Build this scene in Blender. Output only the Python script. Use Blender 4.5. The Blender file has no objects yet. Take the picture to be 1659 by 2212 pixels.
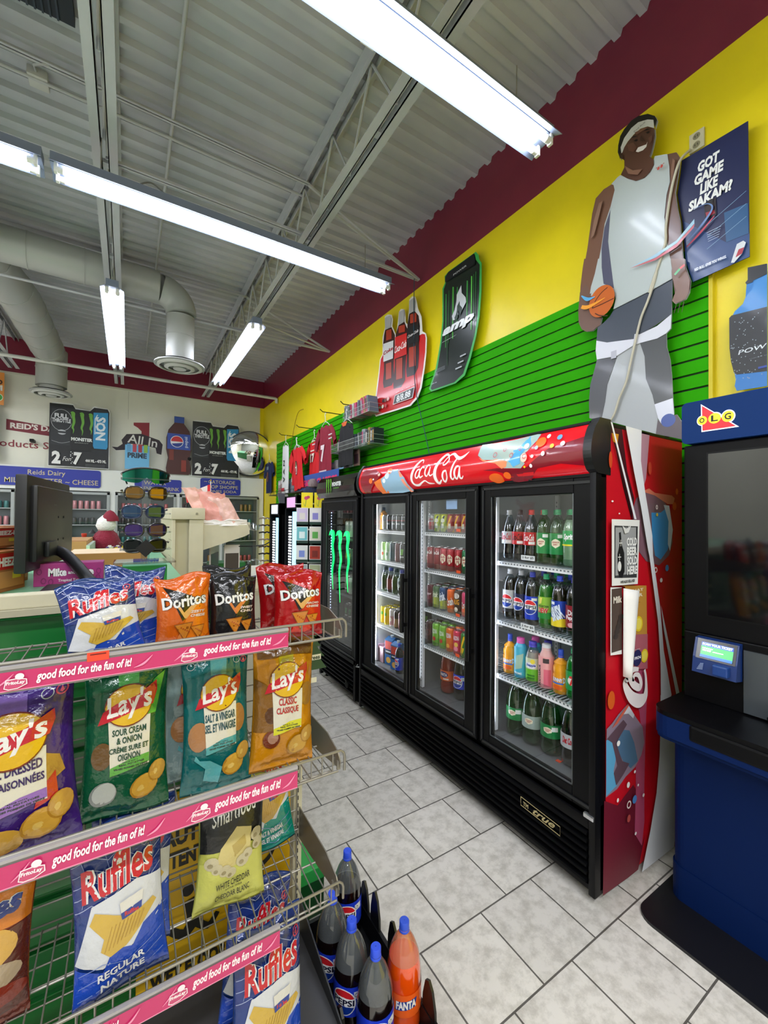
import bpy, bmesh, math, random
from mathutils import Vector, Matrix, geometry
random.seed(7)
SC=bpy.context.scene; COL=SC.collection
PI=math.pi
# ---------------------------------------------------------------- camera
H=1.6
cam_d=bpy.data.cameras.new('camera'); cam=bpy.data.objects.new('camera',cam_d); COL.objects.link(cam)
cam_d.sensor_fit='HORIZONTAL'; cam_d.sensor_width=36.0; cam_d.lens=893.24*36/1659; cam_d.clip_start=.02
YAW,PIT,ROL=0.554779,0.0131084,0.0096918
cy,sy,cp,sp=math.cos(YAW),math.sin(YAW),math.cos(PIT),math.sin(PIT)
F_=Vector((sy*cp,cy*cp,sp)); R_=Vector((cy,-sy,0)); U_=R_.cross(F_)
r2=R_*math.cos(ROL)+U_*math.sin(ROL); u2=U_*math.cos(ROL)-R_*math.sin(ROL)
cam.matrix_world=Matrix(((r2.x,u2.x,-F_.x,0),(r2.y,u2.y,-F_.y,0),(r2.z,u2.z,-F_.z,H),(0,0,0,1)))
SC.camera=cam
# ---------------------------------------------------------------- world, exposure
W=bpy.data.worlds.new('world'); SC.world=W; W.use_nodes=True
W.node_tree.nodes['Background'].inputs[0].default_value=(.80,.82,1,1); W.node_tree.nodes['Background'].inputs[1].default_value=.30
SC.view_settings.view_transform='Standard'; SC.view_settings.look='None'; SC.view_settings.gamma=1; SC.view_settings.exposure=1.28
try: SC.view_settings.use_curve_mapping=False
except Exception: pass
SC.cycles.transparent_max_bounces=40
TUBE=11.0
def area(x,y,z,sx,sy,e,rx=0,col=(.93,.95,1)):
    l=bpy.data.lights.new('shop_lamp','AREA'); l.shape='RECTANGLE'; l.size=sx; l.size_y=sy; l.energy=e; l.color=col
    o=bpy.data.objects.new('shop_lamp',l); COL.objects.link(o); o.location=(x,y,z); o.rotation_euler=(rx,0,0); return o
# light of the shop's other strip fixtures: behind the camera and further left
area(-.6,-1.2,3.7,4.4,.2,62); area(-3.6,3.2,3.7,2.4,.2,45); area(-3.6,1.3,3.7,2.4,.2,45); area(-3.2,6,3.7,.2,2.4,45)
area(.8,-2.9,3.7,4.4,.2,55)
# ---------------------------------------------------------------- helpers
def lin(c):
    if isinstance(c,str):
        c=c.lstrip('#'); c=tuple(int(c[i:i+2],16)/255 for i in (0,2,4))
    return tuple((x/12.92 if x<=.04045 else ((x+.055)/1.055)**2.4) for x in c[:3])+(1,)
MC={}
def mat(c,rough=.5,metal=0,coat=0,emit=0,alpha=1,trans=0,spec=.5,bump=0,bscale=60,var=0):
    key=(c,rough,metal,coat,emit,alpha,trans,spec,bump,bscale,var)
    if key in MC: return MC[key]
    m=bpy.data.materials.new('mat_%s'%str(c).strip('#')); m.use_nodes=True; nt=m.node_tree; b=nt.nodes['Principled BSDF']
    b.inputs['Base Color'].default_value=lin(c); b.inputs['Roughness'].default_value=rough; b.inputs['Metallic'].default_value=metal
    b.inputs['Coat Weight'].default_value=coat; b.inputs['Coat Roughness'].default_value=.08
    b.inputs['Specular IOR Level'].default_value=spec
    if emit: b.inputs['Emission Color'].default_value=lin(c); b.inputs['Emission Strength'].default_value=emit
    if alpha<1: b.inputs['Alpha'].default_value=alpha
    if trans: b.inputs['Transmission Weight'].default_value=trans
    if bump or var:
        tc=nt.nodes.new('ShaderNodeTexCoord'); n=nt.nodes.new('ShaderNodeTexNoise'); n.inputs['Scale'].default_value=bscale; n.inputs['Detail'].default_value=4
        nt.links.new(tc.outputs['Object'],n.inputs['Vector'])
        if bump:
            bp=nt.nodes.new('ShaderNodeBump'); bp.inputs['Strength'].default_value=bump; bp.inputs['Distance'].default_value=.01
            nt.links.new(n.outputs['Fac'],bp.inputs['Height']); nt.links.new(bp.outputs['Normal'],b.inputs['Normal'])
            if coat: nt.links.new(bp.outputs['Normal'],b.inputs['Coat Normal'])
        if var:
            mx=nt.nodes.new('ShaderNodeMixRGB'); mx.blend_type='MULTIPLY'; mx.inputs['Color1'].default_value=lin(c)
            rp=nt.nodes.new('ShaderNodeValToRGB'); rp.color_ramp.elements[0].position=.3; rp.color_ramp.elements[1].position=.7
            rp.color_ramp.elements[0].color=(1-var,)*3+(1,)
            nt.links.new(n.outputs['Fac'],rp.inputs['Fac']); nt.links.new(rp.outputs['Color'],mx.inputs['Color2']); mx.inputs['Fac'].default_value=1
            nt.links.new(mx.outputs['Color'],b.inputs['Base Color'])
    MC[key]=m; return m
def glassmat(name,tint='#ffffff',refl=.12,rough=0.0,haze=0):
    m=bpy.data.materials.new(name); m.use_nodes=True; nt=m.node_tree; nt.nodes.clear()
    o=nt.nodes.new('ShaderNodeOutputMaterial'); t=nt.nodes.new('ShaderNodeBsdfTransparent'); t.inputs[0].default_value=lin(tint)
    g=nt.nodes.new('ShaderNodeBsdfGlossy'); g.inputs['Roughness'].default_value=rough
    lw=nt.nodes.new('ShaderNodeLayerWeight'); lw.inputs['Blend'].default_value=.5
    pw=nt.nodes.new('ShaderNodeMath'); pw.operation='POWER'; pw.inputs[1].default_value=4
    mu=nt.nodes.new('ShaderNodeMath'); mu.operation='MULTIPLY_ADD'; mu.inputs[1].default_value=.8; mu.inputs[2].default_value=refl; mu.use_clamp=True
    mx=nt.nodes.new('ShaderNodeMixShader'); nt.links.new(lw.outputs['Facing'],pw.inputs[0]); nt.links.new(pw.outputs[0],mu.inputs[0]); nt.links.new(mu.outputs[0],mx.inputs[0])
    nt.links.new(t.outputs[0],mx.inputs[1]); nt.links.new(g.outputs[0],mx.inputs[2])
    if haze:
        d=nt.nodes.new('ShaderNodeBsdfDiffuse'); d.inputs[0].default_value=lin(tint); m2=nt.nodes.new('ShaderNodeMixShader'); m2.inputs[0].default_value=haze
        nt.links.new(t.outputs[0],m2.inputs[1]); nt.links.new(d.outputs[0],m2.inputs[2]); nt.links.new(m2.outputs[0],mx.inputs[1])
    nt.links.new(mx.outputs[0],o.inputs[0]); return m
BLACK=mat('#060608',.42,spec=.2); BLACKM=mat('#050506',.55,spec=.2); CHROME=mat('#d8dadc',.2,.9); STEEL=mat('#a5a29a',.35,.7); WIRE=mat('#8d897f',.4,.5)
WHITE=mat('#eceee9',.45); CREAM=mat('#c9c3a9',.45,var=.12,bscale=9); GLASS=glassmat('glass_door',refl=.035); CLEAR=glassmat('clear_acrylic','#eef2f4',.10,.02)
def tag(o,label=None,cat=None,group=None,kind=None):
    if label: o['label']=label
    if cat: o['category']=cat
    if group: o['group']=group
    if kind: o['kind']=kind
    return o
def empty(name,loc=(0,0,0),rz=0,label=None,cat=None,group=None,rot=None):
    o=bpy.data.objects.new(name,None); COL.objects.link(o); o.location=loc; o.rotation_euler=rot or (0,0,rz); o.empty_display_size=.05
    return tag(o,label,cat,group)
class MB:
    def __init__(s): s.v=[];s.f=[];s.m=[];s.ms=[];s.sm=[]
    def mi(s,m):
        if m not in s.ms: s.ms.append(m)
        return s.ms.index(m)
    def add(s,vs,fs,m,smooth=False):
        o=len(s.v); s.v+= [tuple(p) for p in vs]; k=s.mi(m)
        for f in fs: s.f.append([i+o for i in f]); s.m.append(k); s.sm.append(smooth)
        return s
    def box(s,x0,x1,y0,y1,z0,z1,m,c=0):
        if x0>x1:x0,x1=x1,x0
        if y0>y1:y0,y1=y1,y0
        if z0>z1:z0,z1=z1,z0
        if c>0:
            c=min(c,(x1-x0)*.45,(y1-y0)*.45,(z1-z0)*.45)
            bm=bmesh.new(); bmesh.ops.create_cube(bm,size=1)
            for v in bm.verts: v.co=Vector(((x0+x1)/2+v.co.x*(x1-x0),(y0+y1)/2+v.co.y*(y1-y0),(z0+z1)/2+v.co.z*(z1-z0)))
            bmesh.ops.bevel(bm,geom=bm.edges[:],offset=c,segments=2,affect='EDGES',profile=.6)
            bm.verts.ensure_lookup_table(); s.add([v.co[:] for v in bm.verts],[[v.index for v in f.verts] for f in bm.faces],m); bm.free(); return s
        vs=[(x,y,z) for x in(x0,x1) for y in(y0,y1) for z in(z0,z1)]
        return s.add(vs,[(0,1,3,2),(4,6,7,5),(0,4,5,1),(2,3,7,6),(0,2,6,4),(1,5,7,3)],m)
    def tube(s,pts,r,m,n=8,cap=True,closed=False):
        pts=[Vector(p) for p in pts]; N=len(pts); rings=[]
        prev=None
        for i,p in enumerate(pts):
            a=pts[max(i-1,0)] if not closed else pts[i-1]; b=pts[min(i+1,N-1)] if not closed else pts[(i+1)%N]
            t=(b-a).normalized() if (b-a).length>1e-9 else Vector((0,0,1))
            if prev is None: u=t.orthogonal().normalized()
            else:
                u=prev-t*prev.dot(t); u=u.normalized() if u.length>1e-6 else t.orthogonal().normalized()
            prev=u; w=t.cross(u); rr=r[i] if isinstance(r,(list,tuple)) else r
            rings.append([p+(u*math.cos(2*PI*k/n)+w*math.sin(2*PI*k/n))*rr for k in range(n)])
        vs=[q for R in rings for q in R]; fs=[]
        for i in range(N if closed else N-1):
            j=(i+1)%N
            for k in range(n): fs.append((i*n+k,i*n+(k+1)%n,j*n+(k+1)%n,j*n+k))
        if cap and not closed: fs+= [tuple(range(n))[::-1],tuple((N-1)*n+k for k in range(n))]
        return s.add(vs,fs,m,n>5)
    def lathe(s,prof,m,n=24,at=(0,0,0),axis='z',smooth=True,caps=True):
        vs=[];fs=[]
        for r,z in prof:
            for k in range(n):
                a=2*PI*k/n; p=(r*math.cos(a),r*math.sin(a),z)
                if axis=='y': p=(p[0],p[2],p[1])
                if axis=='x': p=(p[2],p[0],p[1])
                vs.append((p[0]+at[0],p[1]+at[1],p[2]+at[2]))
        for i in range(len(prof)-1):
            for k in range(n): fs.append((i*n+k,i*n+(k+1)%n,(i+1)*n+(k+1)%n,(i+1)*n+k))
        if caps: fs+= [tuple(range(n))[::-1],tuple((len(prof)-1)*n+k for k in range(n))]
        return s.add(vs,fs,m,smooth)
    def prism(s,poly,m,ax,a,b,side=None):
        """poly of 2D points extruded along axis ax from a to b"""
        def P(u,v,w): return {'x':(w,u,v),'y':(u,w,v),'z':(u,v,w)}[ax]
        n=len(poly); tri=geometry.tessellate_polygon([[Vector((p[0],p[1],0)) for p in poly]])
        vs=[P(p[0],p[1],a) for p in poly]+[P(p[0],p[1],b) for p in poly]
        s.add(vs,[tuple(t) for t in tri]+[tuple(i+n for i in t)[::-1] for t in tri],m)
        return s.add(vs,[(i,(i+1)%n,n+(i+1)%n,n+i) for i in range(n)],side or m)
    def mesh(s,name):
        me=bpy.data.meshes.new(name); me.from_pydata(s.v,[],s.f)
        for m in s.ms: me.materials.append(m)
        me.polygons.foreach_set('material_index',s.m); me.polygons.foreach_set('use_smooth',s.sm); me.update()
        if any(s.sm):
            try: me.set_sharp_from_angle(angle=math.radians(50))
            except Exception: pass
        return me
    def build(s,name,parent=None,loc=None,rz=0,label=None,cat=None,group=None,kind=None):
        o=bpy.data.objects.new(name,s.mesh(name)); COL.objects.link(o)
        if parent: o.parent=parent
        if loc is not None: o.location=loc
        if rz: o.rotation_euler=(0,0,rz)
        return tag(o,label,cat,group,kind)
TXT={}
def textgeo(s,bold=0,shear=0,spacing=1):
    k=(s,bold,shear,spacing)
    if k in TXT: return TXT[k]
    c=bpy.data.curves.new('t','FONT'); c.body=s; c.size=1; c.shear=shear; c.offset=bold; c.resolution_u=2; c.space_character=spacing; c.fill_mode='BOTH' if hasattr(c,'fill_mode') and c.dimensions=='2D' else c.fill_mode
    o=bpy.data.objects.new('t',c); COL.objects.link(o); bpy.context.view_layer.update()
    me=bpy.data.meshes.new_from_object(o.evaluated_get(bpy.context.evaluated_depsgraph_get()))
    vs=[(v.co.x,v.co.y) for v in me.vertices]; fs=[tuple(p.vertices) for p in me.polygons]
    bpy.data.objects.remove(o); bpy.data.curves.remove(c); bpy.data.meshes.remove(me)
    if not vs: vs=[(0,0)]
    x0=min(v[0] for v in vs);x1=max(v[0] for v in vs);y0=min(v[1] for v in vs);y1=max(v[1] for v in vs)
    vs=[((v[0]-x0)/max(x1-x0,1e-6),(v[1]-y0)/max(y1-y0,1e-6)) for v in vs]
    TXT[k]=(vs,fs,(x1-x0)/max(y1-y0,1e-6)); return TXT[k]
def smoothpts(p,n=6):
    out=[]; N=len(p)
    for i in range(N-1):
        a,b,c,d=p[max(i-1,0)],p[i],p[i+1],p[min(i+2,N-1)]
        for k in range(n):
            t=k/n; out.append(tuple(.5*((2*b[j])+(-a[j]+c[j])*t+(2*a[j]-5*b[j]+4*c[j]-d[j])*t*t+(-a[j]+3*b[j]-3*c[j]+d[j])*t**3) for j in range(len(b))))
    out.append(tuple(p[-1])); return out
def dimc(c,k):
    if k==1: return c
    c=c.lstrip('#'); return '#'+''.join('%02x'%int(int(c[i:i+2],16)*k) for i in (0,2,4))
class Art:
    """flat printed artwork in (u,v); every shape a thin layer over the one before it"""
    def __init__(s,rough=.4,coat=0,emit=0,bump=0,bscale=30,dim=1): s.dim=dim; s.L=[]; s.kw=dict(rough=rough,coat=coat,emit=emit); s.bp=(bump,bscale)
    def raw(s,vs,fs,c): s.L.append((list(vs),list(fs),c)); return s
    def poly(s,p,c):
        p=[(q[0],q[1]) for q in p]
        return s.raw(p,geometry.tessellate_polygon([[Vector((q[0],q[1],0)) for q in p]]),c)
    def rect(s,x0,y0,x1,y1,c): return s.raw([(x0,y0),(x1,y0),(x1,y1),(x0,y1)],[(0,1,2,3)],c)
    def ell(s,x,y,rx,ry,c,n=20,rot=0):
        vs=[]
        for k in range(n):
            a=2*PI*k/n; ex,ey=rx*math.cos(a),ry*math.sin(a); vs.append((x+ex*math.cos(rot)-ey*math.sin(rot),y+ex*math.sin(rot)+ey*math.cos(rot)))
        return s.raw(vs,[tuple(range(n))],c)
    def ring(s,x,y,rx,ry,w,c,n=20):
        vs=[(x+(rx-o)*math.cos(2*PI*k/n),y+(ry-o)*math.sin(2*PI*k/n)) for o in (0,w) for k in range(n)]
        return s.raw(vs,[(k,(k+1)%n,n+(k+1)%n,n+k) for k in range(n)],c)
    def stroke(s,p,c,ws=1,w=None,n=6):
        p=[tuple(q) if len(q)>2 else (q[0],q[1],w) for q in p]
        if n>1: p=smoothpts(p,n)
        vs=[];N=len(p)
        for i,q in enumerate(p):
            a=p[max(i-1,0)];b=p[min(i+1,N-1)];dx,dy=b[0]-a[0],b[1]-a[1];l=math.hypot(dx,dy) or 1;h=q[2]*ws/2
            vs+= [(q[0]-dy/l*h,q[1]+dx/l*h),(q[0]+dy/l*h,q[1]-dx/l*h)]
        return s.raw(vs,[(2*i,2*i+1,2*i+3,2*i+2) for i in range(N-1)],c)
    def text(s,t,x0,y0,x1,y1,c,bold=0.02,shear=0,rot=0,spacing=1,outline=None,ow=.03):
        """text fitted into the box from (x0,y0) to (x1,y1); rot in degrees about the box centre"""
        if outline: s.text(t,x0,y0,x1,y1,outline,bold+ow,shear,rot,spacing)
        vs,fs,ar=textgeo(t,bold,shear,spacing); cx,cy=(x0+x1)/2,(y0+y1)/2; r=math.radians(rot)
        out=[]
        sgn=1 if x1>x0 else -1
        for a,b in vs:
            if rot in (90,-90): W_,H_=abs(y1-y0),abs(x1-x0)
            else: W_,H_=abs(x1-x0),abs(y1-y0)
            X,Y=(a-.5)*W_,(b-.5)*H_; X,Y=X*math.cos(r)-Y*math.sin(r),X*math.sin(r)+Y*math.cos(r); out.append((cx+sgn*X,cy+Y))
        return s.raw(out,fs,c)
    def mesh(s,name,fn,off=.0004,step=0,base=1):
        mb=MB(); cols={}
        for i,(vs,fs,c) in enumerate(s.L):
            m=c if not isinstance(c,(str,tuple)) else mat(dimc(c,s.dim),s.kw['rough'],0,s.kw['coat'],s.kw['emit'],bump=s.bp[0],bscale=s.bp[1])
            if step:
                bm=bmesh.new(); bv=[bm.verts.new((v[0],v[1],0)) for v in vs]
                for f in fs:
                    try: bm.faces.new([bv[k] for k in f])
                    except Exception: pass
                for ax in (0,1):
                    lo=min(v[ax] for v in vs);hi=max(v[ax] for v in vs); k=math.floor(lo/step)+1
                    while k*step<hi:
                        no=Vector((1,0,0)) if ax==0 else Vector((0,1,0)); bmesh.ops.bisect_plane(bm,geom=bm.verts[:]+bm.edges[:]+bm.faces[:],plane_co=no*(k*step),plane_no=no); k+=1
                bm.verts.ensure_lookup_table(); bm.verts.index_update()
                vs=[(v.co.x,v.co.y) for v in bm.verts]; fs=[[v.index for v in f.verts] for f in bm.faces]; bm.free()
            mb.add([fn(v[0],v[1],off*(i+base)) for v in vs],fs,m,bool(step))
        me=mb.mesh(name); return me
    def build(s,name,fn,parent=None,off=.0004,step=0,label=None,base=1):
        o=bpy.data.objects.new(name,s.mesh(name,fn,off,step,base)); COL.objects.link(o)
        if parent: o.parent=parent
        if label: o['label']=label
        return o
def onX(X): return lambda u,v,o:(X-o,u,v)      # faces -X ; u = Y
def onYm(Y): return lambda u,v,o:(u,Y-o,v)     # faces -Y ; u = X
def place(parts,loc,rz=0,label=None,cat=None,group=None,rot=None,scale=1):
    """parts: list of (name, mesh, parent index or -1); first is the thing itself"""
    out=[]
    for nm,me,pi in parts:
        o=bpy.data.objects.new(nm,me); COL.objects.link(o)
        if pi>=0: o.parent=out[pi]
        out.append(o)
    out[0].location=loc; out[0].rotation_euler=rot or (0,0,rz)
    if scale!=1: out[0].scale=(scale,)*3
    tag(out[0],label,cat,group); return out[0]
TR={'hair':[[1.321,3.717],[1.335,3.769],[1.333,3.809],[1.321,3.856],[1.298,3.879],[1.258,3.896],[1.22,3.891],[1.17,3.862],[1.134,3.82],[1.123,3.788],[1.134,3.755],[1.14,3.792],[1.195,3.844],[1.258,3.834],[1.298,3.803],[1.314,3.747]],
'band':[[1.314,3.747],[1.318,3.784],[1.298,3.824],[1.258,3.851],[1.22,3.854],[1.17,3.829],[1.14,3.802],[1.136,3.753],[1.17,3.79],[1.207,3.807],[1.245,3.803],[1.278,3.788],[1.298,3.769],[1.308,3.748]],
'face':[[1.308,3.748],[1.298,3.769],[1.278,3.788],[1.245,3.803],[1.207,3.807],[1.17,3.79],[1.136,3.753],[1.134,3.709],[1.14,3.675],[1.152,3.631],[1.161,3.615],[1.14,3.583],[1.138,3.55],[1.158,3.524],[1.188,3.513],[1.232,3.526],[1.277,3.571],[1.317,3.622],[1.297,3.651],[1.297,3.692],[1.314,3.719],[1.321,3.745]],
'smile':[[1.232,3.695],[1.22,3.709],[1.195,3.7],[1.176,3.693],[1.17,3.704],[1.176,3.679],[1.194,3.673],[1.22,3.682]],
'eye1':[[1.245,3.766],[1.229,3.764],[1.22,3.753],[1.229,3.749]],
'eye2':[[1.179,3.761],[1.164,3.758],[1.157,3.747],[1.167,3.745]],
'shirt':[[1.321,3.625],[1.277,3.571],[1.232,3.526],[1.188,3.513],[1.158,3.524],[1.138,3.55],[1.14,3.586],[1.134,3.598],[1.073,3.564],[1.063,3.489],[1.06,3.404],[1.076,3.345],[1.087,3.232],[1.075,3.104],[1.059,2.994],[1.05,2.933],[1.056,2.876],[1.27,2.887],[1.371,2.933],[1.503,2.992],[1.454,3.175],[1.436,3.26],[1.415,3.391],[1.379,3.476],[1.355,3.559],[1.362,3.595],[1.376,3.608],[1.338,3.624]],
'armL':[[1.376,3.608],[1.362,3.595],[1.355,3.559],[1.379,3.476],[1.415,3.391],[1.436,3.26],[1.454,3.175],[1.473,3.112],[1.503,2.992],[1.573,3.024],[1.57,3.1],[1.527,3.31],[1.497,3.507],[1.474,3.588],[1.423,3.611]],
'armR':[[1.073,3.564],[1.031,3.543],[1.015,3.503],[1.018,3.456],[1.037,3.332],[1.026,3.237],[1.014,3.168],[1.007,3.053],[1.001,2.97],[0.988,2.908],[0.967,2.83],[0.97,2.789],[0.988,2.759],[1.036,2.781],[1.047,2.876],[1.05,2.933],[1.059,2.994],[1.075,3.104],[1.087,3.232],[1.076,3.345],[1.06,3.404],[1.063,3.489]],
'sideL':[[1.379,3.455],[1.415,3.369],[1.433,3.25],[1.432,3.135],[1.42,3.028],[1.357,2.971],[1.375,3.12],[1.393,3.271]],
'poster':[[1.018,3.502],[0.743,3.489],[0.738,2.84],[0.967,2.83],[0.988,2.908],[1.001,2.97],[1.014,3.168],[1.037,3.332],[1.023,3.435]],
'court':[[0.835,3.108],[0.743,3.097],[0.741,2.952],[0.827,2.957]],
'court2':[[1.007,3.17],[0.825,2.956],[0.738,2.95],[0.738,2.84],[0.967,2.83],[0.999,2.956]],
'swoosh1':[[1.257,3.038],[1.133,3.04],[1.02,3.06],[0.941,3.124],[0.941,3.1],[1.02,3.045],[1.121,3.024]],
'swoosh2':[[1.257,3.032],[1.121,3.021],[1.02,3.042],[0.939,3.098],[0.944,3.08],[1.02,3.023],[1.121,3.008]],
'thumb':[[0.916,3.204],[0.867,3.204],[0.864,3.114],[0.912,3.118]],
'can':[[0.782,2.92],[0.758,2.923],[0.748,2.909],[0.762,2.864],[0.793,2.836],[0.805,2.842]],
'can2':[[0.775,2.891],[0.754,2.89],[0.762,2.864],[0.787,2.858]],
't_GOT':[[0.939,3.405],[0.848,3.432]],
't_GAME':[[0.958,3.358],[0.829,3.337]],
't_LIKE':[[0.934,3.308],[0.853,3.302]],
't_SIAKAM':[[0.991,3.258],[0.795,3.227]],
'nose':[[1.201,3.762],[1.188,3.732],[1.179,3.715],[1.195,3.722],[1.207,3.736],[1.21,3.752]],
'ear':[[1.325,3.754],[1.304,3.736],[1.297,3.706],[1.307,3.703],[1.319,3.722]],
'brow1':[[1.255,3.787],[1.239,3.788],[1.22,3.771],[1.239,3.779]],
'brow2':[[1.187,3.776],[1.17,3.774],[1.153,3.757],[1.17,3.765]],
'cheek':[[1.278,3.767],[1.245,3.756],[1.226,3.714],[1.245,3.701],[1.271,3.728]],
'cheek2':[[1.164,3.719],[1.146,3.718],[1.143,3.69],[1.158,3.682]],
'neckh':[[1.291,3.653],[1.245,3.593],[1.194,3.564],[1.219,3.548],[1.271,3.591]],
'fore':[[1.239,3.808],[1.195,3.797],[1.164,3.778],[1.195,3.782],[1.226,3.785]],
'armh':[[1.444,3.532],[1.422,3.532],[1.444,3.445],[1.474,3.353],[1.496,3.344],[1.474,3.448]],
'armh2':[[1.042,3.511],[1.031,3.491],[1.037,3.432],[1.048,3.389],[1.05,3.442]],
'tband':[[1.239,3.817],[1.179,3.808]],
'logo':[[1.119,3.513],[1.079,3.5]],
'handL':[[1.576,3.048],[1.587,2.935],[1.584,2.858],[1.563,2.807],[1.535,2.781],[1.491,2.769],[1.464,2.782],[1.443,2.786],[1.433,2.829],[1.483,2.901],[1.5,2.929],[1.505,3.016],[1.536,3.083]],
'wristL':[[1.548,3.25],[1.455,3.2],[1.476,3.117],[1.5,3.05],[1.505,3.006],[1.505,2.932],[1.578,2.963],[1.573,3.085],[1.559,3.191]],
'handR':[[1.058,2.99],[0.992,2.955],[0.988,2.901],[0.968,2.829],[0.972,2.771],[0.988,2.743],[1.015,2.74],[1.037,2.74],[1.05,2.762],[1.031,2.807],[1.05,2.883]],
'shorts':[[1.361,2.847],[1.141,2.865],[1.05,2.878],[1.054,2.755],[1.055,2.693],[1.201,2.644],[1.246,2.63],[1.401,2.665],[1.467,2.7],[1.461,2.778],[1.422,2.794],[1.386,2.815]],
'hem':[[1.467,2.7],[1.401,2.665],[1.246,2.63],[1.242,2.657],[1.215,2.645],[1.124,2.657],[1.055,2.693],[1.058,2.618],[1.08,2.599],[1.124,2.588],[1.214,2.595],[1.255,2.592],[1.341,2.565],[1.464,2.582],[1.472,2.637]],
'legL':[[1.466,2.583],[1.341,2.563],[1.36,2.524],[1.385,2.457],[1.4,2.41],[1.413,2.312],[1.436,2.208],[1.514,2.231],[1.517,2.337],[1.509,2.44],[1.485,2.516]],
'legR':[[1.214,2.595],[1.08,2.599],[1.078,2.526],[1.062,2.454],[1.054,2.362],[1.049,2.245],[1.138,2.232],[1.149,2.287],[1.183,2.385],[1.19,2.513]],
'gap':[[1.341,2.565],[1.255,2.592],[1.214,2.595],[1.19,2.513],[1.183,2.385],[1.149,2.287],[1.138,2.232],[1.123,2.153],[1.127,2.067],[1.436,2.208],[1.413,2.312],[1.4,2.41]],
'sock':[[1.138,2.232],[1.049,2.245],[1.043,2.159],[1.074,2.103],[1.102,2.113],[1.121,2.153]],
'shoe':[[1.121,2.146],[1.098,2.112],[1.078,2.104],[1.07,2.151],[1.03,2.154],[0.994,2.088],[0.994,2.015],[1.131,2.068]],
'shirt2':[[1.455,3.2],[1.056,2.989],[1.052,2.933],[1.05,2.878],[1.141,2.865],[1.361,2.847],[1.347,2.903],[1.354,2.946],[1.387,2.989],[1.428,3.016],[1.486,3.007],[1.508,3.007],[1.5,3.05],[1.476,3.117]],
'sideL2':[[1.434,3.189],[1.362,3.151],[1.352,3.045],[1.357,2.978],[1.428,3.016]],
'ballc':[[1.425,2.92]],
'ballr':[[1.505,2.955],[1.425,3.013]],
'ballseam':[[1.387,2.987],[1.428,2.97],[1.465,2.935],[1.483,2.901]],
'ballseam2':[[1.483,2.901],[1.422,2.901],[1.349,2.904]],
'ballseam3':[[1.464,2.862],[1.433,2.836],[1.386,2.815]],
'cord':[[1.107,3.062],[1.107,3.016],[1.124,2.951],[1.141,2.881],[1.171,2.801],[1.201,2.734],[1.224,2.648],[1.235,2.6],[1.26,2.493],[1.283,2.393],[1.321,2.31],[1.35,2.223],[1.38,2.179]],
'cordtop':[[0.999,3.547],[1.012,3.477],[1.048,3.364],[1.076,3.18],[1.081,3.076],[1.133,2.93],[1.16,2.852]],
'outlet':[[1.003,3.643],[0.936,3.644],[0.933,3.545],[0.996,3.539]],
'amp':[[2.883,3.85],[2.536,3.842],[2.506,3.8],[2.498,3.758],[2.47,3.713],[2.47,3.482],[2.489,3.275],[2.529,3.118],[2.591,2.957],[2.661,2.832],[2.78,2.795],[3.124,2.809],[3.159,2.846],[3.111,2.919],[3.059,3.015],[2.996,3.23],[2.966,3.428],[2.969,3.731],[2.932,3.771],[2.939,3.833]],
'ampin':[[2.876,3.833],[2.551,3.832],[2.535,3.774],[2.488,3.707],[2.491,3.492],[2.509,3.283],[2.548,3.132],[2.613,2.972],[2.68,2.854],[2.792,2.81],[3.11,2.823],[3.131,2.843],[3.091,2.914],[3.032,3.007],[2.976,3.224],[2.947,3.421],[2.95,3.718],[2.919,3.757],[2.92,3.815]],
'amptop':[[2.883,3.838],[2.551,3.832],[2.535,3.774],[2.535,3.732],[2.925,3.768],[2.92,3.815]],
'flame':[[2.703,3.634],[2.696,3.564],[2.645,3.502],[2.639,3.46],[2.667,3.433],[2.706,3.395],[2.718,3.471],[2.73,3.5],[2.747,3.452],[2.74,3.394],[2.775,3.36],[2.81,3.37],[2.823,3.412],[2.788,3.453],[2.765,3.515],[2.76,3.577]],
'st0':[[2.924,3.66],[2.905,3.651],[2.909,3.159],[2.923,3.164]],
'st1':[[2.826,3.68],[2.808,3.671],[2.812,3.206],[2.825,3.211]],
'st2':[[2.766,3.652],[2.755,3.646],[2.76,3.266],[2.767,3.269]],
'st3':[[2.641,3.647],[2.625,3.639],[2.63,3.294],[2.642,3.299]],
'st4':[[2.587,3.659],[2.571,3.651],[2.575,3.196],[2.587,3.2]],
'st5':[[2.534,3.671],[2.523,3.666],[2.528,3.253],[2.534,3.255]],
'st6':[[2.874,3.67],[2.862,3.664],[2.866,3.185],[2.874,3.187]],
'st7':[[2.889,3.316],[2.876,3.311],[2.883,2.986],[2.89,2.988]],
'st8':[[2.555,3.659],[2.549,3.655],[2.552,3.111],[2.554,3.112]],
'tAMP':[[2.951,3.248],[2.541,3.334]],
'tEN':[[2.957,3.221],[2.756,3.217]],
'tPOW':[[2.809,3.769],[2.637,3.785]],
'tml':[[3.1,2.869],[3.024,2.878]],
'ta':[[2.707,3.003],[2.635,3.018]],
'tb':[[2.736,2.953],[2.662,2.969]],
'tc':[[2.764,2.91],[2.684,2.921]],
'td':[[3.051,2.962],[2.906,2.96]],
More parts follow.
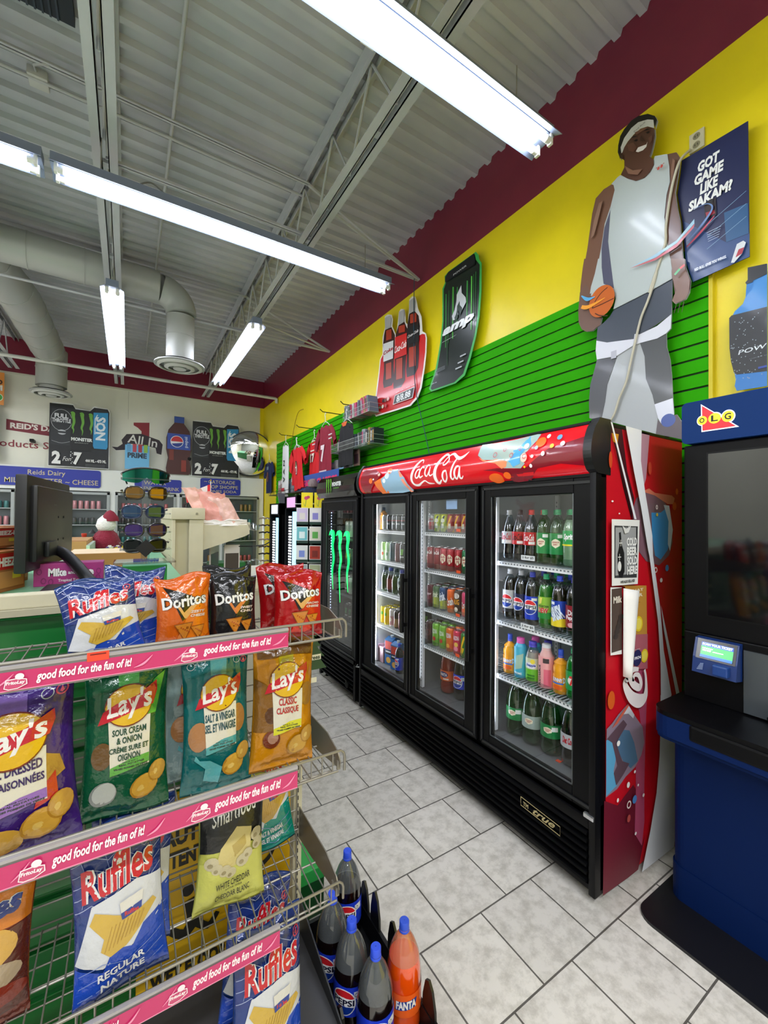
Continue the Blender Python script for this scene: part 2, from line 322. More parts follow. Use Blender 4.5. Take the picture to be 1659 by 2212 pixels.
'ck':[[3.985,3.888],[3.928,3.887],[3.844,3.85],[3.819,3.79],[3.828,3.715],[3.749,3.586],[3.721,3.683],[3.696,3.818],[3.658,3.836],[3.59,3.802],[3.573,3.719],[3.563,3.649],[3.53,3.617],[3.508,3.758],[3.502,3.868],[3.454,3.879],[3.399,3.85],[3.376,3.793],[3.352,3.71],[3.291,3.603],[3.274,3.449],[3.215,3.405],[3.201,3.356],[3.206,3.217],[3.232,3.067],[3.28,2.886],[3.339,2.803],[3.461,2.749],[3.727,2.76],[4.162,2.781],[4.215,2.834],[4.177,3.016],[4.111,3.281],[4.084,3.429],[4.026,3.472],[4.029,3.669],[3.973,3.771]],
'ckred':[[4.064,3.423],[4.016,3.458],[3.273,3.423],[3.23,3.402],[3.218,3.362],[3.224,3.224],[3.254,3.074],[3.303,2.901],[3.361,2.822],[3.477,2.767],[3.736,2.777],[4.159,2.799],[4.188,2.833],[4.15,3.009],[4.087,3.274]],
'b1':[[3.972,3.73],[3.841,3.71],[3.767,3.592],[3.774,3.457],[3.788,3.265],[3.777,3.104],[3.821,3.057],[3.989,3.072],[4.01,3.139],[3.989,3.276],[3.992,3.43],[4.018,3.572],[3.996,3.678]],
'b2':[[3.698,3.674],[3.588,3.668],[3.529,3.57],[3.527,3.419],[3.549,3.286],[3.563,3.12],[3.562,3.045],[3.636,2.989],[3.784,3.008],[3.794,3.09],[3.761,3.257],[3.773,3.408],[3.749,3.596]],
'b3':[[3.495,3.724],[3.405,3.705],[3.336,3.631],[3.311,3.513],[3.324,3.374],[3.322,3.229],[3.335,3.108],[3.388,3.051],[3.53,3.064],[3.547,3.144],[3.533,3.28],[3.527,3.419],[3.53,3.608]],
'c1':[[3.975,3.864],[3.862,3.848],[3.837,3.798],[3.85,3.713],[3.963,3.726]],
'c2':[[3.683,3.813],[3.59,3.798],[3.581,3.742],[3.592,3.665],[3.693,3.672]],
'c3':[[3.493,3.845],[3.407,3.844],[3.386,3.789],[3.397,3.702],[3.495,3.71]],
'l1':[[3.998,3.576],[3.784,3.54],[3.79,3.344],[3.991,3.368]],
'l2':[[3.749,3.561],[3.529,3.527],[3.53,3.303],[3.763,3.326]],
'l3':[[3.521,3.571],[3.319,3.543],[3.314,3.361],[3.519,3.397]],
'tl1':[[3.992,3.44],[3.788,3.482]],
'tl2':[[3.758,3.383],[3.532,3.458]],
'tl3':[[3.512,3.46],[3.322,3.49]],
'tml2':[[3.726,2.95],[3.371,2.946]],
'pbox':[[3.738,2.923],[3.374,2.924],[3.407,2.817],[3.777,2.83]],
'tpr':[[3.728,2.848],[3.416,2.894]],
'dots':[[3.977,2.921],[3.929,2.915],[3.873,2.917],[4.04,2.859],[3.981,2.856],[3.919,2.852]],
'hl0':[[3.946,3.334],[3.834,3.319],[3.831,3.14],[3.943,3.151]],
'hl1':[[3.736,3.317],[3.616,3.298],[3.612,3.078],[3.732,3.092]],
'hl2':[[3.494,3.361],[3.377,3.338],[3.374,3.137],[3.491,3.155]],
'hl3':[[3.943,3.709],[3.832,3.686],[3.83,3.576],[3.941,3.596]],
'hl4':[[3.69,3.66],[3.571,3.633],[3.57,3.557],[3.688,3.583]],
'hl5':[[3.475,3.698],[3.366,3.671],[3.365,3.579],[3.474,3.604]],
'w0':[[2.135,1.952,3],[2.141,1.973,5],[2.17,1.971,9],[2.211,1.939,13],[2.241,1.891,15],[2.249,1.849,13],[2.23,1.82,9],[2.187,1.815,8],[2.143,1.829,6],[2.108,1.837,5],[2.076,1.82,6],[2.025,1.815,2]],
'w1':[[2.159,1.917,5],[2.185,1.908,7],[2.202,1.88,8],[2.197,1.861,6],[2.176,1.865,6],[2.156,1.892,6],[2.159,1.917,4]],
'w2':[[2.107,1.918,6],[2.126,1.927,6],[2.147,1.91,8],[2.159,1.881,9],[2.151,1.861,7],[2.119,1.87,3]],
'w3':[[2.053,1.929,5],[2.073,1.931,6],[2.092,1.909,8],[2.097,1.879,8],[2.082,1.863,5],[2.061,1.884,4],[2.045,1.919,5],[2.053,1.89,8],[2.055,1.872,7],[2.041,1.864,5],[2.017,1.873,3]],
'w4':[[2.012,1.934,5],[1.981,1.934,5]],
'w5':[[1.879,1.957,5],[1.891,1.974,7],[1.918,1.981,10],[1.956,1.953,13],[1.987,1.913,16],[2.0,1.864,18],[1.99,1.823,15],[1.971,1.815,8],[1.944,1.831,5]],
'w6':[[1.879,1.957,5],[1.875,1.941,6],[1.896,1.922,6],[1.917,1.917,5],[1.921,1.928,4],[1.907,1.948,4],[1.876,1.972,6],[1.845,1.977,9],[1.809,1.954,12],[1.779,1.943,12],[1.745,1.953,9],[1.717,1.974,2]],
'w7':[[1.89,1.882,6],[1.914,1.877,8],[1.928,1.851,9],[1.924,1.822,8],[1.909,1.821,6],[1.888,1.844,6],[1.89,1.882,4]],
'w8':[[1.799,1.949,5],[1.823,1.918,8],[1.846,1.872,9],[1.853,1.838,9],[1.843,1.827,6],[1.828,1.836,3]],
'w9':[[1.777,1.896,6],[1.798,1.895,8],[1.816,1.869,9],[1.818,1.839,9],[1.805,1.828,6],[1.783,1.853,5],[1.769,1.895,5],[1.776,1.859,9],[1.778,1.832,8],[1.763,1.828,5],[1.749,1.84,3]],
'iceA':[[1.658,2.007],[1.563,2.001],[1.436,1.998],[1.294,2.006],[1.271,2.002],[1.28,1.971],[1.321,1.926],[1.362,1.898],[1.334,1.866],[1.362,1.846],[1.435,1.853],[1.465,1.856],[1.529,1.905],[1.613,1.915],[1.657,1.945]],
'iceB':[[1.563,1.999],[1.421,1.998],[1.335,1.999],[1.294,1.984],[1.362,1.909],[1.383,1.854],[1.427,1.876],[1.497,1.926],[1.546,1.95]],
'iceO':[[1.579,1.904],[1.513,1.909],[1.443,1.889],[1.45,1.861],[1.481,1.855],[1.521,1.886],[1.613,1.908],[1.648,1.931]],
'iceC':[[1.436,1.986],[1.328,2.001],[1.307,1.958],[1.362,1.909],[1.362,1.869],[1.405,1.856],[1.435,1.889],[1.406,1.932]],
'o_d0':[[1.535,1.811],[1.488,1.807],[1.535,1.836]],
'o_d1':[[1.455,1.819],[1.432,1.818],[1.455,1.836]],
'o_d2':[[1.251,1.958],[1.223,1.954],[1.251,1.982]],
'o_d3':[[1.216,1.982],[1.206,1.981],[1.216,1.992]],
'o_d4':[[1.154,1.967],[1.141,1.965],[1.154,1.979]],
'o_d5':[[1.185,1.931],[1.174,1.93],[1.185,1.941]],
'o_d6':[[1.131,1.934],[1.119,1.932],[1.131,1.945]],
'o_d7':[[1.268,1.934],[1.259,1.933],[1.268,1.943]],
'o_d8':[[1.228,1.901],[1.218,1.899],[1.228,1.912]],
'o_d9':[[1.287,1.895],[1.279,1.894],[1.287,1.903]],
'o_d10':[[1.296,1.851],[1.288,1.85],[1.296,1.86]],
'o_d11':[[1.326,1.95],[1.311,1.948],[1.326,1.964]],
'o_d12':[[1.334,1.894],[1.315,1.892],[1.334,1.916]],
'o_d13':[[1.332,1.849],[1.326,1.848],[1.332,1.854]],
'dark':[[1.612,1.858],[1.512,1.861],[1.405,1.847],[1.327,1.848],[1.267,1.886],[1.204,1.922],[1.087,1.941],[1.012,1.954],[1.002,1.889],[1.004,1.821],[1.143,1.846],[1.267,1.837],[1.333,1.787],[1.434,1.782],[1.481,1.834],[1.528,1.847]],
'jL':[[2.948,1.985],[2.748,1.966],[2.632,1.921],[2.77,1.847],[2.867,1.791],[2.944,1.794],[2.968,1.897]],
'jI':[[2.643,1.886],[2.504,1.944],[2.423,1.942],[2.335,1.874],[2.287,1.786],[2.42,1.776],[2.63,1.782]],
'jO':[[2.746,1.87],[2.632,1.897],[2.545,1.925],[2.609,1.861],[2.597,1.781],[2.698,1.781]],
'jO2':[[2.423,1.936],[2.364,1.898],[2.306,1.798],[2.291,1.778],[2.324,1.777]],
'o_e0':[[2.795,1.883],[2.768,1.881],[2.795,1.904]],
'o_e1':[[2.754,1.892],[2.742,1.891],[2.754,1.899]],
'o_e2':[[2.531,1.937],[2.497,1.934],[2.531,1.958]],
'o_e3':[[2.598,1.871],[2.577,1.87],[2.599,1.888]],
'o_e4':[[2.673,1.922],[2.655,1.92],[2.673,1.933]],
'o_e5':[[2.556,1.903],[2.526,1.9],[2.556,1.926]],
'mnL':[[3.155,2.541]],
'side':[[1.735,2.014],[2.417,2.005],[2.417,0.734]],
'sideb':[[1.713,0.028]],
's_dark':[[1.743,2.014],[1.849,2.015],[1.896,1.816],[1.956,1.697],[1.932,1.6],[1.861,1.745],[1.804,1.904]],
's_yel':[[1.77,1.974],[1.826,1.975],[1.815,1.93],[1.781,1.939]],
's_w1':[[1.735,2.014],[1.748,2.013],[1.944,1.603],[1.926,1.603]],
's_rib':[[1.852,2.012],[1.986,2.009],[1.98,1.868],[2.018,1.726],[2.083,1.527],[2.096,1.339],[2.044,1.462],[1.981,1.659],[1.92,1.818]],
's_ribL':[[1.98,2.009],[2.088,2.005],[2.056,1.794],[2.018,1.726],[1.986,1.842]],
's_rib2':[[2.018,1.726],[2.044,1.594],[2.109,1.358],[2.157,1.186],[2.191,0.976],[2.269,0.747],[2.164,0.743],[2.161,0.913],[2.136,1.12],[2.083,1.327],[2.031,1.528],[1.999,1.659]],
's_rib3':[[2.163,1.195],[2.349,0.738],[2.316,0.738],[2.191,1.072]],
's_ice':[[1.938,1.645],[1.968,1.698],[2.031,1.726],[2.135,1.73],[2.246,1.679],[2.304,1.595],[2.311,1.488],[2.275,1.426],[2.177,1.382],[2.057,1.408],[1.981,1.464],[1.944,1.561]],
's_ice2':[[2.102,1.635],[2.19,1.636],[2.274,1.672],[2.304,1.552],[2.26,1.454],[2.19,1.409],[2.136,1.431],[2.109,1.527]],
's_iceO':[[2.018,1.732],[2.135,1.717],[2.26,1.679],[2.318,1.68],[2.333,1.71],[2.304,1.723],[2.135,1.73],[2.082,1.748]],
's_brn':[[2.031,1.673],[2.135,1.683],[2.218,1.636],[2.109,1.628],[2.116,1.527],[2.136,1.431],[2.057,1.474],[2.018,1.561]],
's_iceW':[[2.218,1.674],[2.274,1.672],[2.311,1.552],[2.282,1.447],[2.26,1.482],[2.267,1.595]],
'o_f0':[[2.246,1.366],[2.263,1.365],[2.246,1.382]],
'o_f1':[[2.188,1.311],[2.201,1.31],[2.188,1.322]],
'o_f2':[[2.12,1.365],[2.135,1.364],[2.12,1.379]],
'o_f3':[[1.766,1.679],[1.774,1.679],[1.766,1.683]],
'o_f4':[[1.819,1.627],[1.825,1.627],[1.819,1.63]],
'o_f5':[[2.129,1.661],[2.139,1.661],[2.129,1.672]],
'o_f6':[[2.146,1.626],[2.156,1.626],[2.146,1.634]],
'o_f7':[[1.749,1.856],[1.762,1.857],[1.749,1.892]],
'o_f8':[[2.341,1.744],[2.354,1.745],[2.34,1.76]],
'o_f9':[[2.315,1.67],[2.336,1.67],[2.315,1.69]],
'o_f10':[[2.075,1.842],[2.091,1.843],[2.075,1.872]],
'o_f11':[[1.756,0.834],[1.783,0.828],[1.756,0.873]],
's_C':[[1.863,0.915,10],[1.88,0.902,12],[1.863,0.899,14],[1.851,0.891,16],[1.864,0.861,22],[1.908,0.814,30],[1.97,0.785,34],[2.017,0.791,26],[2.031,0.827,14],[2.028,0.883,9],[2.017,0.917,8]],
's_o':[[1.964,0.928,10],[1.918,0.934,14],[1.893,0.914,20],[1.918,0.872,20],[1.97,0.845,18],[1.985,0.864,14],[1.964,0.901,12],[1.928,0.908,10],[1.918,0.883,10]],
's_b1':[[1.732,0.715],[1.774,0.73],[1.82,0.755],[1.898,0.784],[1.949,0.724],[2.023,0.651],[2.039,0.574],[2.013,0.526],[1.96,0.487],[1.88,0.469],[1.812,0.438],[1.727,0.431]],
's_b2':[[1.783,0.655],[1.84,0.687],[1.909,0.664],[1.95,0.599],[1.981,0.508],[1.92,0.494],[1.86,0.544],[1.802,0.613]],
's_b3':[[1.728,0.67],[1.765,0.665],[1.802,0.572],[1.784,0.525],[1.812,0.454],[1.729,0.436]],
's_b4':[[1.733,0.674],[1.859,0.724],[1.889,0.696],[1.802,0.639],[1.85,0.547],[1.909,0.519],[1.86,0.486],[1.803,0.457],[1.784,0.515],[1.812,0.538],[1.774,0.647]],
's_b5':[[1.859,0.748],[1.903,0.775],[1.949,0.724],[1.939,0.71],[1.899,0.741]],
's_bO':[[1.769,0.71],[1.821,0.744],[1.893,0.783],[1.903,0.775],[1.859,0.748],[1.811,0.72]],
's_bt':[[1.72,0.418],[1.822,0.362],[1.88,0.384],[1.95,0.409],[1.992,0.357],[2.024,0.219],[2.024,0.108],[2.057,0.151],[1.993,0.014],[1.911,0.015],[1.713,0.028]],
's_wh':[[2.159,0.771],[2.262,0.749],[2.318,0.509],[2.324,0.357],[2.318,0.138],[2.294,0.005],[1.991,0.015],[2.067,0.174],[2.122,0.324],[2.15,0.486],[2.156,0.599]],
's_wh2':[[2.375,0.487],[2.385,0.448],[2.379,0.007],[2.363,0.001]],
's_rr':[[2.318,0.509],[2.375,0.487],[2.363,0.001],[2.294,0.005],[2.318,0.138],[2.324,0.357]],
's_pur':[[1.964,0.928],[2.054,0.912],[2.066,0.763],[2.055,0.597],[2.045,0.377],[2.046,0.211],[2.024,0.108],[1.961,0.188],[1.971,0.375],[1.97,0.566],[2.023,0.606],[2.001,0.722],[1.975,0.772]],
's_pur2':[[1.986,2.006],[2.081,2.004],[2.056,1.827],[2.018,1.726],[1.993,1.79]],
'o_g0':[[1.811,0.637],[1.824,0.633],[1.811,0.649]],
'o_g1':[[1.89,0.434],[1.902,0.43],[1.89,0.447]],
'o_g2':[[1.942,0.353],[1.96,0.347],[1.942,0.371]],
'o_g3':[[1.805,0.397],[1.813,0.394],[1.805,0.406]],
'o_g4':[[1.888,0.351],[1.905,0.345],[1.888,0.368]],
'o_g5':[[1.949,0.2],[1.957,0.197],[1.949,0.207]],
'o_g6':[[1.969,0.408],[1.975,0.406],[1.969,0.414]],
'o_g7':[[1.94,0.477],[1.948,0.474],[1.94,0.484]],
'o_g8':[[1.89,0.289],[1.904,0.284],[1.89,0.305]],
'o_g9':[[2.013,0.349],[2.022,0.346],[2.013,0.357]],
'beer':[[1.741,1.602],[1.963,1.599],[1.948,1.313],[1.743,1.32]],
'beerin':[[1.758,1.575],[1.947,1.571],[1.939,1.342],[1.759,1.352]],
'btl':[[1.792,1.544],[1.807,1.547],[1.814,1.494],[1.834,1.456],[1.837,1.375],[1.817,1.348],[1.795,1.353],[1.784,1.378],[1.781,1.452],[1.797,1.494]],
'tCold':[[1.853,1.355],[1.936,1.522]],
'tIce':[[1.801,1.326],[1.915,1.338]],
'milk':[[1.743,1.313],[1.829,1.306],[1.83,1.018],[1.744,1.026]],
'tMilk':[[1.763,1.242],[1.827,1.271]],
'fkn':[[1.831,1.314],[2.041,1.297],[2.052,0.913],[1.864,0.944],[1.863,1.304]],
'flap':[[1.826,1.304],[1.924,1.287],[1.869,1.09],[1.853,0.915],[1.825,0.925]],
'tTH':[[1.892,1.277],[2.013,1.289]],
'tDER':[[1.907,1.252],[2.007,1.267]],
't20':[[1.916,1.225],[1.986,1.228]],
'tFL':[[1.878,1.019],[1.983,1.015]],
'tFKN':[[1.932,0.974],[1.985,0.987]],
'fk':[[1.956,0.98],[1.993,0.974]],
'lem':[[1.97,1.13],[2.005,1.125]],
'lem2':[[2.02,0.979],[2.051,0.974]],
'lemB':[[1.904,1.126],[1.936,1.122]],
'strw':[[1.91,1.056],[1.934,1.052]],
'pcap':[[0.747,2.795],[0.678,2.778],[0.678,2.73],[0.726,2.724],[0.729,2.717],[0.752,2.719],[0.756,2.727],[0.747,2.737]],
'pbody':[[0.726,2.724],[0.678,2.73],[0.678,2.577],[0.805,2.592],[0.797,2.608],[0.766,2.631],[0.756,2.658],[0.731,2.685],[0.726,2.708]],
'plabel':[[0.818,2.584],[0.809,2.593],[0.678,2.58],[0.679,2.284],[0.789,2.301],[0.8,2.313],[0.811,2.369],[0.817,2.436]],
'pbase':[[0.783,2.299],[0.679,2.284],[0.679,2.216],[0.79,2.223],[0.797,2.248],[0.793,2.276],[0.784,2.283]],
'tPO':[[0.783,2.392],[0.678,2.413]],
'tLQ':[[0.74,2.358],[0.678,2.359]],
'tME':[[0.709,2.302],[0.678,2.312]],
'tri':[[0.76,2.075],[0.758,1.971],[0.647,1.971]],
'tri2':[[0.756,2.065],[0.756,1.975],[0.661,1.975]],
'oo':[[0.759,2.014],[0.742,2.011],[0.759,2.032]],
'ol':[[0.716,2.015],[0.695,2.011],[0.716,2.036]],
'og':[[0.672,2.014],[0.652,2.01],[0.672,2.036]],
'win':[[0.751,1.878],[0.559,1.883],[0.56,1.209],[0.749,1.204]],
'scr':[[0.754,1.106],[0.647,1.103],[0.654,1.048],[0.761,1.049]],
'dev':[[0.776,1.117],[0.631,1.119],[0.632,0.978],[0.786,0.97]],
'shelfedge':[[0.831,1.153],[0.56,1.164]]}
# ================================================================= setting
WX=2.52; FY=9.15; CZ=4.56; LX=-5.2; BY=-4.2
def ramp_mat(name,c1,c2,scale,rough=.5,detail=4,bump=.1):
    m=bpy.data.materials.new(name); m.use_nodes=True; nt=m.node_tree; b=nt.nodes['Principled BSDF']
    tc=nt.nodes.new('ShaderNodeTexCoord'); n=nt.nodes.new('ShaderNodeTexNoise'); n.inputs['Scale'].default_value=scale; n.inputs['Detail'].default_value=detail
    r=nt.nodes.new('ShaderNodeValToRGB'); r.color_ramp.elements[0].color=lin(c1); r.color_ramp.elements[1].color=lin(c2); r.color_ramp.elements[0].position=.35; r.color_ramp.elements[1].position=.65
    nt.links.new(tc.outputs['Object'],n.inputs['Vector']); nt.links.new(n.outputs['Fac'],r.inputs['Fac']); nt.links.new(r.outputs['Color'],b.inputs['Base Color'])
    bp=nt.nodes.new('ShaderNodeBump'); bp.inputs['Strength'].default_value=bump; bp.inputs['Distance'].default_value=.01; nt.links.new(n.outputs['Fac'],bp.inputs['Height']); nt.links.new(bp.outputs['Normal'],b.inputs['Normal'])
    b.inputs['Roughness'].default_value=rough; return m
# floor tiles in running bond
fm=bpy.data.materials.new('floor_tiles'); fm.use_nodes=True; nt=fm.node_tree; b=nt.nodes['Principled BSDF']
tc=nt.nodes.new('ShaderNodeTexCoord'); mp=nt.nodes.new('ShaderNodeMapping'); mp.vector_type='POINT'
T_=.3034; mp.inputs['Location'].default_value=(-1.090/T_+40,-.9266/T_+40,0); mp.inputs['Scale'].default_value=(1/T_,1/T_,1)
br=nt.nodes.new('ShaderNodeTexBrick'); br.offset=.5; br.offset_frequency=2; br.inputs['Scale'].default_value=1; br.inputs['Mortar Size'].default_value=.011; br.inputs['Mortar Smooth'].default_value=.1
br.inputs['Brick Width'].default_value=1; br.inputs['Row Height'].default_value=1; br.inputs['Color1'].default_value=lin('#dad5cb'); br.inputs['Color2'].default_value=lin('#cfcac1'); br.inputs['Mortar'].default_value=lin('#5f5b55')
n1=nt.nodes.new('ShaderNodeTexNoise'); n1.inputs['Scale'].default_value=17; n1.inputs['Detail'].default_value=8; n1.inputs['Roughness'].default_value=.7
r1=nt.nodes.new('ShaderNodeValToRGB'); r1.color_ramp.elements[0].position=.36; r1.color_ramp.elements[0].color=(.62,.61,.58,1); r1.color_ramp.elements[1].position=.56; r1.color_ramp.elements[1].color=(1,1,1,1)
mx=nt.nodes.new('ShaderNodeMixRGB'); mx.blend_type='MULTIPLY'; mx.inputs[0].default_value=.75
nt.links.new(tc.outputs['Object'],mp.inputs[0]); nt.links.new(mp.outputs[0],br.inputs[0]); nt.links.new(tc.outputs['Object'],n1.inputs['Vector']); nt.links.new(n1.outputs['Fac'],r1.inputs['Fac'])
nt.links.new(br.outputs['Color'],mx.inputs[1]); nt.links.new(r1.outputs['Color'],mx.inputs[2]); nt.links.new(mx.outputs[0],b.inputs['Base Color'])
iv=nt.nodes.new('ShaderNodeMath'); iv.operation='SUBTRACT'; iv.inputs[0].default_value=1; nt.links.new(br.outputs['Fac'],iv.inputs[1])
bp=nt.nodes.new('ShaderNodeBump'); bp.inputs['Strength'].default_value=.5; bp.inputs['Distance'].default_value=.003; nt.links.new(iv.outputs[0],bp.inputs['Height']); nt.links.new(bp.outputs['Normal'],b.inputs['Normal'])
b.inputs['Roughness'].default_value=.42
MB().box(LX,WX+.1,BY,FY+.1,-.1,0,fm).build('floor',kind='structure')
YEL=ramp_mat('yellow_wall_paint','#f4de10','#edd80e',3,.38,bump=.12); MAR=ramp_mat('maroon_wall_paint','#80243a','#781f38',3,.4,bump=.15)
w=MB(); w.box(WX,WX+.1,BY,FY+.1,0,3.975,YEL); w.box(WX,WX+.1,BY,FY+.1,3.975,CZ+.1,MAR); w.build('wall_right',kind='structure')
FWH=ramp_mat('white_wall_board','#e4e3d4','#d9d8ca',1.2,.5)
w=MB(); w.box(LX,2.44,FY,FY+.1,0,3.975,FWH); w.box(2.44,WX,FY,FY+.1,0,3.975,YEL); w.box(LX,WX,FY,FY+.1,3.975,CZ+.1,MAR)
w.box(LX,2.44,FY-.012,FY,3.93,3.955,FWH)
for x in (-.02,-2.42): w.box(x,x+.004,FY-.001,FY,2.4,3.93,mat('#8d8c82',.6))
w.build('wall_far',kind='structure')
MB().box(LX-.1,LX,BY,FY+.1,0,CZ+.1,FWH).build('wall_left',kind='structure')
MB().box(LX,WX,BY-.1,BY,0,CZ+.1,mat('#8f938f',.6)).build('wall_back',kind='structure')
# corrugated steel deck, flutes along X
DK=ramp_mat('painted_steel_deck','#c2c4ca','#b0b2b8',1.5,.55)
vs=[];fs=[]; y=BY; prof=[]
while y<FY+.1:
    prof+= [(y,CZ+.038),(y+.085,CZ+.038),(y+.098,CZ),(y+.139,CZ)]; y+=.152
for X in (LX,WX): vs+= [(X,p[0],p[1]) for p in prof]
n=len(prof); fs=[(i,i+1,n+i+1,n+i) for i in range(n-1)]
mb=MB(); mb.add(vs,fs,DK); mb.box(LX,WX+.1,BY,FY+.1,CZ+.05,CZ+.1,DK); mb.build('ceiling',kind='structure')
# joists
JM=mat('#bcbec2',.5,var=.08,bscale=5)
def joist(x,label):
    e=empty('roof_joist',(x,0,0),label=label,cat='roof joist')
    t=MB(); 
    for s in (-1,1):
        a=s*.025; t.box(a,a+s*.05,BY,FY,CZ-.006,CZ-.001,JM); t.box(a,a+s*.006,BY,FY,CZ-.056,CZ-.001,JM)
    t.build('top_chord',e)
    t=MB()
    for s in (-1,1):
        a=s*.018; t.box(a,a+s*.055,BY,FY-.15,4.0,4.007,JM); t.box(a,a+s*.006,BY,FY-.15,4.0,4.055,JM)
    y=BY+.4
    while y<FY-.3: t.box(-.018,.018,y,y+.05,4.012,4.04,JM); y+=1.2
    t.build('bottom_chord',e)
    t=MB(); y=BY+.2; k=0
    while y+.6<FY:
        t.tube([(0,y,4.02),(0,y+.3,CZ-.02)],.0095,JM,6); t.tube([(0,y+.3,CZ-.02),(0,y+.6,4.02)],.0095,JM,6); y+=.6
    t.build('web_rods',e)
joist(-.165,'white steel joist carrying the strip light above the counter'); joist(1.30,'white steel joist nearest the yellow wall'); joist(-1.63,'white steel joist at the far left edge behind the duct'); joist(-3.1,'white steel joist left of the ducts')
# bridging between joists and wall (angles)
def bridging(y,label):
    e=empty('joist_bridging',(0,y,0),label=label,cat='bracing')
    m=MB(); m.box(-.165,WX-.02,-.02,.02,4.03,4.036,JM); m.box(-.165,WX-.02,-.003,.003,4.03,4.06,JM); m.build('lower_angle',e)
    m=MB(); m.box(-3.1,1.3,-.02,.02,4.5,4.506,JM); m.box(-3.1,1.3,-.003,.003,4.5,4.53,JM); m.build('upper_angle',e)
    m=MB(); m.tube([(1.3,0,4.5),(2.5,0,4.04)],.016,JM,6); m.tube([(1.3,-.4,4.04),(2.5,0,4.04)],.012,JM,6); m.build('wall_brace',e)
bridging(3.40,'steel brace reaching the maroon wall above the energy can sign'); bridging(5.60,'steel brace reaching the maroon wall above the shirts'); 
# pipes
PW=mat('#d3d4ce',.4)
def pipe(name,pts,r,label,cat='pipe',m=PW): return MB().tube(pts,r,m,10).build(name,label=label,cat=cat)
pipe('gas_pipe',[(-4.5,8.1,3.94),(2.46,8.1,3.94),(2.48,8.1,3.93),(2.48,8.1,3.85)],.028,'white pipe running under the joists close to the far wall')
pipe('conduit',[(.24,-2,4.52),(.24,8.6,4.52)],.013,'thin conduit on the deck between the two near joists','conduit',JM)
pipe('conduit',[(-4.5,5.5,3.985),(-1.1,5.5,3.985),(1.3,5.5,3.985)],.013,'thin pipe crossing in front of the round duct','conduit',JM)
pipe('conduit',[(-4.5,3.55,4.50),(1.3,3.55,4.50)],.011,'thin conduit tight under the deck above the long strip light','conduit',JM)
mb=MB(); mb.box(-.61,-.50,3.52,3.63,4.50,4.56,mat('#c2c3be',.5),.008); mb.tube([(-.56,3.52,4.53),(-.56,3.44,4.50),(-.50,3.40,4.50),(-.35,3.42,4.54)],.008,JM,6); mb.build('junction_box',label='square white junction box on the deck at the upper left',cat='junction box')
mb=MB(); mb.box(-1.2,-.31,2.5,3.05,4.50,4.552,mat('#2b2f3a',.8)); 
for i in range(24): mb.box(-1.2+i*.035,-1.19+i*.035,2.5,3.05,4.492,4.5,mat('#3b4150',.8))
mb.build('roof_vent',label='dark ribbed vent panel at the top left of the ceiling',cat='vent')
# black ceiling cables
MB().tube(smoothpts([(.02,3.20,3.80),(.10,3.24,3.88),(.19,3.27,3.86),(.27,3.24,3.80)],5),.005,mat('#77797a',.6),6).build('light_cable',label='grey power cable looping over the mid ceiling strip light',cat='cable')
# ducts
DM=mat('#aeb0ab',.42,.15,bump=.05,bscale=6)
def ductring(pts,r,seams=True):
    m=MB(); m.tube(pts,r,DM,28)
    L=0
    for i in range(len(pts)-1):
        a,b_=Vector(pts[i]),Vector(pts[i+1]); L=(b_-a).length; k=int(L/.42)
        for j in range(k):
            p=a+(b_-a)*((j+.5)/k); d=(b_-a).normalized()*.006; m.tube([p-d,p+d],r+.006,DM,28)
    return m
def arc(c,r,a0,a1,u,v,n=8):
    c,u,v=Vector(c),Vector(u),Vector(v); return [c+u*r*math.cos(a0+(a1-a0)*i/n)+v*r*math.sin(a0+(a1-a0)*i/n) for i in range(n+1)]
def diffuser(parent,x,y,z):
    m=MB(); m.lathe([(.15,z+.16),(.15,z+.05),(.27,z+.03),(.275,z+.015),(.25,z+.01)],DM,36,(x,y,0),caps=False)
    m.lathe([(.245,z+.03),(.245,z+.0),(.215,z-.012),(.21,z+.0),(.24,z+.02)],mat('#c4c5bf',.4),36,(x,y,0),caps=False)
    m.lathe([(.24,z+.05),(.001,z+.05)],BLACKM,36,(x,y,0),caps=False)
    m.lathe([(.165,z+.03),(.165,z-.01),(.125,z-.028),(.12,z-.015),(.16,z+.02)],mat('#c4c5bf',.4),36,(x,y,0),caps=False); m.lathe([(.07,z+.02),(.07,z-.025),(.001,z-.03)],mat('#c4c5bf',.4),36,(x,y,0),caps=False)
    m.build('diffuser',parent)
e=empty('air_duct',(0,0,0),label='round white duct branch ending in a ceiling diffuser in mid room',cat='duct')
ductring([(-1.11,5.29,4.2),(.26,5.36,4.2)],.17).build('duct_run',e)
MB().tube([(.26,5.36,4.2)]+[tuple(p) for p in arc((.26,5.38,3.96),.24,PI/2,0,(1,0,0),(0,0,1),8)],.165,DM,28).build('elbow',e)
ductring([(.5,5.42,3.95),(.5,5.45,3.5)],.15).build('drop',e); diffuser(e,.5,5.45,3.36)
e=empty('air_duct',(0,0,0),label='thick round white main duct running back to a diffuser over the dairy cooler',cat='duct')
ductring([(-1.3,1.6,4.18),(-1.3,5.3,4.18),(-1.13,6.5,4.18),(-1.08,8.2,4.14)],.21).build('duct_run',e)
ductring([(-1.06,8.35,4.2),(-1.06,8.35,3.62)],.20).build('drop',e); diffuser(e,-1.06,8.35,3.5)
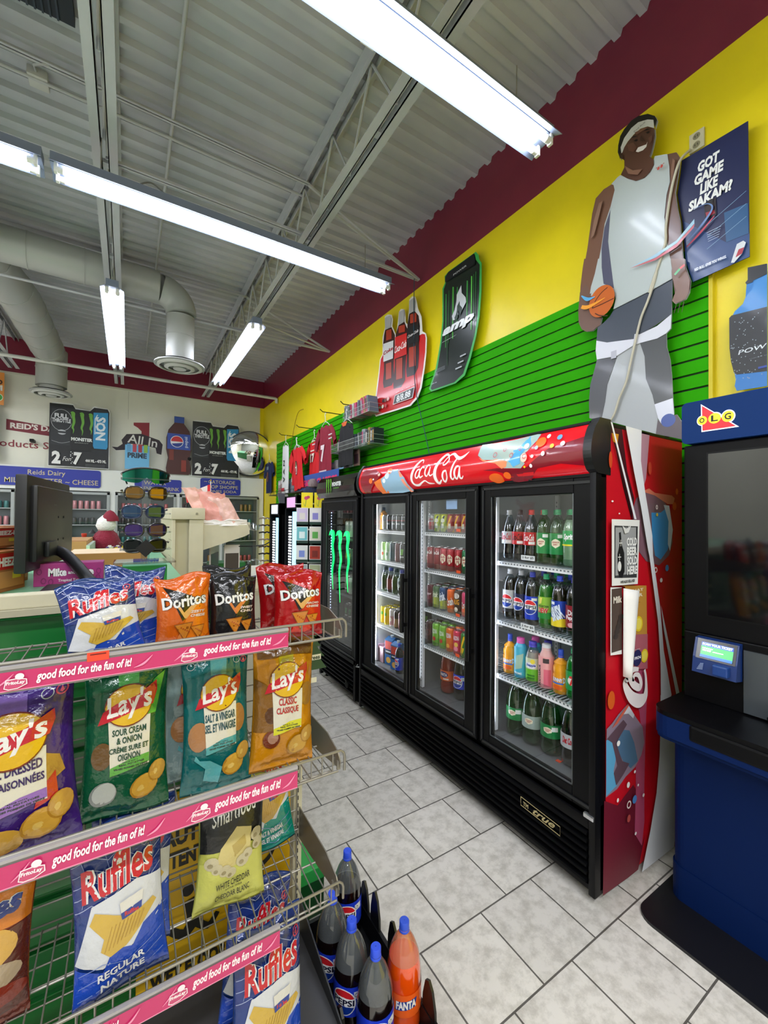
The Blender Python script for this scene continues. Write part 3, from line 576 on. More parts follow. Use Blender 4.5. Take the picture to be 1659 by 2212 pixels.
# strip lights
TUB=mat('#eef2ff',.4,emit=TUBE); RFL=mat('#727c8e',.45); SOCK=mat('#e3e3dd',.4)
def fixture(x0,y0,x1,y1,z,label,sections=1,tubes=2,w=.2,short=False):
    e=empty('strip_light',(x0,y0,z),math.atan2(y1-y0,x1-x0),label=label,cat='strip light'); L=math.hypot(x1-x0,y1-y0)
    m=MB(); h=w/2
    m.prism([(-.05,.02),(.05,.02),(.05,.085),(-.05,.085)],RFL,'x',0,L)
    m.prism([(-h,.0),(-h,-.004),(-.055,.022),(-.05,.028)],RFL,'x',0,L); m.prism([(h,.0),(h,-.004),(.055,.022),(.05,.028)],RFL,'x',0,L)
    m.build('housing',e)
    seg=L/sections; ys=(-.042,.042)
    for s in range(sections):
        for yy in ys:
            MB().tube([(s*seg+.06,yy,-.012),(s*seg+seg-.06,yy,-.012)],.0165,TUB,12).build('tube',e)
    for s in range(sections):
        for xx in (s*seg+.02,s*seg+seg-.035):
            for yy in ys: k=MB(); k.box(xx,xx+.018,yy-.014,yy+.014,-.035,.03,SOCK,.003); k.tube([(xx+.01,yy,-.012),(xx+(.045 if xx<s*seg+.1 else -.03),yy,-.012)],.018,SOCK,10); k.build('tube_holder',e)
    for q_ in (.25,L-.25): q=MB(); q.tube([(q_,0,.08),(q_,0,.32)],.004,STEEL,6); q.build('hanger_rod',e)
    return e
fixture(-.46,1.49,1.98,1.49,3.70,'long white strip light nearest the camera, across the top of the room',1); fixture(-2.95,1.49,-.50,1.49,3.70,'strip light joined to the near one, outside the frame to the left')
fixture(-.43,3.20,2.01,3.20,3.70,'lit strip light crossing mid ceiling toward the yellow wall'); fixture(-2.92,3.20,-.47,3.20,3.70,'strip light entering from the left edge, joined to the mid ceiling one')
fixture(-.155,4.58,-.155,6.98,3.70,'strip light hanging lengthwise under the joist left of the diffuser',w=.19); fixture(1.18,4.58,1.18,6.98,3.70,'strip light hanging lengthwise under the joist by the yellow wall',w=.19)
# small labels on fixtures
a=Art(); a.rect(0,0,.07,.04,'#e8e6da'); a.rect(.004,.026,.066,.036,'#7a7a78'); a.rect(.006,.008,.05,.012,'#8a8a86'); a.rect(.006,.016,.04,.019,'#8a8a86')
for x,y in ((.84,1.60),(.95,3.30)): a.build('fixture_label',lambda u,v,o,x=x,y=y:(x+u,y-.004-v,3.699-o*2+v*.3),None).__setitem__('label','small printed rating label stuck on the %s strip light'%('near' if y<2 else 'mid ceiling'))
for o in COL.objects:
    if o.name.startswith('fixture_label'): o['category']='sticker'
# slatwall
SG=mat('#34a806',.6,spec=.06,var=.05,bscale=4); GV=mat('#14300a',.7)
mb=MB(); mb.box(2.506,2.517,.91,8.1,.0,3.03,GV); z=3.03; zs=[]
k=2.821
while k>0: zs.append(k); k-=.0765
zs.insert(0,2.8975)
top=3.03
for gz in [2.9740]+zs:
    mb.box(2.495,2.51,.91,8.1,gz+.0055,top,SG); top=gz-.0055
mb.build('slatwall_panel',label='bright green grooved slatwall covering the lower right wall',cat='slatwall')
MB().box(2.49,2.52,.893,.91,0,3.03,mat('#d8c41a',.5)).build('trim_1',kind='structure')
# ================================================================= drink kinds
def cyl(R,z0=0):
    return lambda u,v,o:(-(R+o)*math.cos(u/R),-(R+o)*math.sin(u/R),z0+v)
def can_kind(h,body,draw=None,R=.0325,lid='#c9ccce',coat=.3):
    b=mat(body,.3,.25,coat)
    m=MB().lathe([(.026,0),(R-.002,.004),(R,.012),(R,h-.014),(R-.003,h-.008),(R-.006,h-.003)],b,20,caps=True)
    P=[('drink_can',m.mesh('drink_can'),-1)]
    l=MB().lathe([(R-.0065,h-.004),(R-.006,h),(R-.008,h),(R-.009,h-.004),(.001,h-.004)],mat(lid,.25,.9),20,caps=False); l.box(-.006,.010,-.004,.004,h-.003,h-.0015,mat(lid,.25,.9))
    P.append(('lid',l.mesh('lid'),0))
    if draw:
        a=Art(.35,.2); draw(a,h); P.append(('printed_label',a.mesh('printed_label',cyl(R),.0002,.012),0))
    return P
def bottle_kind(h,R,shape,liquid,level,cap,lab=None,shell='#dfe8ea',haze=0,capr=.0145,caph=.018,name='drink_bottle',opaque=False):
    """shape: list of (fraction of R, fraction of h)"""
    prof=[(a*R,b*h) for a,b in shape]
    sm=glassmat('clear_plastic_'+shell.strip('#'),shell,.10,.03,haze) if ('sh',shell,haze) not in MC else MC[('sh',shell,haze)]; MC[('sh',shell,haze)]=sm
    P=[]
    if opaque: m=MB().lathe(prof,mat(liquid,.3,0,.4),24)
    elif haze:
        cs=glassmat('clear_plastic_low','#ffffff',.08,.03) if ('sh','low') not in MC else MC[('sh','low')]; MC[('sh','low')]=cs
        lo=[p for p in prof if p[1]<level*h]; hi=[p for p in prof if p[1]>=level*h]; t=(level*h-lo[-1][1])/(hi[0][1]-lo[-1][1]); q=(lo[-1][0]+(hi[0][0]-lo[-1][0])*t,level*h)
        m=MB().lathe(lo+[q],cs,28,caps=False); m.lathe([q]+hi,sm,28,caps=False)
    else: m=MB().lathe(prof,sm,28,caps=False)
    P.append((name,m.mesh(name),-1))
    if not opaque:
        lq=[(max(r-.0015,.001),z+.0015) for r,z in prof if z<level*h]
        # interpolate the surface ring
        for i in range(len(prof)-1):
            if prof[i][1]<=level*h<prof[i+1][1]:
                t=(level*h-prof[i][1])/(prof[i+1][1]-prof[i][1]); r=prof[i][0]+(prof[i+1][0]-prof[i][0])*t; lq+= [(r-.0015,level*h),(.001,level*h)]; break
        P.append(('liquid',MB().lathe(lq,mat(liquid,.15,0,.5),28,caps=True).mesh('liquid'),0))
    k=MB(); k.lathe([(capr,h-.004),(capr,h+caph-.006),(capr*.9,h+caph-.004),(.001,h+caph-.004)],mat(cap,.4,0,.1),20,caps=False); k.lathe([(capr+.001,h-.012),(capr+.001,h-.006),(capr,h-.005)],mat(cap,.4),20,caps=False)
    P.append(('cap',k.mesh('cap'),0))
    if lab:
        z0,z1,base,draw=lab; rl=max(r for r,z in prof if z0*h-.01<=z<=z1*h+.01)+.0008
        a=Art(.35,.2); W=PI*rl; a.rect(-W,0,W,(z1-z0)*h,base)
        if draw: draw(a,(z1-z0)*h)
        P.append(('printed_label',a.mesh('printed_label',cyl(rl,z0*h),.0002,.014),0))
    return P
PET=[(.55,0),(.8,.005),(.96,.03),(1,.08),(.96,.14),(1,.24),(1,.60),(.98,.66),(.88,.76),(.66,.85),(.42,.91),(.30,.935),(.30,.965),(.30,1)]
PEP=[(.55,0),(.8,.005),(.97,.03),(1,.08),(1,.15),(.95,.25),(1,.36),(1,.62),(.97,.70),(.86,.79),(.64,.87),(.40,.925),(.29,.945),(.29,1)]
CON=[(.5,0),(.8,.005),(.95,.03),(1,.10),(.93,.22),(.90,.30),(1,.42),(1,.55),(.92,.66),(.72,.78),(.48,.88),(.34,.935),(.32,1)]
def lg_pepsi(a,h,c='#1c3fc4',x=0,s=1):
    r=h*.30*s; y=h*.48
    a.ell(x,y,r*1.1,r*1.08,'#ffffff',24)
    P=[(x+r*math.cos(t),y+r*math.sin(t)) for t in [PI*k/14 for k in range(15)]]; a.poly(P[:]+[(x-r*.9,y+r*.28),(x,y+r*.42),(x+r*.9,y+r*.28)],'#e0252f')
    P=[(x+r*math.cos(t),y+r*math.sin(t)) for t in [-PI+PI*k/14 for k in range(15)]]; a.poly(P+[(x+r*.9,y-r*.38),(x,y-r*.25),(x-r*.9,y-r*.38)],'#123a9e')
    a.rect(x-r,y-r*.32,x+r,y+r*.34,'#ffffff'); a.text('PEPSI',x-r*.95,y-r*.24,x+r*.95,y+r*.26,'#0d1030',.03)
def lg_script(txt,c,y0=.3,y1=.7,w=.026):
    return lambda a,h:a.text(txt,-w,h*y0,w,h*y1,c,.02,.45)
def lg_txt(txt,c,y0=.3,y1=.7,w=.024,rot=0,extra=None,ol=None,sh=0,b=.03):
    def f(a,h):
        if extra: extra(a,h)
        a.text(txt,-w,h*y0,w,h*y1,c,b,sh,rot,outline=ol)
    return f
def shield(a,h):
    a.poly([(-.020,h*.42),(-.022,h*.62),(-.010,h*.70),(0,h*.74),(.010,h*.70),(.022,h*.62),(.020,h*.42),(0,h*.30)],'#efe6c8'); a.text('CANADA',-.017,h*.54,.017,h*.62,'#b01c2c',.03); a.text('DRY',-.010,h*.43,.010,h*.51,'#b01c2c',.03)
def stripes(cols,dy=.3,skew=.03):
    def f(a,h):
        n=7
        for i in range(n):
            x=-.10+i*.03; a.poly([(x,0),(x+.013,0),(x+.013+skew*1.5,h*.88),(x+skew*1.5,h*.88)],cols[i%len(cols)])
    return f
def lower(c,f=.5):
    return lambda a,h:a.rect(-.1,.012,.1,h*f,c)
def both(*fs):
    def g(a,h):
        for f in fs: f(a,h)
    return g
def blob(c,y=.35,r=.013,x=0): return lambda a,h:a.ell(x,h*y,r,r*1.1,c)
K={}
K['cola_dark']=can_kind(.122,'#15171b',both(lower('#22303a',.55),lambda a,h:a.rect(-.1,h*.60,.1,h*.66,'#7a1c28'),lg_txt('PEPSI','#c9cfd6',.36,.46,.016)))
K['can_grey']=can_kind(.122,'#8a8c8c',lower('#b9b2a4',.6))
K['t_lime']=can_kind(.150,'#b7d98c',both(lower('#e7ece2',.55),blob('#d84b32')),R=.029)
K['t_mint']=can_kind(.150,'#a8c89a',both(lower('#dfe4dc',.5),blob('#3c7a46')),R=.029)
K['t_teal']=can_kind(.150,'#0c2f38',lower('#12414c',.5),R=.029)
K['t_maroon']=can_kind(.150,'#4a1119',lower('#65222a',.6),R=.029)
K['t_black']=can_kind(.150,'#0f1211',both(lg_txt('///','#7bd12c',.40,.70,.014),lg_txt('MONSTER','#d8dcd8',.26,.33,.018)),R=.029)
K['t_yellow']=can_kind(.138,'#e6cf2b',both(lower('#f2b81c',.5),blob('#3ba637',.6)),R=.029)
K['t_white_red']=can_kind(.138,'#d9d3cc',both(lower('#b8322f',.6),blob('#f1e5c9',.4)),R=.029)
K['t_brown']=can_kind(.138,'#3b2b20',both(lower('#c7a06a',.55)),R=.029)
K['t_wine']=can_kind(.138,'#5c1f26',both(lower('#70343a',.55),blob('#9a5a5a',.6)),R=.029)
K['can_silver_red']=can_kind(.122,'#aeb1b3',both(lower('#c1272d',.55),lg_txt('Coke','#a01d26',.60,.80,.020,sh=.3)))
K['can_lime_blue']=can_kind(.122,'#c5cf2a',both(stripes(['#23395c','#8fae2b']),blob('#e8ecd8',.62,.014),lambda a,h:a.rect(-.009,h*.2,.009,h*.46,'#e4e9d2')))
K['can_stripe']=can_kind(.122,'#9a1a22',both(stripes(['#f0b51c','#9a1a22']),lambda a,h:a.rect(-.009,h*.2,.009,h*.46,'#e4d8c2')))
K['k_coke']=can_kind(.150,'#8d0f1c',lg_txt('Coca-Cola','#f1ece8',.66,.84,.027,sh=.5),R=.031)
K['k_cran']=can_kind(.150,'#a8192a',both(shield,lower('#8d1424',.25)),R=.031)
K['k_green']=can_kind(.150,'#0f6b3a',shield,R=.031)
K['x_cherry']=can_kind(.155,'#5a0d22',both(blob('#7c2038',.45,.018),lg_txt('Pepper','#e6c8cc',.50,.66,.022,sh=.3)),R=.032)
K['x_lime']=can_kind(.155,'#4f6e4a',both(lower('#b9c34e',.5),lg_txt('Brisk','#e6eecf',.5,.75,.024,sh=.3)),R=.032)
K['x_brisk']=can_kind(.155,'#173f6d',both(lower('#b9c43a',.45),lg_txt('Brisk','#dfe8f2',.42,.78,.026,20,sh=.2)),R=.032)
K['x_orange']=can_kind(.155,'#e8651c',lg_txt('Crush','#f5ece4',.30,.62,.026,15,ol='#3a2418'),R=.032)
K['x_mug']=can_kind(.155,'#3d281d',both(lambda a,h:a.ell(0,h*.78,.022,.018,'#e9e3d8'),lg_txt('MUG','#e5a02a',.42,.64,.022),blob('#e8ddc9',.22,.014)),R=.032)
K['x_pink']=can_kind(.155,'#d9426e',both(lower('#ef7f3c',.45),lg_txt('Crush','#efe6e4',.35,.62,.024,15,ol='#3a2418')),R=.032)
K['y_maroon']=can_kind(.155,'#3d1418',both(blob('#6a2a2c',.5,.02),blob('#3d1418',.5,.014)),R=.032)
K['y_green']=can_kind(.155,'#7fbf3e',both(lower('#5f9a2c',.35),lg_txt('ARIZONA','#e9f2df',.55,.75,.022),blob('#c2352c',.33,.013)),R=.032)
K['y_orange']=can_kind(.155,'#e8752a',both(lower('#d9542c',.35),lg_txt('ARIZONA','#e4eaf4',.58,.78,.022),blob('#f0b04a',.25,.013)),R=.032)
K['y_pink']=can_kind(.155,'#d62f52',both(lg_txt('ARIZONA','#f3dfe4',.60,.78,.022),blob('#f2c55a',.42,.014),blob('#f08aa0',.25,.014)),R=.032)
K['y_mix']=can_kind(.155,'#2d7c35',both(lower('#f0c419',.4),stripes(['#f0c419','#2d7c35'])),R=.032)
K['monster']=can_kind(.158,'#0e1110',both(lg_txt('///','#2f8f4a',.40,.74,.014),lg_txt('MONSTER','#c5cbc6',.26,.33,.018)),R=.032)
K['monster_g']=can_kind(.158,'#2f4d3a',both(lower('#1d3426',.5),lg_txt('///','#b9c23e',.40,.74,.014)),R=.032)
K['monster_w']=can_kind(.158,'#9aa29b',both(lg_txt('///','#5f6a62',.40,.74,.014)),R=.032)
def pepL(base): return (.30,.66,base,lambda a,h:lg_pepsi(a,h,x=-.004))
K['p_diet']=bottle_kind(.262,.040,PEP,'#14090a',.86,'#d9dbdb',(.16,.62,'#c9ccce',lambda a,h:(a.rect(-.13,0,.13,h*.16,'#23262c'),lg_pepsi(a,h*1.05,x=-.004,s=.9))))
K['p_zero']=bottle_kind(.262,.040,PEP,'#14090a',.86,'#c6c8cc',(.16,.58,'#16204a',lambda a,h:(a.rect(-.13,0,.13,h*.20,'#0b0c12'),lg_pepsi(a,h*1.05,x=-.004,s=.95))))
K['p_blue']=bottle_kind(.262,.040,PEP,'#14090a',.86,'#2a3dbb',(.12,.58,'#1c3fc4',lambda a,h:(lg_pepsi(a,h*1.1,x=-.004,s=.9),a.rect(.008,h*.82,.035,h*.93,'#e9ecf0'))))
K['p_dew']=bottle_kind(.262,.040,PEP,'#2f8a1c',.84,'#22ac72',(.20,.62,'#8fc13a',lambda a,h:(a.rect(-.13,0,.13,h*.30,'#1f8f3c'),a.text('MOUNTAIN',-.028,h*.52,.028,h*.62,'#123f1e',.03),a.text('DEW',-.028,h*.26,.028,h*.50,'#d2222c',.05,.2,outline='#f4f4ee'),a.poly([(-.02,h*.68),(-.008,h*.68),(-.002,h*.96),(-.02,h*.96)],'#e9e36a'))))
K['p_brisk']=bottle_kind(.262,.040,PEP,'#2b110a',.84,'#2c46c8',(.12,.60,'#1b3fa8',lambda a,h:(a.rect(-.13,0,.13,h*.32,'#f0d62c'),a.text('BRISK',-.032,h*.25,.032,h*.80,'#dfe9f5',.05,.1,25,outline='#10182e'),a.rect(-.03,h*.84,-.008,h*.95,'#e5eaf2'))))
K['p_pepper']=bottle_kind(.262,.040,PEP,'#200a08',.86,'#4a3fc0',(.16,.56,'#8d1a2a',lambda a,h:(a.text('Dr',-.02,h*.55,.01,h*.8,'#efe6e4',.04),a.text('Pepper',-.03,h*.3,.03,h*.55,'#efe6e4',.04),a.ell(0,h*.12,.02,.012,'#e5a3a8'))))
def cok(base,col,cap): return bottle_kind(.262,.041,CON,'#170808',.72,cap,(.34,.60,base,lambda a,h:(a.text('Coca-Cola',-.03,h*.32,.03,h*.85,col,.02,.45),a.rect(.002,h*.06,.034,h*.28,'#ece8e4'))))
K['c_diet']=cok('#b9bcbd','#c0202e','#c9cbcb'); K['c_zero']=cok('#c9121f','#1a0a0a','#1a1a1c'); K['c_red']=cok('#c8141f','#f4efec','#e0281f')
K['c_dry']=bottle_kind(.262,.041,PET,'#3c5a2c',.86,'#1fa05e',(.20,.60,'#1c8a45',lambda a,h:(shield(a,h*1.0),a.rect(.01,h*.78,.036,h*.94,'#e9ece6'))),shell='#b4d8b8')
K['c_sprite']=bottle_kind(.262,.041,PET,'#a9b8a8',.86,'#1fa05e',(.38,.66,'#12a04a',lambda a,h:(a.text('Sprite',-.028,h*.3,.028,h*.8,'#f4f6f0',.04,.2),a.rect(-.13,0,.13,h*.10,'#f0e22c'))),shell='#d9ead9')
SUN=[(.8,0),(.95,.01),(1,.05),(.95,.12),(.98,.35),(.88,.45),(1,.58),(1,.68),(.82,.74),(.90,.80),(.6,.86),(.36,.90),(.34,1)]
K['s_sunny']=bottle_kind(.185,.037,SUN,'#f0a21a',.97,'#2c50c8',(.10,.52,'#f2a01f',lambda a,h:(a.text('SUNNY',-.028,h*.55,.024,h*.78,'#eef2fa',.04,outline='#2b4aa8'),a.text('D',.026,h*.5,.038,h*.85,'#eef2fa',.04,outline='#2b4aa8'),a.rect(-.028,h*.40,.028,h*.5,'#3a6fd0'),a.ell(0,h*.2,.024,.012,'#e8641c'))),capr=.013,caph=.030,opaque=True)
K['s_prime']=bottle_kind(.195,.034,[(.85,0),(1,.02),(.92,.2),(1,.35),(.92,.5),(1,.62),(1,.78),(.8,.88),(.62,.93),(.6,1)],'#3fb6d8',1,'#ea5fb4',(.05,.85,'#49b7d4',lambda a,h:(a.poly([(-.02,h*.2),(.02,h*.3),(.03,h*.8),(-.01,h*.7)],'#a9c9b4'),a.text('PRIME',-.02,h*.06,.02,h*.14,'#e9f4f4',.03))),capr=.021,caph=.02,opaque=True)
K['s_snapple']=bottle_kind(.195,.036,[(.85,0),(1,.02),(1,.45),(.92,.5),(1,.55),(1,.68),(.75,.85),(.5,.93),(.5,1)],'#c9b7a8',.8,'#4a3fc4',(.06,.66,'#6cc22c',lambda a,h:(a.rect(-.13,h*.52,.13,h,'#cfd8b4'),a.ell(0,h*.68,.030,.016,'#eef0f4'),a.text('Snapple',-.026,h*.60,.026,h*.76,'#2b46a8',.04,.2),a.ell(.01,h*.86,.012,.012,'#f0dc3a'),a.rect(-.02,h*.2,.02,h*.28,'#2e7a1c'),a.rect(-.02,h*.08,.02,h*.16,'#2e7a1c'))),capr=.020,caph=.018)
K['s_armor']=bottle_kind(.200,.039,[(.85,0),(1,.02),(.98,.3),(.92,.4),(1,.55),(1,.70),(.82,.82),(.6,.92),(.58,1)],'#e9b3ac',1,'#dfe2e0',(.02,.80,'#f0a8a6',lambda a,h:(a.rect(.004,h*.05,.04,h*.60,'#e4667c'),a.text('BODYARMOR',-.030,h*.05,-.012,h*.72,'#1b1517',.04,0,90),a.rect(.0,h*.8,.03,h*.95,'#3a2a2c'))),capr=.022,caph=.022,opaque=True)
K['s_7up']=bottle_kind(.225,.037,PET,'#17964a',.9,'#1fa05e',(.2,.6,'#19994a',lambda a,h:(a.ell(0,h*.5,.02,.02,'#f0e9dc'),a.text('7',-.012,h*.25,.012,h*.75,'#d8302c',.05))),shell='#8fd8a4')
K['j_tea']=bottle_kind(.185,.036,[(.85,0),(1,.03),(1,.55),(.95,.62),(.7,.8),(.5,.9),(.48,1)],'#4c5a24',.75,'#23323a',None,capr=.019)
K['j_red']=bottle_kind(.185,.034,[(.85,0),(1,.03),(1,.55),(.95,.62),(.7,.8),(.5,.9),(.48,1)],'#4c0f12',.75,'#27348a',(.15,.6,'#7a3a34',None),capr=.019)
K['j_grey']=bottle_kind(.185,.035,[(.85,0),(1,.03),(1,.55),(.95,.62),(.7,.8),(.5,.9),(.48,1)],'#2a0e10',.85,'#27348a',(.35,.72,'#93a39e',lambda a,h:a.ell(0,h*.5,.014,.014,'#3c4a48')),capr=.019)
def two(liq,cap,base,draw,shell,z0=.30,z1=.52,lev=.80,haze=0): return bottle_kind(.30,.054,[(.5,0),(.8,.006),(.95,.03),(1,.10),(.98,.2),(.94,.27),(1,.33),(1,.56),(.97,.64),(.84,.76),(.6,.87),(.38,.93),(.27,.95),(.27,1)],liq,lev,cap,(z0,z1,base,draw),shell=shell,haze=haze,capr=.0155,caph=.022)
K['2_dry']=two('#1b4a1a','#1fa05e','#148040',lambda a,h:(shield(a,h*1.1),a.rect(.02,h*.55,.05,h*.88,'#e9ece6')),'#7fc08a')
K['2_drydiet']=two('#1b4a1a','#1fa05e','#9fb0a8',lambda a,h:(shield(a,h*1.1),),'#7fc08a')
K['2_coke']=two('#14090a','#c9cbcb','#c3c6c8',lambda a,h:(a.text('Diet Coke',-.03,h*.3,.03,h*.8,'#c8202c',.04,.2),),'#cfd6d6')
K['2_fanta']=two('#e0560f','#2c50c8','#ef6a1a',lambda a,h:(a.ell(0,h*.5,.036,h*.4,'#1d3c8f'),a.text('FANTA',-.030,h*.3,.030,h*.72,'#f6efe8',.04),a.rect(-.02,h*.05,.03,h*.16,'#f3a12c')),'#f6c7a4')
K['2_fantaL']=two('#a84a14','#2c50c8','#e2651c',lambda a,h:(a.ell(0,h*.6,.036,h*.3,'#1d2c6f'),a.text('FANTA',-.030,h*.45,.030,h*.75,'#f0ece8',.04),a.rect(.0,h*.1,.04,h*.24,'#e8ded0')),'#e0b090')
K['2_pepsi']=two('#120808','#2c50dc','#1c3bd0',lambda a,h:(lg_pepsi(a,h,x=-.01,s=1.35),a.rect(.022,h*.62,.05,h*.86,'#e9ecf0'),a.ring(.03,h*.74,.006,.006,.0015,'#20242c')),'#aab0b4',.26,.56)
K['P2']=two('#120808','#2c50dc','#1c3bd0',lambda a,h:(lg_pepsi(a,h,x=-.01,s=1.35),a.rect(.022,h*.62,.05,h*.86,'#e9ecf0'),a.ring(.03,h*.74,.006,.006,.0015,'#20242c')),'#9aa0a4',.26,.55,.66,.22)
K['F2']=two('#ee5208','#2c50c8','#f0611c',lambda a,h:(a.poly([(-.034,h*.30),(.03,h*.40),(.036,h*.80),(-.03,h*.70)],'#1d3c8f'),a.text('FANTA',-.032,h*.38,.032,h*.74,'#f6efe8',.05,.1,4)),'#f0b48c',.26,.48,.72,.3)
K['2_7up']=two('#1c9440','#1fa05e','#19994a',lambda a,h:(a.ell(0,h*.5,.03,.03,'#d8302c'),a.text('7UP',-.022,h*.3,.022,h*.7,'#f4f4f0',.04)),'#8fd8a4')
ORD=['leftmost','second','third','fourth','fifth','sixth','seventh','eighth']
def row(kinds,Ys,X,z,desc,where,group,cat,depth=0,dx=.075,rz=.25,jit=.004,scale=1):
    for i,(k,y) in enumerate(zip(kinds,Ys)):
        if k is None: continue
        n='leftmost' if i==0 else ORD[i]+' from left'
        place(K[k],(X+random.uniform(-jit,jit),y,z),rz+random.uniform(-.12,.12),'%s, %s, %s'%(desc[k],n,where),cat,group,scale=scale)
        for d in range(depth):
            place(K[k],(X+dx*(d+1),y+random.uniform(-.003,.003),z),rz,'%s, %s, %s row, %s'%(desc[k],n,('second','third','fourth')[d],where),cat,group,scale=scale)
# ================================================================= coolers
def att(o,e):
    o.parent=e; o.matrix_parent_inverse=e.matrix_basis.inverted(); return o
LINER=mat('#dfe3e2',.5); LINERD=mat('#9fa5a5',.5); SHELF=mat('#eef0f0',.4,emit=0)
LED=mat('#f2f8ff',.4,emit=22); LEDS=mat('#dfeaff',.4,emit=9)
def door(e,X,y0,y1,z0,z1,gy0,gy1,gz0,gz1,handle=None,hz=(.9,1.35),name='door'):
    """y0 far edge, y1 near edge; glass between gy0..gy1, gz0..gz1"""
    m=MB(); X2=X+.045
    m.box(X,X2,gy0,y0,z0,z1,BLACK,.006); m.box(X,X2,y1,gy1,z0,z1,BLACK,.006); m.box(X,X2,gy1,gy0,z0,gz0,BLACK,.004); m.box(X,X2,gy1,gy0,gz1,z1,BLACK,.004)
    b=mat('#1c1d20',.3); t=.012
    m.box(X-.006,X+.01,y0-.006-t,y0-.006,z0+.02,z1-.02,b); m.box(X-.006,X+.01,y1+.006,y1+.006+t,z0+.02,z1-.02,b)
    m.box(X-.006,X+.01,y1+.01,y0-.01,z1-.03,z1-.018,b); m.box(X-.006,X+.01,y1+.01,y0-.01,z0+.018,z0+.03,b)
    g_=mat('#74797c',.3,.8); m.box(X+.004,X+.010,gy1,gy1+.005,gz0,gz1,g_); m.box(X+.004,X+.010,gy0-.005,gy0,gz0,gz1,g_); m.box(X+.004,X+.010,gy1,gy0,gz0,gz0+.005,g_)
    d=att(m.build(name),e)
    g=MB(); g.box(X+.012,X+.018,gy1-.003,gy0+.003,gz0-.003,gz1+.003,GLASS); go=g.build('glass_pane'); go.parent=d
    if handle:
        h=MB(); h.box(X-.055,X-.03,handle-.012,handle+.012,hz[0],hz[1],mat('#050506',.3),.005)
        for zz in (hz[0]+.04,hz[1]-.06): h.box(X-.032,X,handle-.008,handle+.008,zz,zz+.025,mat('#050506',.3),.003)
        ho=h.build('door_handle'); ho.parent=d
    return d
def wire_shelf(e,X0,X1,y0,y1,z,clear=False,mt=None):
    m=MB(); mt=mt or SHELF
    m.box(X0,X0+.006,y1,y0,z-.022,z-.002,mt); m.box(X0-.004,X0,y1,y0,z-.026,z-.021,mt)
    for i in range(int((y0-y1)/.022)): y=y1+.011+i*.022; m.box(X0,X1,y-.0018,y+.0018,z-.006,z-.002,mt)
    for x in (X0+.1,X0+.25,X1-.04): m.box(x,x+.006,y1,y0,z-.012,z-.006,mt)
    y=y1+.01
    dk=mat('#70767a',.5)
    while y<y0-.01: m.box(X0-.0012,X0,y,y+.009,z-.016,z-.009,dk); y+=.02
    if clear:
        q=MB(); q.box(X0-.010,X0-.007,y1+.01,y0-.01,z-.002,z+.045,CLEAR); att(q.build('clear_front_guard'),e)
    return att(m.build('shelf'),e)
CX=1.68; Y0,Y1=3.05,1.0
ce=empty('beverage_cooler',(CX,Y1,0),label='tall three door glass front drinks cooler with a red illuminated cola header',cat='drinks cooler')
m=MB(); XB=2.42
m.box(1.73,XB,Y1,Y1+.035,.05,2.0,BLACK); m.box(1.73,XB,Y0-.035,Y0,.05,2.0,BLACK); m.box(XB-.03,XB,Y1,Y0,.05,2.0,BLACK)
m.box(1.70,XB,Y1,Y0,1.78,2.01,BLACK); m.box(1.70,XB,Y1,Y0,.05,.40,BLACKM)
m.box(1.66,1.735,Y1,Y1+.03,.03,1.80,BLACK,.006); m.box(1.66,1.735,Y0-.03,Y0,.03,1.80,BLACK,.006)
m.box(1.69,1.735,1.655,1.695,.36,1.78,BLACK); m.box(1.69,1.735,2.335,2.365,.36,1.78,BLACK)
for x in (1.76,2.34):
    for y in (Y1+.08,Y0-.08): m.lathe([(.02,0),(.02,.05)],BLACKM,12,(x,y,0))
att(m.build('cabinet'),ce)
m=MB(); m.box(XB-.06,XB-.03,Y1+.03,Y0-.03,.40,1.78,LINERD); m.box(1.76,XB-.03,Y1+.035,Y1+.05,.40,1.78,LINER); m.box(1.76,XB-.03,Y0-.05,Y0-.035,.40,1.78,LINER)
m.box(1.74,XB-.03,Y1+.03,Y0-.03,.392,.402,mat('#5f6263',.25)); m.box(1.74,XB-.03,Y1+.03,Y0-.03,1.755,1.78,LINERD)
att(m.build('liner'),ce)
m=MB()
for y in (1.665,2.345,1.09,2.98):
    for x in (1.775,2.33):
        m.box(x,x+.02,y-.012,y+.012,.41,1.75,SHELF)
        z=.45
        while z<1.72: m.box(x-.0008,x,y-.003,y+.003,z,z+.010,mat('#5c6468',.6)); z+=.025
att(m.build('shelf_standards'),ce)
m=MB(); m.box(1.745,1.76,2.985,3.005,.45,1.70,LED); m.box(1.745,1.755,1.662,1.670,.48,1.66,LEDS); m.box(1.745,1.755,2.332,2.340,.48,1.70,mat('#cfd8e4',.4,emit=1.2)); m.box(1.745,1.76,1.045,1.06,.48,1.70,mat('#e8f2ff',.4,emit=5)); att(m.build('led_strips'),ce)
door(ce,CX-.005,3.045,2.36,.36,1.785,2.885,2.42,.43,1.705,2.385,(.80,1.21))
door(ce,CX-.005,2.352,1.70,.36,1.785,2.285,1.80,.43,1.715,1.725,(.80,1.21))
door(ce,CX-.005,1.668,1.015,.36,1.785,1.605,1.115,.43,1.715,None)
S1,S2,S3=(2.965,2.385),(2.32,1.70),(1.645,1.07)
for z in (1.495,1.245,.990,.722): wire_shelf(ce,1.775,2.33,*S1,z)
for z in (1.503,1.245,.975,.720): wire_shelf(ce,1.775,2.33,*S2,z,True)
for z in (1.365,1.035,.735): wire_shelf(ce,1.775,2.33,*S3,z,True)
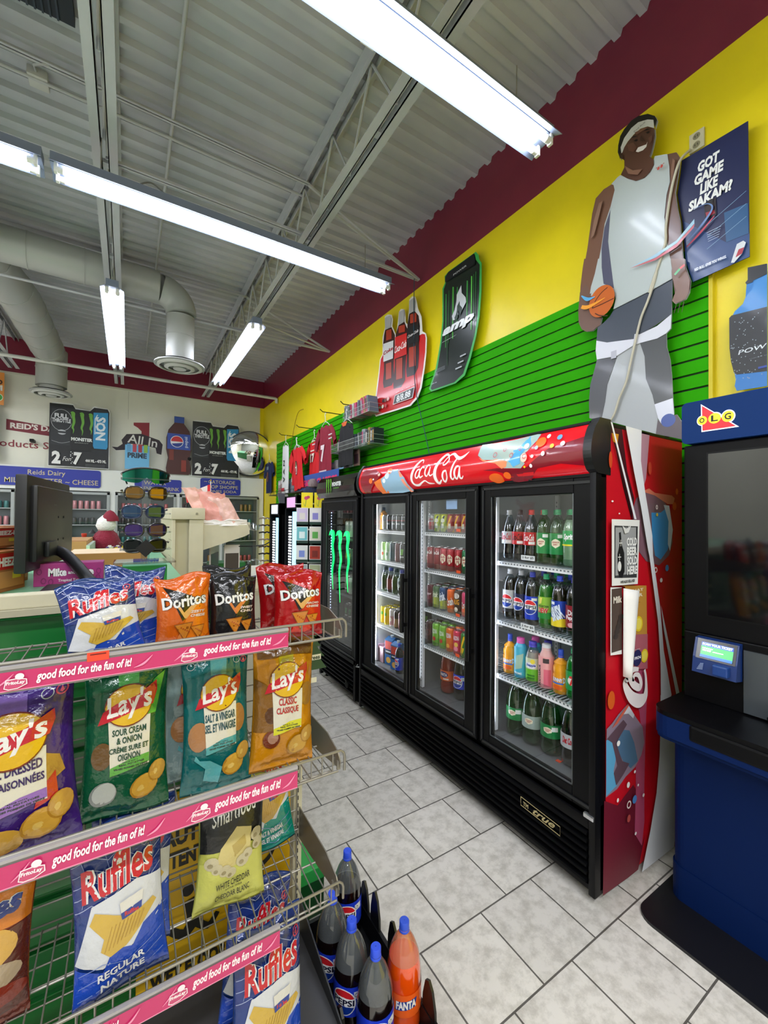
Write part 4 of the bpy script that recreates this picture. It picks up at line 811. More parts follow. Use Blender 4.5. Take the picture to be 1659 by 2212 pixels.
# louvred grille
m=MB(); m.box(1.66,1.675,Y1+.03,Y0-.03,.30,.345,BLACK,.004); m.box(1.665,1.68,Y1+.03,Y0-.03,.05,.07,BLACK); m.box(1.70,1.71,Y1+.03,Y0-.03,.05,.34,BLACKM)
for i in range(7):
    z=.075+i*.033; m.prism([(1.70,z+.024),(1.655,z+.012),(1.652,z+.004),(1.658,z),(1.70,z+.014)],BLACK,'y',Y1+.035,Y0-.035)
m.tube([(1.65,Y0-.03,.36),(1.645,Y0+.02,.35),(1.665,Y0+.03,.36)],.006,CHROME,6); m.box(1.655,1.67,Y1+.005,Y1+.05,.345,.365,CHROME,.003)
att(m.build('louvred_grille'),ce)
a=Art(.4); yl=1.36; G='#b8a878'
for p in ([(1.37,.246),(1.155,.236),(1.155,.196),(1.37,.206),(1.37,.246)],): a.stroke([(q[0],q[1],.004) for q in p],G,1,n=1)
a.text('true',1.30,.207,1.18,.235,G,.02,.5); a.text('TM',1.355,.213,1.325,.233,G,.03)
b_=a.build('maker_badge',lambda u,v,o:(1.650-o,u,v),off=.0008); att(b_,ce)
# header canopy: bulged panel with printed art
def can_x(z): t=max(0,min(1,(z-1.795)/.215)); return 1.672-.050*math.sin(PI*min(1,t*1.0)**.8)**.7 if 0<t<1 else 1.672
prof=[(can_x(1.795+.215*k/14),1.795+.215*k/14) for k in range(15)]
RED='#d30a1c'
m=MB(); redm=mat(RED,.22,0,.6,emit=.12)
vs=[];fs=[]
for (x,z) in prof: vs+= [(x,Y1+.03,z),(x,Y0-.03,z)]
fs=[(2*i,2*i+1,2*i+3,2*i+2) for i in range(14)]; m.add(vs,fs,redm,True); m.box(1.68,1.72,Y1+.03,Y0-.03,1.79,2.0,BLACK); m.box(1.665,1.74,Y1+.03,Y0-.03,2.005,2.02,BLACK,.003); m.box(1.67,1.74,Y1+.03,Y0-.03,1.783,1.796,BLACK)
can=att(m.build('header_canopy'),ce)
m=MB()
for a0,a1 in ((Y1-.005,Y1+.032),(Y0-.032,Y0+.004)):
    m=MB(); m.prism([(1.76,1.79)]+[(x-.006,z) for x,z in prof]+[(1.68,2.03),(1.76,2.03)],mat('#17181a',.35),'y',a0,a1); att(m.build('canopy_end_cap'),ce)
a=Art(.22,.6,emit=.10); WH='#f6f2f0'
def O(n,c,dst=None):
    q=TR['o_'+n]; (dst or a).ell(q[0][0],q[0][1],abs(q[1][0]-q[0][0]),abs(q[2][1]-q[0][1]),c,16)
a.poly(TR['dark'],'#7d0c22'); a.poly(TR['iceA'],'#9fb9b6'); a.poly(TR['iceO'],'#f08a5c'); a.poly(TR['iceC'],'#49a6dd'); a.poly(TR['iceB'],'#a6b9b0'); a.poly([TR['iceC'][i] for i in (1,2,3,4,5,6)],'#4fa9dd')
for n,c in (('d0','#f26a1b'),('d1','#f26a1b'),('d2','#f2701b'),('d3',WH),('d4','#6aa7e0'),('d5','#f2c81c'),('d6','#ead8dc'),('d7','#6ab4e8'),('d8',WH),('d9',WH),('d10',WH),('d11','#dfeef2'),('d12','#f2c9b4'),('d13','#f2c81c')): O(n,c)
for yy,zz,r in ((1.52,1.93,.014),(1.46,1.95,.010),(1.41,1.915,.012),(1.36,1.94,.009),(1.33,1.90,.012)): a.ring(yy,zz,r,r,.003,'#c53a4a',12)
a.poly(TR['jL'],'#8a0c1e'); a.poly(TR['jO'],'#f0761f'); a.poly(TR['jI'],'#8fb6cf'); a.poly(TR['jO2'],'#f39a7c')
for n,c in (('e0','#f2701b'),('e1',WH),('e2','#f2701b'),('e3','#e8f2f4'),('e4','#f4c4b0'),('e5','#d9eaf0')): O(n,c)
for k in range(10): a.stroke(TR['w%d'%k],WH,.0016,n=5)
o=a.build('header_print',lambda u,v,o:(can_x(v)-.001-o*1.2,u,v),off=.0004,step=.03); o.parent=can
# printed side panel
m=MB(); m.box(1.735,2.417,Y1-.002,Y1,.03,2.0,mat('#c10d20',.5,spec=.3)); m.prism([(1.735,2.0),(2.417,2.0),(2.417,2.008),(1.735,2.016)],BLACK,'y',Y1-.004,Y1+.02); sp_=att(m.build('side_panel'),ce)
a=Art(.5)
for n,c in (('s_dark','#3a0a14'),('s_yel','#c98a1a'),('s_bt','#6a0f26')): a.poly(TR[n],c)
a.poly(TR['s_pur'],'#b0486a'); a.poly(TR['s_ribL'],'#b9899a'); a.poly(TR['s_ice'],'#7c5a66'); a.poly(TR['s_iceO'],'#d9785c'); a.poly(TR['s_brn'],'#7b6068'); a.poly(TR['s_ice2'],'#3f97d4'); a.poly(TR['s_iceW'],'#dfeaf2')
a.poly(TR['s_b1'],'#8a7a8c'); a.poly(TR['s_b3'],'#5aa3cc'); a.poly(TR['s_b2'],'#4d6f8e'); a.poly(TR['s_b4'],'#5b4450'); a.poly(TR['s_b5'],'#c9ccd4'); a.poly(TR['s_bO'],'#c9604a')
for n,c in (('f0','#4c9be0'),('f1',WH),('f3',WH),('f4',WH),('f6','#e8c84a'),('f7','#c8461c'),('f8','#e8541c'),('f9','#d8461c'),('f10','#c8402c'),('f11','#d05a1c'),('g0',WH),('g1',WH),('g2','#4c86c8'),('g3',WH),('g5',WH),('g6',WH),('g7',WH),('g8','#b04a44'),('g9','#e8dede')): O(n,c)
for n in ('f2','f5','g4'): q=TR['o_'+n]; a.ring(q[0][0],q[0][1],abs(q[1][0]-q[0][0]),abs(q[2][1]-q[0][1]),.006,'#efe0d8',16)
a.stroke(TR['s_C'],'#efe6e4',.0018); a.stroke(TR['s_o'],'#efe6e4',.0018)
for n in ('s_w1','s_rib','s_rib2','s_rib3','s_wh','s_wh2'): a.poly(TR[n],'#e6e8ec')
a.poly(TR['s_rr'],'#c8101f')
o=a.build('side_print',lambda u,v,o:(u,Y1-.002-o,v),off=.0004); o.parent=sp_
# papers taped to the side
def sheet(poly,label,cat,draw,y=Y1-.022,th=.0015,base='#e9e9e4',name='poster'):
    m=MB(); m.prism([(p[0],p[1]) for p in poly],mat(base,.5),'y',y,y+th); o=m.build(name,label=label,cat=cat)
    a=Art(.5); draw(a); a.build('print',lambda u,v,oo:(u,y-oo,v),o,off=.0003); return o
def bx(n): q=TR[n]; return q[0][0],q[0][1],q[1][0],q[1][1]
def d_beer(a):
    a.poly(TR['beerin'],'#3a3c3e'); i=TR['beerin']; x0,z1,x1,z0=i[0][0]+.008,i[0][1]-.008,i[2][0]-.008,i[2][1]+.02; a.rect(x0,z0,x1,z1,'#9b9d9d'); a.poly(TR['btl'],'#17181a'); a.ell(TR['btl'][5][0]-.02,1.40,.014,.022,'#dfe0dc')
    X0,Zb,X1,Zt=bx('tCold'); h=(Zt-Zb)/4
    for k,t in enumerate(('COLD','BEER','SOLD','HERE')): a.text(t,X0,Zt-h*(k+.88),X1,Zt-h*k,'#e9eae6',.05,outline='#55585a',ow=.03)
    x,z,xx,zz=bx('tIce'); a.text('WE ALSO SELL ICE!',x,z,xx,zz,'#17181a',.04)
    for sx,sz in ((1.80,1.50),(1.79,1.44),(1.86,1.56)): a.stroke([(sx-.012,sz,.003),(sx+.012,sz,.003)],'#f0f0ea',n=1); a.stroke([(sx,sz-.014,.003),(sx,sz+.014,.003)],'#f0f0ea',n=1)
    a.poly([(1.81,1.575),(1.84,1.56),(1.88,1.575),(1.86,1.545),(1.83,1.54)],'#d9dad6')
sheet(TR['beer'],'white printed poster with a dark bottle taped high on the red cooler side','poster',d_beer)
def d_milk(a):
    p=TR['milk']; a.rect(p[0][0]+.006,p[3][1]+.010,p[1][0],p[0][1]-.008,'#4b3a33'); x,z,xx,zz=bx('tMilk'); a.text('Milk',x,z,xx,zz,'#e8ded0',.03)
    for k in range(5): a.ell(1.78+.01*k,1.10+.02*k,.02,.012,'#2f221e')
sheet(TR['milk'],'brown poster partly hidden under the curled paper on the cooler side','poster',d_milk,y=Y1-.016)
def d_fkn(a):
    a.poly(TR['fkn'],'#c08a3a'); p=TR['fkn']; a.poly([p[4],p[3],p[2],(p[2][0],p[2][1]+.16),(p[4][0],p[3][1]+.15)],'#b2606c')
    for t,n,c in (('THAT','tTH','#f0e2c4'),('DER','tDER','#f0e2c4'),('R $20','t20','#7a4a26'),('FLAVOURS','tFL','#ecd0d2')): x,z,xx,zz=bx(n); a.text(t,x,z,xx,zz,c,.03)
    for n,c in (('lem','#e8c822'),('lem2','#e8c822'),('lemB','#d9b81c')): q=TR[n]; r=abs(q[1][0]-q[0][0]); a.ell(q[0][0],q[0][1],r,r,c); a.ell(q[0][0],q[0][1],r*.75,r*.75,'#f0dc5a')
    q=TR['fk']; r=abs(q[1][0]-q[0][0]); a.ell(q[0][0],q[0][1],r,r,'#2b2a5a'); x,z,xx,zz=bx('tFKN'); a.text('FKN',x,z,xx,zz,'#f4f0f4',.04)
    q=TR['strw']; a.ell(q[0][0],q[0][1],.018,.024,'#c8281f')
    q=TR['lemB']; a.ring(q[0][0]-.012,q[0][1],.04,.05,.007,'#1c1a1a')
sheet(TR['fkn'],'orange and pink flavours poster with a lemon slice on the cooler side','poster',d_fkn,y=Y1-.013,base='#c99a5a')
# curled flap
m=MB(); f=TR['flap']; n=8; vs=[];fs=[]
for i in range(n+1):
    t=i/n; L=(f[0][0]*(1-t)+f[4][0]*t,f[0][1]*(1-t)+f[4][1]*t); Rr=(f[1][0]*(1-t)+f[3][0]*t,f[1][1]*(1-t)+f[3][1]*t)
    for j in range(7):
        s=j/6; x=L[0]+(Rr[0]-L[0])*s; z=L[1]+(Rr[1]-L[1])*s; vs.append((x,Y1-.024-.028*math.sin(PI*s*.8),z))
for i in range(n):
    for j in range(6): k=i*7+j; fs.append((k,k+1,k+8,k+7))
m.add(vs,fs,mat('#e9e7e2',.5),True); o=m.build('curled_paper',label='white back of a curled loose poster strip hanging on the cooler side',cat='paper'); 
md=o.modifiers.new('s','SOLIDIFY'); md.thickness=.001
# contents
D=dict(cola_dark='black cola can',can_grey='grey topped can',t_lime='lime and white slim can',t_mint='pale green slim can',t_teal='dark teal slim can',t_maroon='maroon slim can',t_black='black energy slim can',t_yellow='yellow and green can',t_white_red='white and red can',t_brown='brown and tan can',t_wine='wine coloured can',
 can_silver_red='silver and red can',can_lime_blue='lime and navy striped can',can_stripe='red and yellow striped can',k_coke='dark red cola tall can',k_cran='red cranberry ginger ale can',k_green='green ginger ale can',x_cherry='dark cherry tall can',x_lime='green lemon iced tea tall can',x_brisk='blue and yellow iced tea tall can',x_orange='orange soda tall can',x_mug='brown root beer tall can',x_pink='pink soda tall can',
 y_maroon='dark maroon tall can',y_green='bright green tall can',y_orange='orange tall can',y_pink='pink tall can',y_mix='green and yellow tall can',p_diet='silver labelled cola bottle',p_zero='black labelled cola bottle',p_blue='blue labelled cola bottle',p_dew='green citrus soda bottle',p_brisk='iced tea bottle with slanted lettering',p_pepper='dark red labelled soda bottle',
 c_diet='grey labelled cola bottle',c_zero='red labelled black capped cola bottle',c_red='red capped cola bottle',c_dry='green labelled ginger ale bottle',c_sprite='clear lemon soda bottle',s_sunny='orange drink bottle',s_prime='blue pink capped bottle',s_snapple='purple capped bottle',s_armor='pink white capped bottle',s_7up='green soda bottle',
 j_tea='dark capped tea bottle',j_red='red juice bottle',j_grey='dark juice bottle with a grey label')
D['2_dry']='large green labelled ginger ale bottle'; D['2_drydiet']='large silver labelled ginger ale bottle'; D['2_coke']='large silver labelled cola bottle'; D['2_fantaL']='large orange soda bottle'; D['2_pepsi']='large blue labelled cola bottle'; D['2_7up']='large bright green soda bottle'
gp='drinks in the three door cooler'
row(['c_diet','c_zero','c_red','c_dry','c_dry','c_sprite'],[1.612,1.537,1.460,1.380,1.302,1.226],1.835,1.372,D,'top shelf, right door',gp,'bottle',1,.09)
row(['p_diet','p_zero','p_blue','p_dew','p_brisk','p_pepper'],[1.606,1.530,1.452,1.370,1.288,1.210],1.835,1.042,D,'second shelf, right door',gp,'bottle',2,.088)
row(['s_sunny','s_prime','s_snapple','s_armor','s_sunny','s_7up'],[1.605,1.528,1.450,1.368,1.286,1.212],1.835,.742,D,'third shelf, right door',gp,'bottle',0)
for k,x,y,d in (('s_prime',1.92,1.50,'pink capped bottle, second row, third shelf, right door'),('s_snapple',1.92,1.42,'purple capped bottle, second row, third shelf, right door')): place(K[k],(x,y,.742),.2,d,'bottle',gp)
row(['2_dry','2_drydiet','2_dry','2_coke'],[1.585,1.475,1.362,1.245],1.87,.404,D,'cooler floor, right door',gp,'bottle',0)
row(['can_silver_red','can_lime_blue','can_lime_blue','can_stripe','can_stripe','can_stripe'],[2.30,2.232,2.164,2.096,2.028,1.960],1.83,1.507,D,'top shelf, middle door',gp,'can',1)
row(['k_coke','k_coke','k_cran','k_cran','k_cran','k_green'],[2.31,2.238,2.166,2.094,2.022,1.952],1.83,1.249,D,'second shelf, middle door',gp,'can',1)
row(['x_cherry','x_lime','x_brisk','x_orange','x_mug','x_pink'],[2.31,2.238,2.166,2.094,2.022,1.952],1.83,.979,D,'third shelf, middle door',gp,'can',2)
row(['y_maroon','y_green','y_green','y_orange','y_pink','y_mix'],[2.31,2.238,2.166,2.094,2.022,1.952],1.83,.724,D,'fourth shelf, middle door',gp,'can',1)
row(['2_fantaL','2_pepsi','2_7up'],[2.20,2.07,1.945],1.90,.404,D,'cooler floor, middle door',gp,'bottle',0)
row(['can_grey','cola_dark','cola_dark','cola_dark','cola_dark','cola_dark'],[2.915,2.845,2.775,2.705,2.635,2.565],1.83,1.499,D,'top shelf, left door',gp,'can',0)
row(['t_lime','t_mint','t_teal','t_maroon','t_black','t_black'],[2.94,2.87,2.80,2.73,2.66,2.59],1.83,1.249,D,'second shelf, left door',gp,'can',1,.065)
row(['j_tea','j_red','j_tea','j_grey','j_red'],[2.915,2.83,2.75,2.67,2.59],1.83,.994,D,'third shelf, left door',gp,'bottle',0)
row(['t_yellow','t_yellow','t_white_red','t_brown','t_wine','t_black'],[2.945,2.875,2.805,2.735,2.665,2.595],1.83,.726,D,'fourth shelf, left door',gp,'can',3,.065)
place(K['p_blue'],(1.84,2.955,.994),0,'small blue and white bottle, far left of the third shelf, left door','bottle',gp,scale=.6)
K['orange_toy']=bottle_kind(.17,.034,SUN,'#f59a12',.97,'#3d4a68',None,capr=.012,caph=.02,opaque=True)
place(K['orange_toy'],(1.83,2.955,1.499),0,'bright orange drink bottle at the left end of the top shelf behind the left door','bottle',gp)
def carton(x,y,z,sx,sy,h,base,panel,label,rz=.2):
    m=MB(); m.box(-sx/2,sx/2,-sy/2,sy/2,0,h,mat(base,.4,0,.2),.002); m.prism([(-sx/2,h),(sx/2,h),(0,h+.02)],mat(base,.4),'y',-sy/2,sy/2)
    o=m.build('juice_carton',loc=(x,y,z),rz=rz,label=label,cat='juice carton',group='juice cartons on the cooler floor')
    MB().lathe([(.014,h+.01),(.014,h+.032),(.001,h+.032)],mat('#dfe8ee',.4),14,(0,0,0)).build('cap',o)
    a=Art(.4); a.rect(-sy*.42,h*.62,sy*.42,h*.95,panel); a.rect(-sy*.42,h*.42,sy*.42,h*.60,'#16181c'); a.rect(-sy*.34,h*.50,sy*.34,h*.56,'#e9ecea'); a.ell(0,h*.20,sy*.3,h*.12,'#e9b04a'); a.build('print',lambda u,v,oo:(-sx/2-oo,-u,v),o)
    b=Art(.4); b.poly([(-sx*.4,h*.6),(sx*.4,h*.6),(-sx*.2,h*.95)],panel); b.ell(0,h*.2,sx*.28,h*.12,'#e8d6b4'); b.rect(-sx*.4,h*.38,sx*.4,h*.56,'#16181c'); b.build('side_print',lambda u,v,oo:(u,-sy/2-oo,v),o)
carton(1.86,2.85,.404,.09,.09,.20,'#1f67a8','#e04a3a','blue juice carton nearer the left end of the cooler floor'); carton(1.84,2.73,.404,.09,.09,.19,'#1f67a8','#d84a3a','blue juice carton further right on the cooler floor behind the left door')
m=MB(); m.box(-.06,.06,-.07,.07,0,.115,mat('#8a6a74',.5),.004); m.box(-.062,.062,-.072,.072,.112,.128,mat('#e3a8bc',.5),.003); m.build('drink_pack',loc=(1.86,2.985-.02,.404),label='pink topped shrink wrapped drink pack in the left corner of the cooler floor',cat='drink pack')
place(K['p_blue'],(1.80,2.66,.404),0,'water bottle with a blue label standing in front of the blue juice cartons','bottle',gp,scale=.8)
# price tags and notes
def tagcard(y0,y1,z0,z1,X,label,txt=None,base='#e4e8e8',col='#2a2e30',name='price_tag'):
    m=MB(); m.box(X,X+.001,y1,y0,z0,z1,mat(base,.5)); o=m.build(name,label=label,cat='price tag')
    if txt: a=Art(.5); a.text(txt,y0-.006,z0+(z1-z0)*.25,y1+.006,z1-(z1-z0)*.2,col,.03); a.build('print',onX(X),o,off=.0002)
    return o
tagcard(1.470,1.385,1.385,1.410,1.762,'white 2 for $5 price strip under the top shelf bottles','2 for $5'); tagcard(1.470,1.385,1.030,1.055,1.762,'white 2 for $5 price strip on the second shelf edge','2 for $5')
for y,z,d in ((1.955,1.515,'top'),(1.952,1.255,'second'),(1.955,.985,'third'),(1.955,.735,'fourth')): tagcard(y+.018,y-.018,z,z+.018,1.760,'small orange price sticker at the right end of the %s middle door shelf'%d,base='#f2521c')
tagcard(2.00,1.90,1.655,1.715,1.6985,'pale blue handwritten note inside the middle door glass',base='#8fb0d8')
for x,y,d in ((1.80,1.85,'behind the middle door'),(1.82,1.29,'behind the right door')): MB().box(x,x+.02,y-.012,y+.012,.403,.405,mat('#e8512c',.5)).build('price_sticker',label='fallen orange price sticker on the cooler floor '+d,cat='sticker')
# ---------------- single door energy drink cooler
me_=empty('beverage_cooler',(1.68,3.13,0),label='narrow black single door cooler with a green claw mark light, left of the red one',cat='drinks cooler')
m=MB(); m.box(1.72,2.40,3.13,3.16,.05,1.95,BLACK); m.box(1.72,2.40,3.88,3.91,.05,1.95,BLACK); m.box(2.37,2.40,3.13,3.91,.05,1.95,BLACK); m.box(1.70,2.4,3.13,3.91,1.77,1.97,BLACK); m.box(1.70,2.4,3.13,3.91,.05,.40,BLACKM)
for x in (1.74,2.34):
    for y in (3.18,3.86): m.lathe([(.02,0),(.02,.05)],BLACKM,10,(x,y,0))
att(m.build('cabinet'),me_)
m=MB(); m.box(1.75,2.37,3.16,3.88,.40,.41,mat('#404446',.3)); m.box(2.35,2.37,3.16,3.88,.4,1.77,mat('#202426',.5)); att(m.build('liner'),me_)
m=MB(); pm=[(1.70,1.78),(1.66,1.785),(1.635,1.83),(1.63,1.88),(1.645,1.94),(1.68,1.985),(1.75,1.99),(1.75,1.78)]; m.prism(pm,mat('#0c0c0f',.08,0,.8),'y',3.12,3.94); hd=att(m.build('header_canopy'),me_)
a=Art(.4)
def claw(a,x,z,s,c,dirx=-1,len3=(.9,1,.85),wig=0):
    for i,L in enumerate(len3):
        X=x+dirx*(i-1)*s*.34; pts=[(X-dirx*s*.10,z+s*.48,s*.03),(X-dirx*s*.02,z+s*.46,s*.16),(X,z+s*.30,s*.12),(X+s*.03,z+s*.05,s*.10),(X-s*.02,z-s*.20,s*.08),(X+s*.02,z-s*.35*L,s*.05),(X,z-s*.55*L,s*.01)]
        a.stroke(pts,c,1,n=4)
claw(a,3.63,1.885,.14,'#6cc41e'); a.text('MONSTER',3.555,1.885,3.36,1.925,'#dfe4e0',.05); a.text('ENERGY',3.52,1.862,3.40,1.873,'#58a81e',.03)
o=a.build('header_print',lambda u,v,oo:(1.628-oo,u,v),off=.0006); o.parent=hd
door(me_,1.675,3.905,3.135,.36,1.77,3.80,3.22,.43,1.66,None)
for z in (1.40,1.13,.86,.60): wire_shelf(me_,1.79,2.3,3.80,3.19,z,mt=mat('#2a2e30',.4))
m=MB(); 
for i in range(44): m.box(1.742,1.746,3.815,3.820,.46+i*.028,.472+i*.028,mat('#9fb0ff',.4,emit=2.5))
att(m.build('led_strips'),me_)
NEON=mat('#06d858',.4,emit=1.3)
m=MB()
for i,(dy,L) in enumerate(((.16,.60),(0,.70),(-.16,.58))):
    y=3.52+dy; pts=[(1.70,y+.09,1.42),(1.70,y+.02,1.455),(1.70,y-.005,1.39),(1.70,y+.01,1.32),(1.70,y-.02,1.2),(1.70,y+.01,1.08),(1.70,y-.01,1.5-L)]
    q=smoothpts([p+(r,) for p,r in zip(pts,(.003,.020,.014,.011,.010,.008,.002))],5); m.tube([p[:3] for p in q],[p[3] for p in q],NEON,8)
att(m.build('claw_mark_light'),me_)
gm='energy cans in the single door cooler'
EK={'monster':'black energy can','monster_g':'green energy can','monster_w':'silver energy can'}
for z,ks,w_ in ((1.404,['monster_w','monster_w','monster_g','monster_w','monster_w','monster_g'],'top shelf'),(1.134,['monster_g','monster_g','monster_w','monster_g','monster_g','monster_w'],'second shelf'),(.864,['monster','monster_w','monster','monster_g','monster','monster'],'third shelf'),(.604,['monster','monster','monster_g','monster','monster','monster_w'],'fourth shelf')):
    row(ks,[3.62-.078*i for i in range(6)],1.84,z,EK,w_+' of the narrow cooler',gm,'can',1)
m=MB()
for i in range(7): z=.07+i*.036; m.prism([(1.71,z+.026),(1.668,z+.012),(1.665,z+.004),(1.71,z+.014)],BLACK,'y',3.17,3.87)
m.box(1.67,1.68,3.14,3.9,.33,.36,BLACK); m.box(1.67,1.70,3.135,3.17,.03,.36,BLACK); m.box(1.67,1.70,3.87,3.905,.03,.36,BLACK); m.lathe([(.03,-.01),(.03,.0),(.001,0)],BLACKM,16,(1.664,3.27,.13),'x'); att(m.build('louvred_grille'),me_)
# ================================================================= wire snack rack
RX,RY=.52,1.034
rk=empty('wire_snack_rack',(RX,RY,0),label='wire shelf rack of chip bags with pink printed shelf strips in the foreground',cat='display rack')
for x,nm in ((-.012,'upright'),(-.93,'upright')):
    m=MB(); m.box(x-.015,x+.015,.325,.360,0,1.34,CREAM,.002); z=.05
    while z<1.3: m.box(x-.0022,x+.0022,.3243,.3255,z,z+.014,mat('#0c0b0a',.8)); z+=.0254
    m.build(nm,rk)
m=MB(); z=.06
while z<1.30: m.tube([(-.94,.315,z),(-.02,.315,z)],.0022,WIRE,6); z+=.05
x=-.02
while x>-.94: m.tube([(x,.312,.05),(x,.312,1.32)],.0026,WIRE,6); x-=.292
m.build('back_grid',rk)
# small shelf labels
PINK='#c02a66'
def frito(a,x,z,s):
    a.poly([(x-.5*s,z-.30*s),(x-.42*s,z+.18*s),(x+.1*s,z+.22*s),(x+.5*s,z+.12*s),(x+.52*s,z-.18*s),(x+.1*s,z-.38*s),(x-.3*s,z-.40*s)],'#f4e3ea'); a.poly([(x-.46*s,z-.27*s),(x-.38*s,z+.13*s),(x+.1*s,z+.17*s),(x+.46*s,z+.08*s),(x+.47*s,z-.15*s),(x+.1*s,z-.33*s),(x-.28*s,z-.35*s)],'#c0446f')
    a.ell(x+.18*s,z+.30*s,.20*s,.18*s,'#f4dfe8'); a.text('FritoLay',x-.40*s,z-.16*s,x+.42*s,z+.08*s,'#fbf4f6',.03,.15)
def rackshelf(zf,x0,x1,lz0,lz1,lx1,zr):
    """zf floor height, lz label strip range, lx1 its right end, zr front rim height"""
    m=MB()
    m.tube([(x0,0,zr),(x1-.012,0,zr),(x1-.003,0,zr-.008),(x1,0,zr-.018),(x1,0,zf-.004)],.0036,WIRE,8); m.tube([(x0,-.001,zf),(x1-.02,-.001,zf)],.003,WIRE,8); m.tube([(x0,.02,zf-.008),(x1-.03,.02,zf-.008)],.0026,WIRE,6)
    m.tube([(x0,.30,zf),(x1-.02,.30,zf)],.003,WIRE,6); m.tube([(x0,.15,zf-.004),(x1-.02,.15,zf-.004)],.0026,WIRE,6)
    x=x1-.035
    while x>x0: m.tube([(x,.001,zr),(x,.001,zf+.001),(x,.012,zf),(x,.305,zf+.002)],.0019,WIRE,5); x-=.031
    s=m.build('wire_shelf',rk)
    for bx in (x1-.006,x0+.006):
        b=MB(); b.prism([(.33,zf+.055),(.33,zf-.05),(.20,zf-.035),(.02,zf-.008),(.012,zf+.012),(.03,zf+.035),(.10,zf+.055)],mat('#8a857a',.35,.6),'x',bx-.0015,bx+.0015)
        for yy in (.02,.045): b.box(bx-.006,bx+.004,yy,yy+.006,zf-.012,zf+.012,WIRE)
        b.build('shelf_bracket',s)
    if lx1 is not None:
        h=MB(); h.box(x0,lx1,-.010,-.004,lz0-.004,lz1+.008,mat('#8f8c8a',.3,.2)); h.box(x0,lx1,-.012,-.002,lz1+.004,lz1+.010,mat('#a9a5a8',.3,.3)); h.build('strip_holder',s)
        a=Art(.22,.3); a.rect(x0,lz0,lx1-.001,lz1,PINK); H=lz1-lz0; y0=lz0+H*.22; y1=lz1-H*.14; P=.295
        a.rect(x0,lz0,lx1-.001,lz0+H*.05,'#ef86ae')
        e=lx1-.045
        for k in range(4):
            xe=e-k*P
            if xe-.16<x0: break
            a.text('good food for the fun of it!',xe-.155,y0,xe,y1,'#fbeef3',.028,.22)
            a.stroke([(xe+.004,lz0+H*.25,.0006),(xe+.022,lz0+H*.42,.0045),(xe+.038,lz0+H*.85,.0008)],'#f08fb4',n=5)
            a.stroke([(xe-.215,lz0+H*.25,.0006),(xe-.20,lz0+H*.55,.003),(xe-.188,lz0+H*.9,.0006)],'#f08fb4',n=5)
            frito(a,xe-.185,lz0+H*.46,H*.92)
        a.build('printed_strip',lambda u,v,o:(u,-.0125-o,v),s,off=.0003)
    return s
rackshelf(1.272,-.95,0,1.270,1.306,-.168,1.319); rackshelf(.905,-.95,0,.906,.949,-.139,.958); rackshelf(.555,-.95,0,.525,.566,-.180,.60)
m=MB(); m.box(-.94,0,.0,.32,.175,.190,mat('#3b3b3d',.4)); m.build('base_deck',rk)
b=MB(); b.prism([(.33,.30),(.33,.02),(-.05,.02),(-.055,.17),(-.03,.20)],mat('#2e2f31',.35,.4),'x',-.002,.002); b.build('base_bracket',rk)
a=Art(.5); a.rect(-.585,1.304,-.548,1.322,'#f2452a'); a.rect(-.580,1.316,-.553,1.319,'#7a1a10'); o=a.build('price_sticker',lambda u,v,oo:(RX+u,RY-.0135-oo,v),None); tag(o,'bright orange price sticker on the upper edge of the top pink strip','sticker')
# ---------------------------------------------------------------- chip bags
from mathutils import noise
def bagfn(w,h,t,seed):
    def f(u,v,side,off=0):
        """u in -1..1, v 0..1"""
        s=max(0.0,math.sin(PI*min(1,max(0,(v-.045)/.91))))
        T=t/2*(max(0,1-abs(u)**2.4))**.62*s**.42
        W=w/2*(1-.085*s**.8)+.0
        n=noise.noise(Vector((u*2.2+seed,v*3.0,seed*1.7+side*3)))*.010+noise.noise(Vector((u*6+seed,v*7,side*5)))*.0055+abs(noise.noise(Vector((u*11+seed,v*13,side*2))))*.004
        ed=(1-s)**2; n*=(.35+.9*ed)*(1-abs(u)**6)*(0.15 if (v<.04 or v>.96) else 1)
        cr=.0012*math.sin(v*h*900) if (v<.045 or v>.955) else 0
        bend=.010*math.sin(u*2.3+seed)*(ed) + .006*math.sin(seed*3+v*2)
        y=side*(T+(.0006 if 0<v<1 and abs(u)<1 else 0)+max(-T*.5,n)*(1 if 0<v<1 else 0)+off)+bend+cr
        z=v*h+.008*math.sin(u*3+seed*2)*ed*(1 if v>.5 else -.2)
        return (u*W,y,z)
    return f
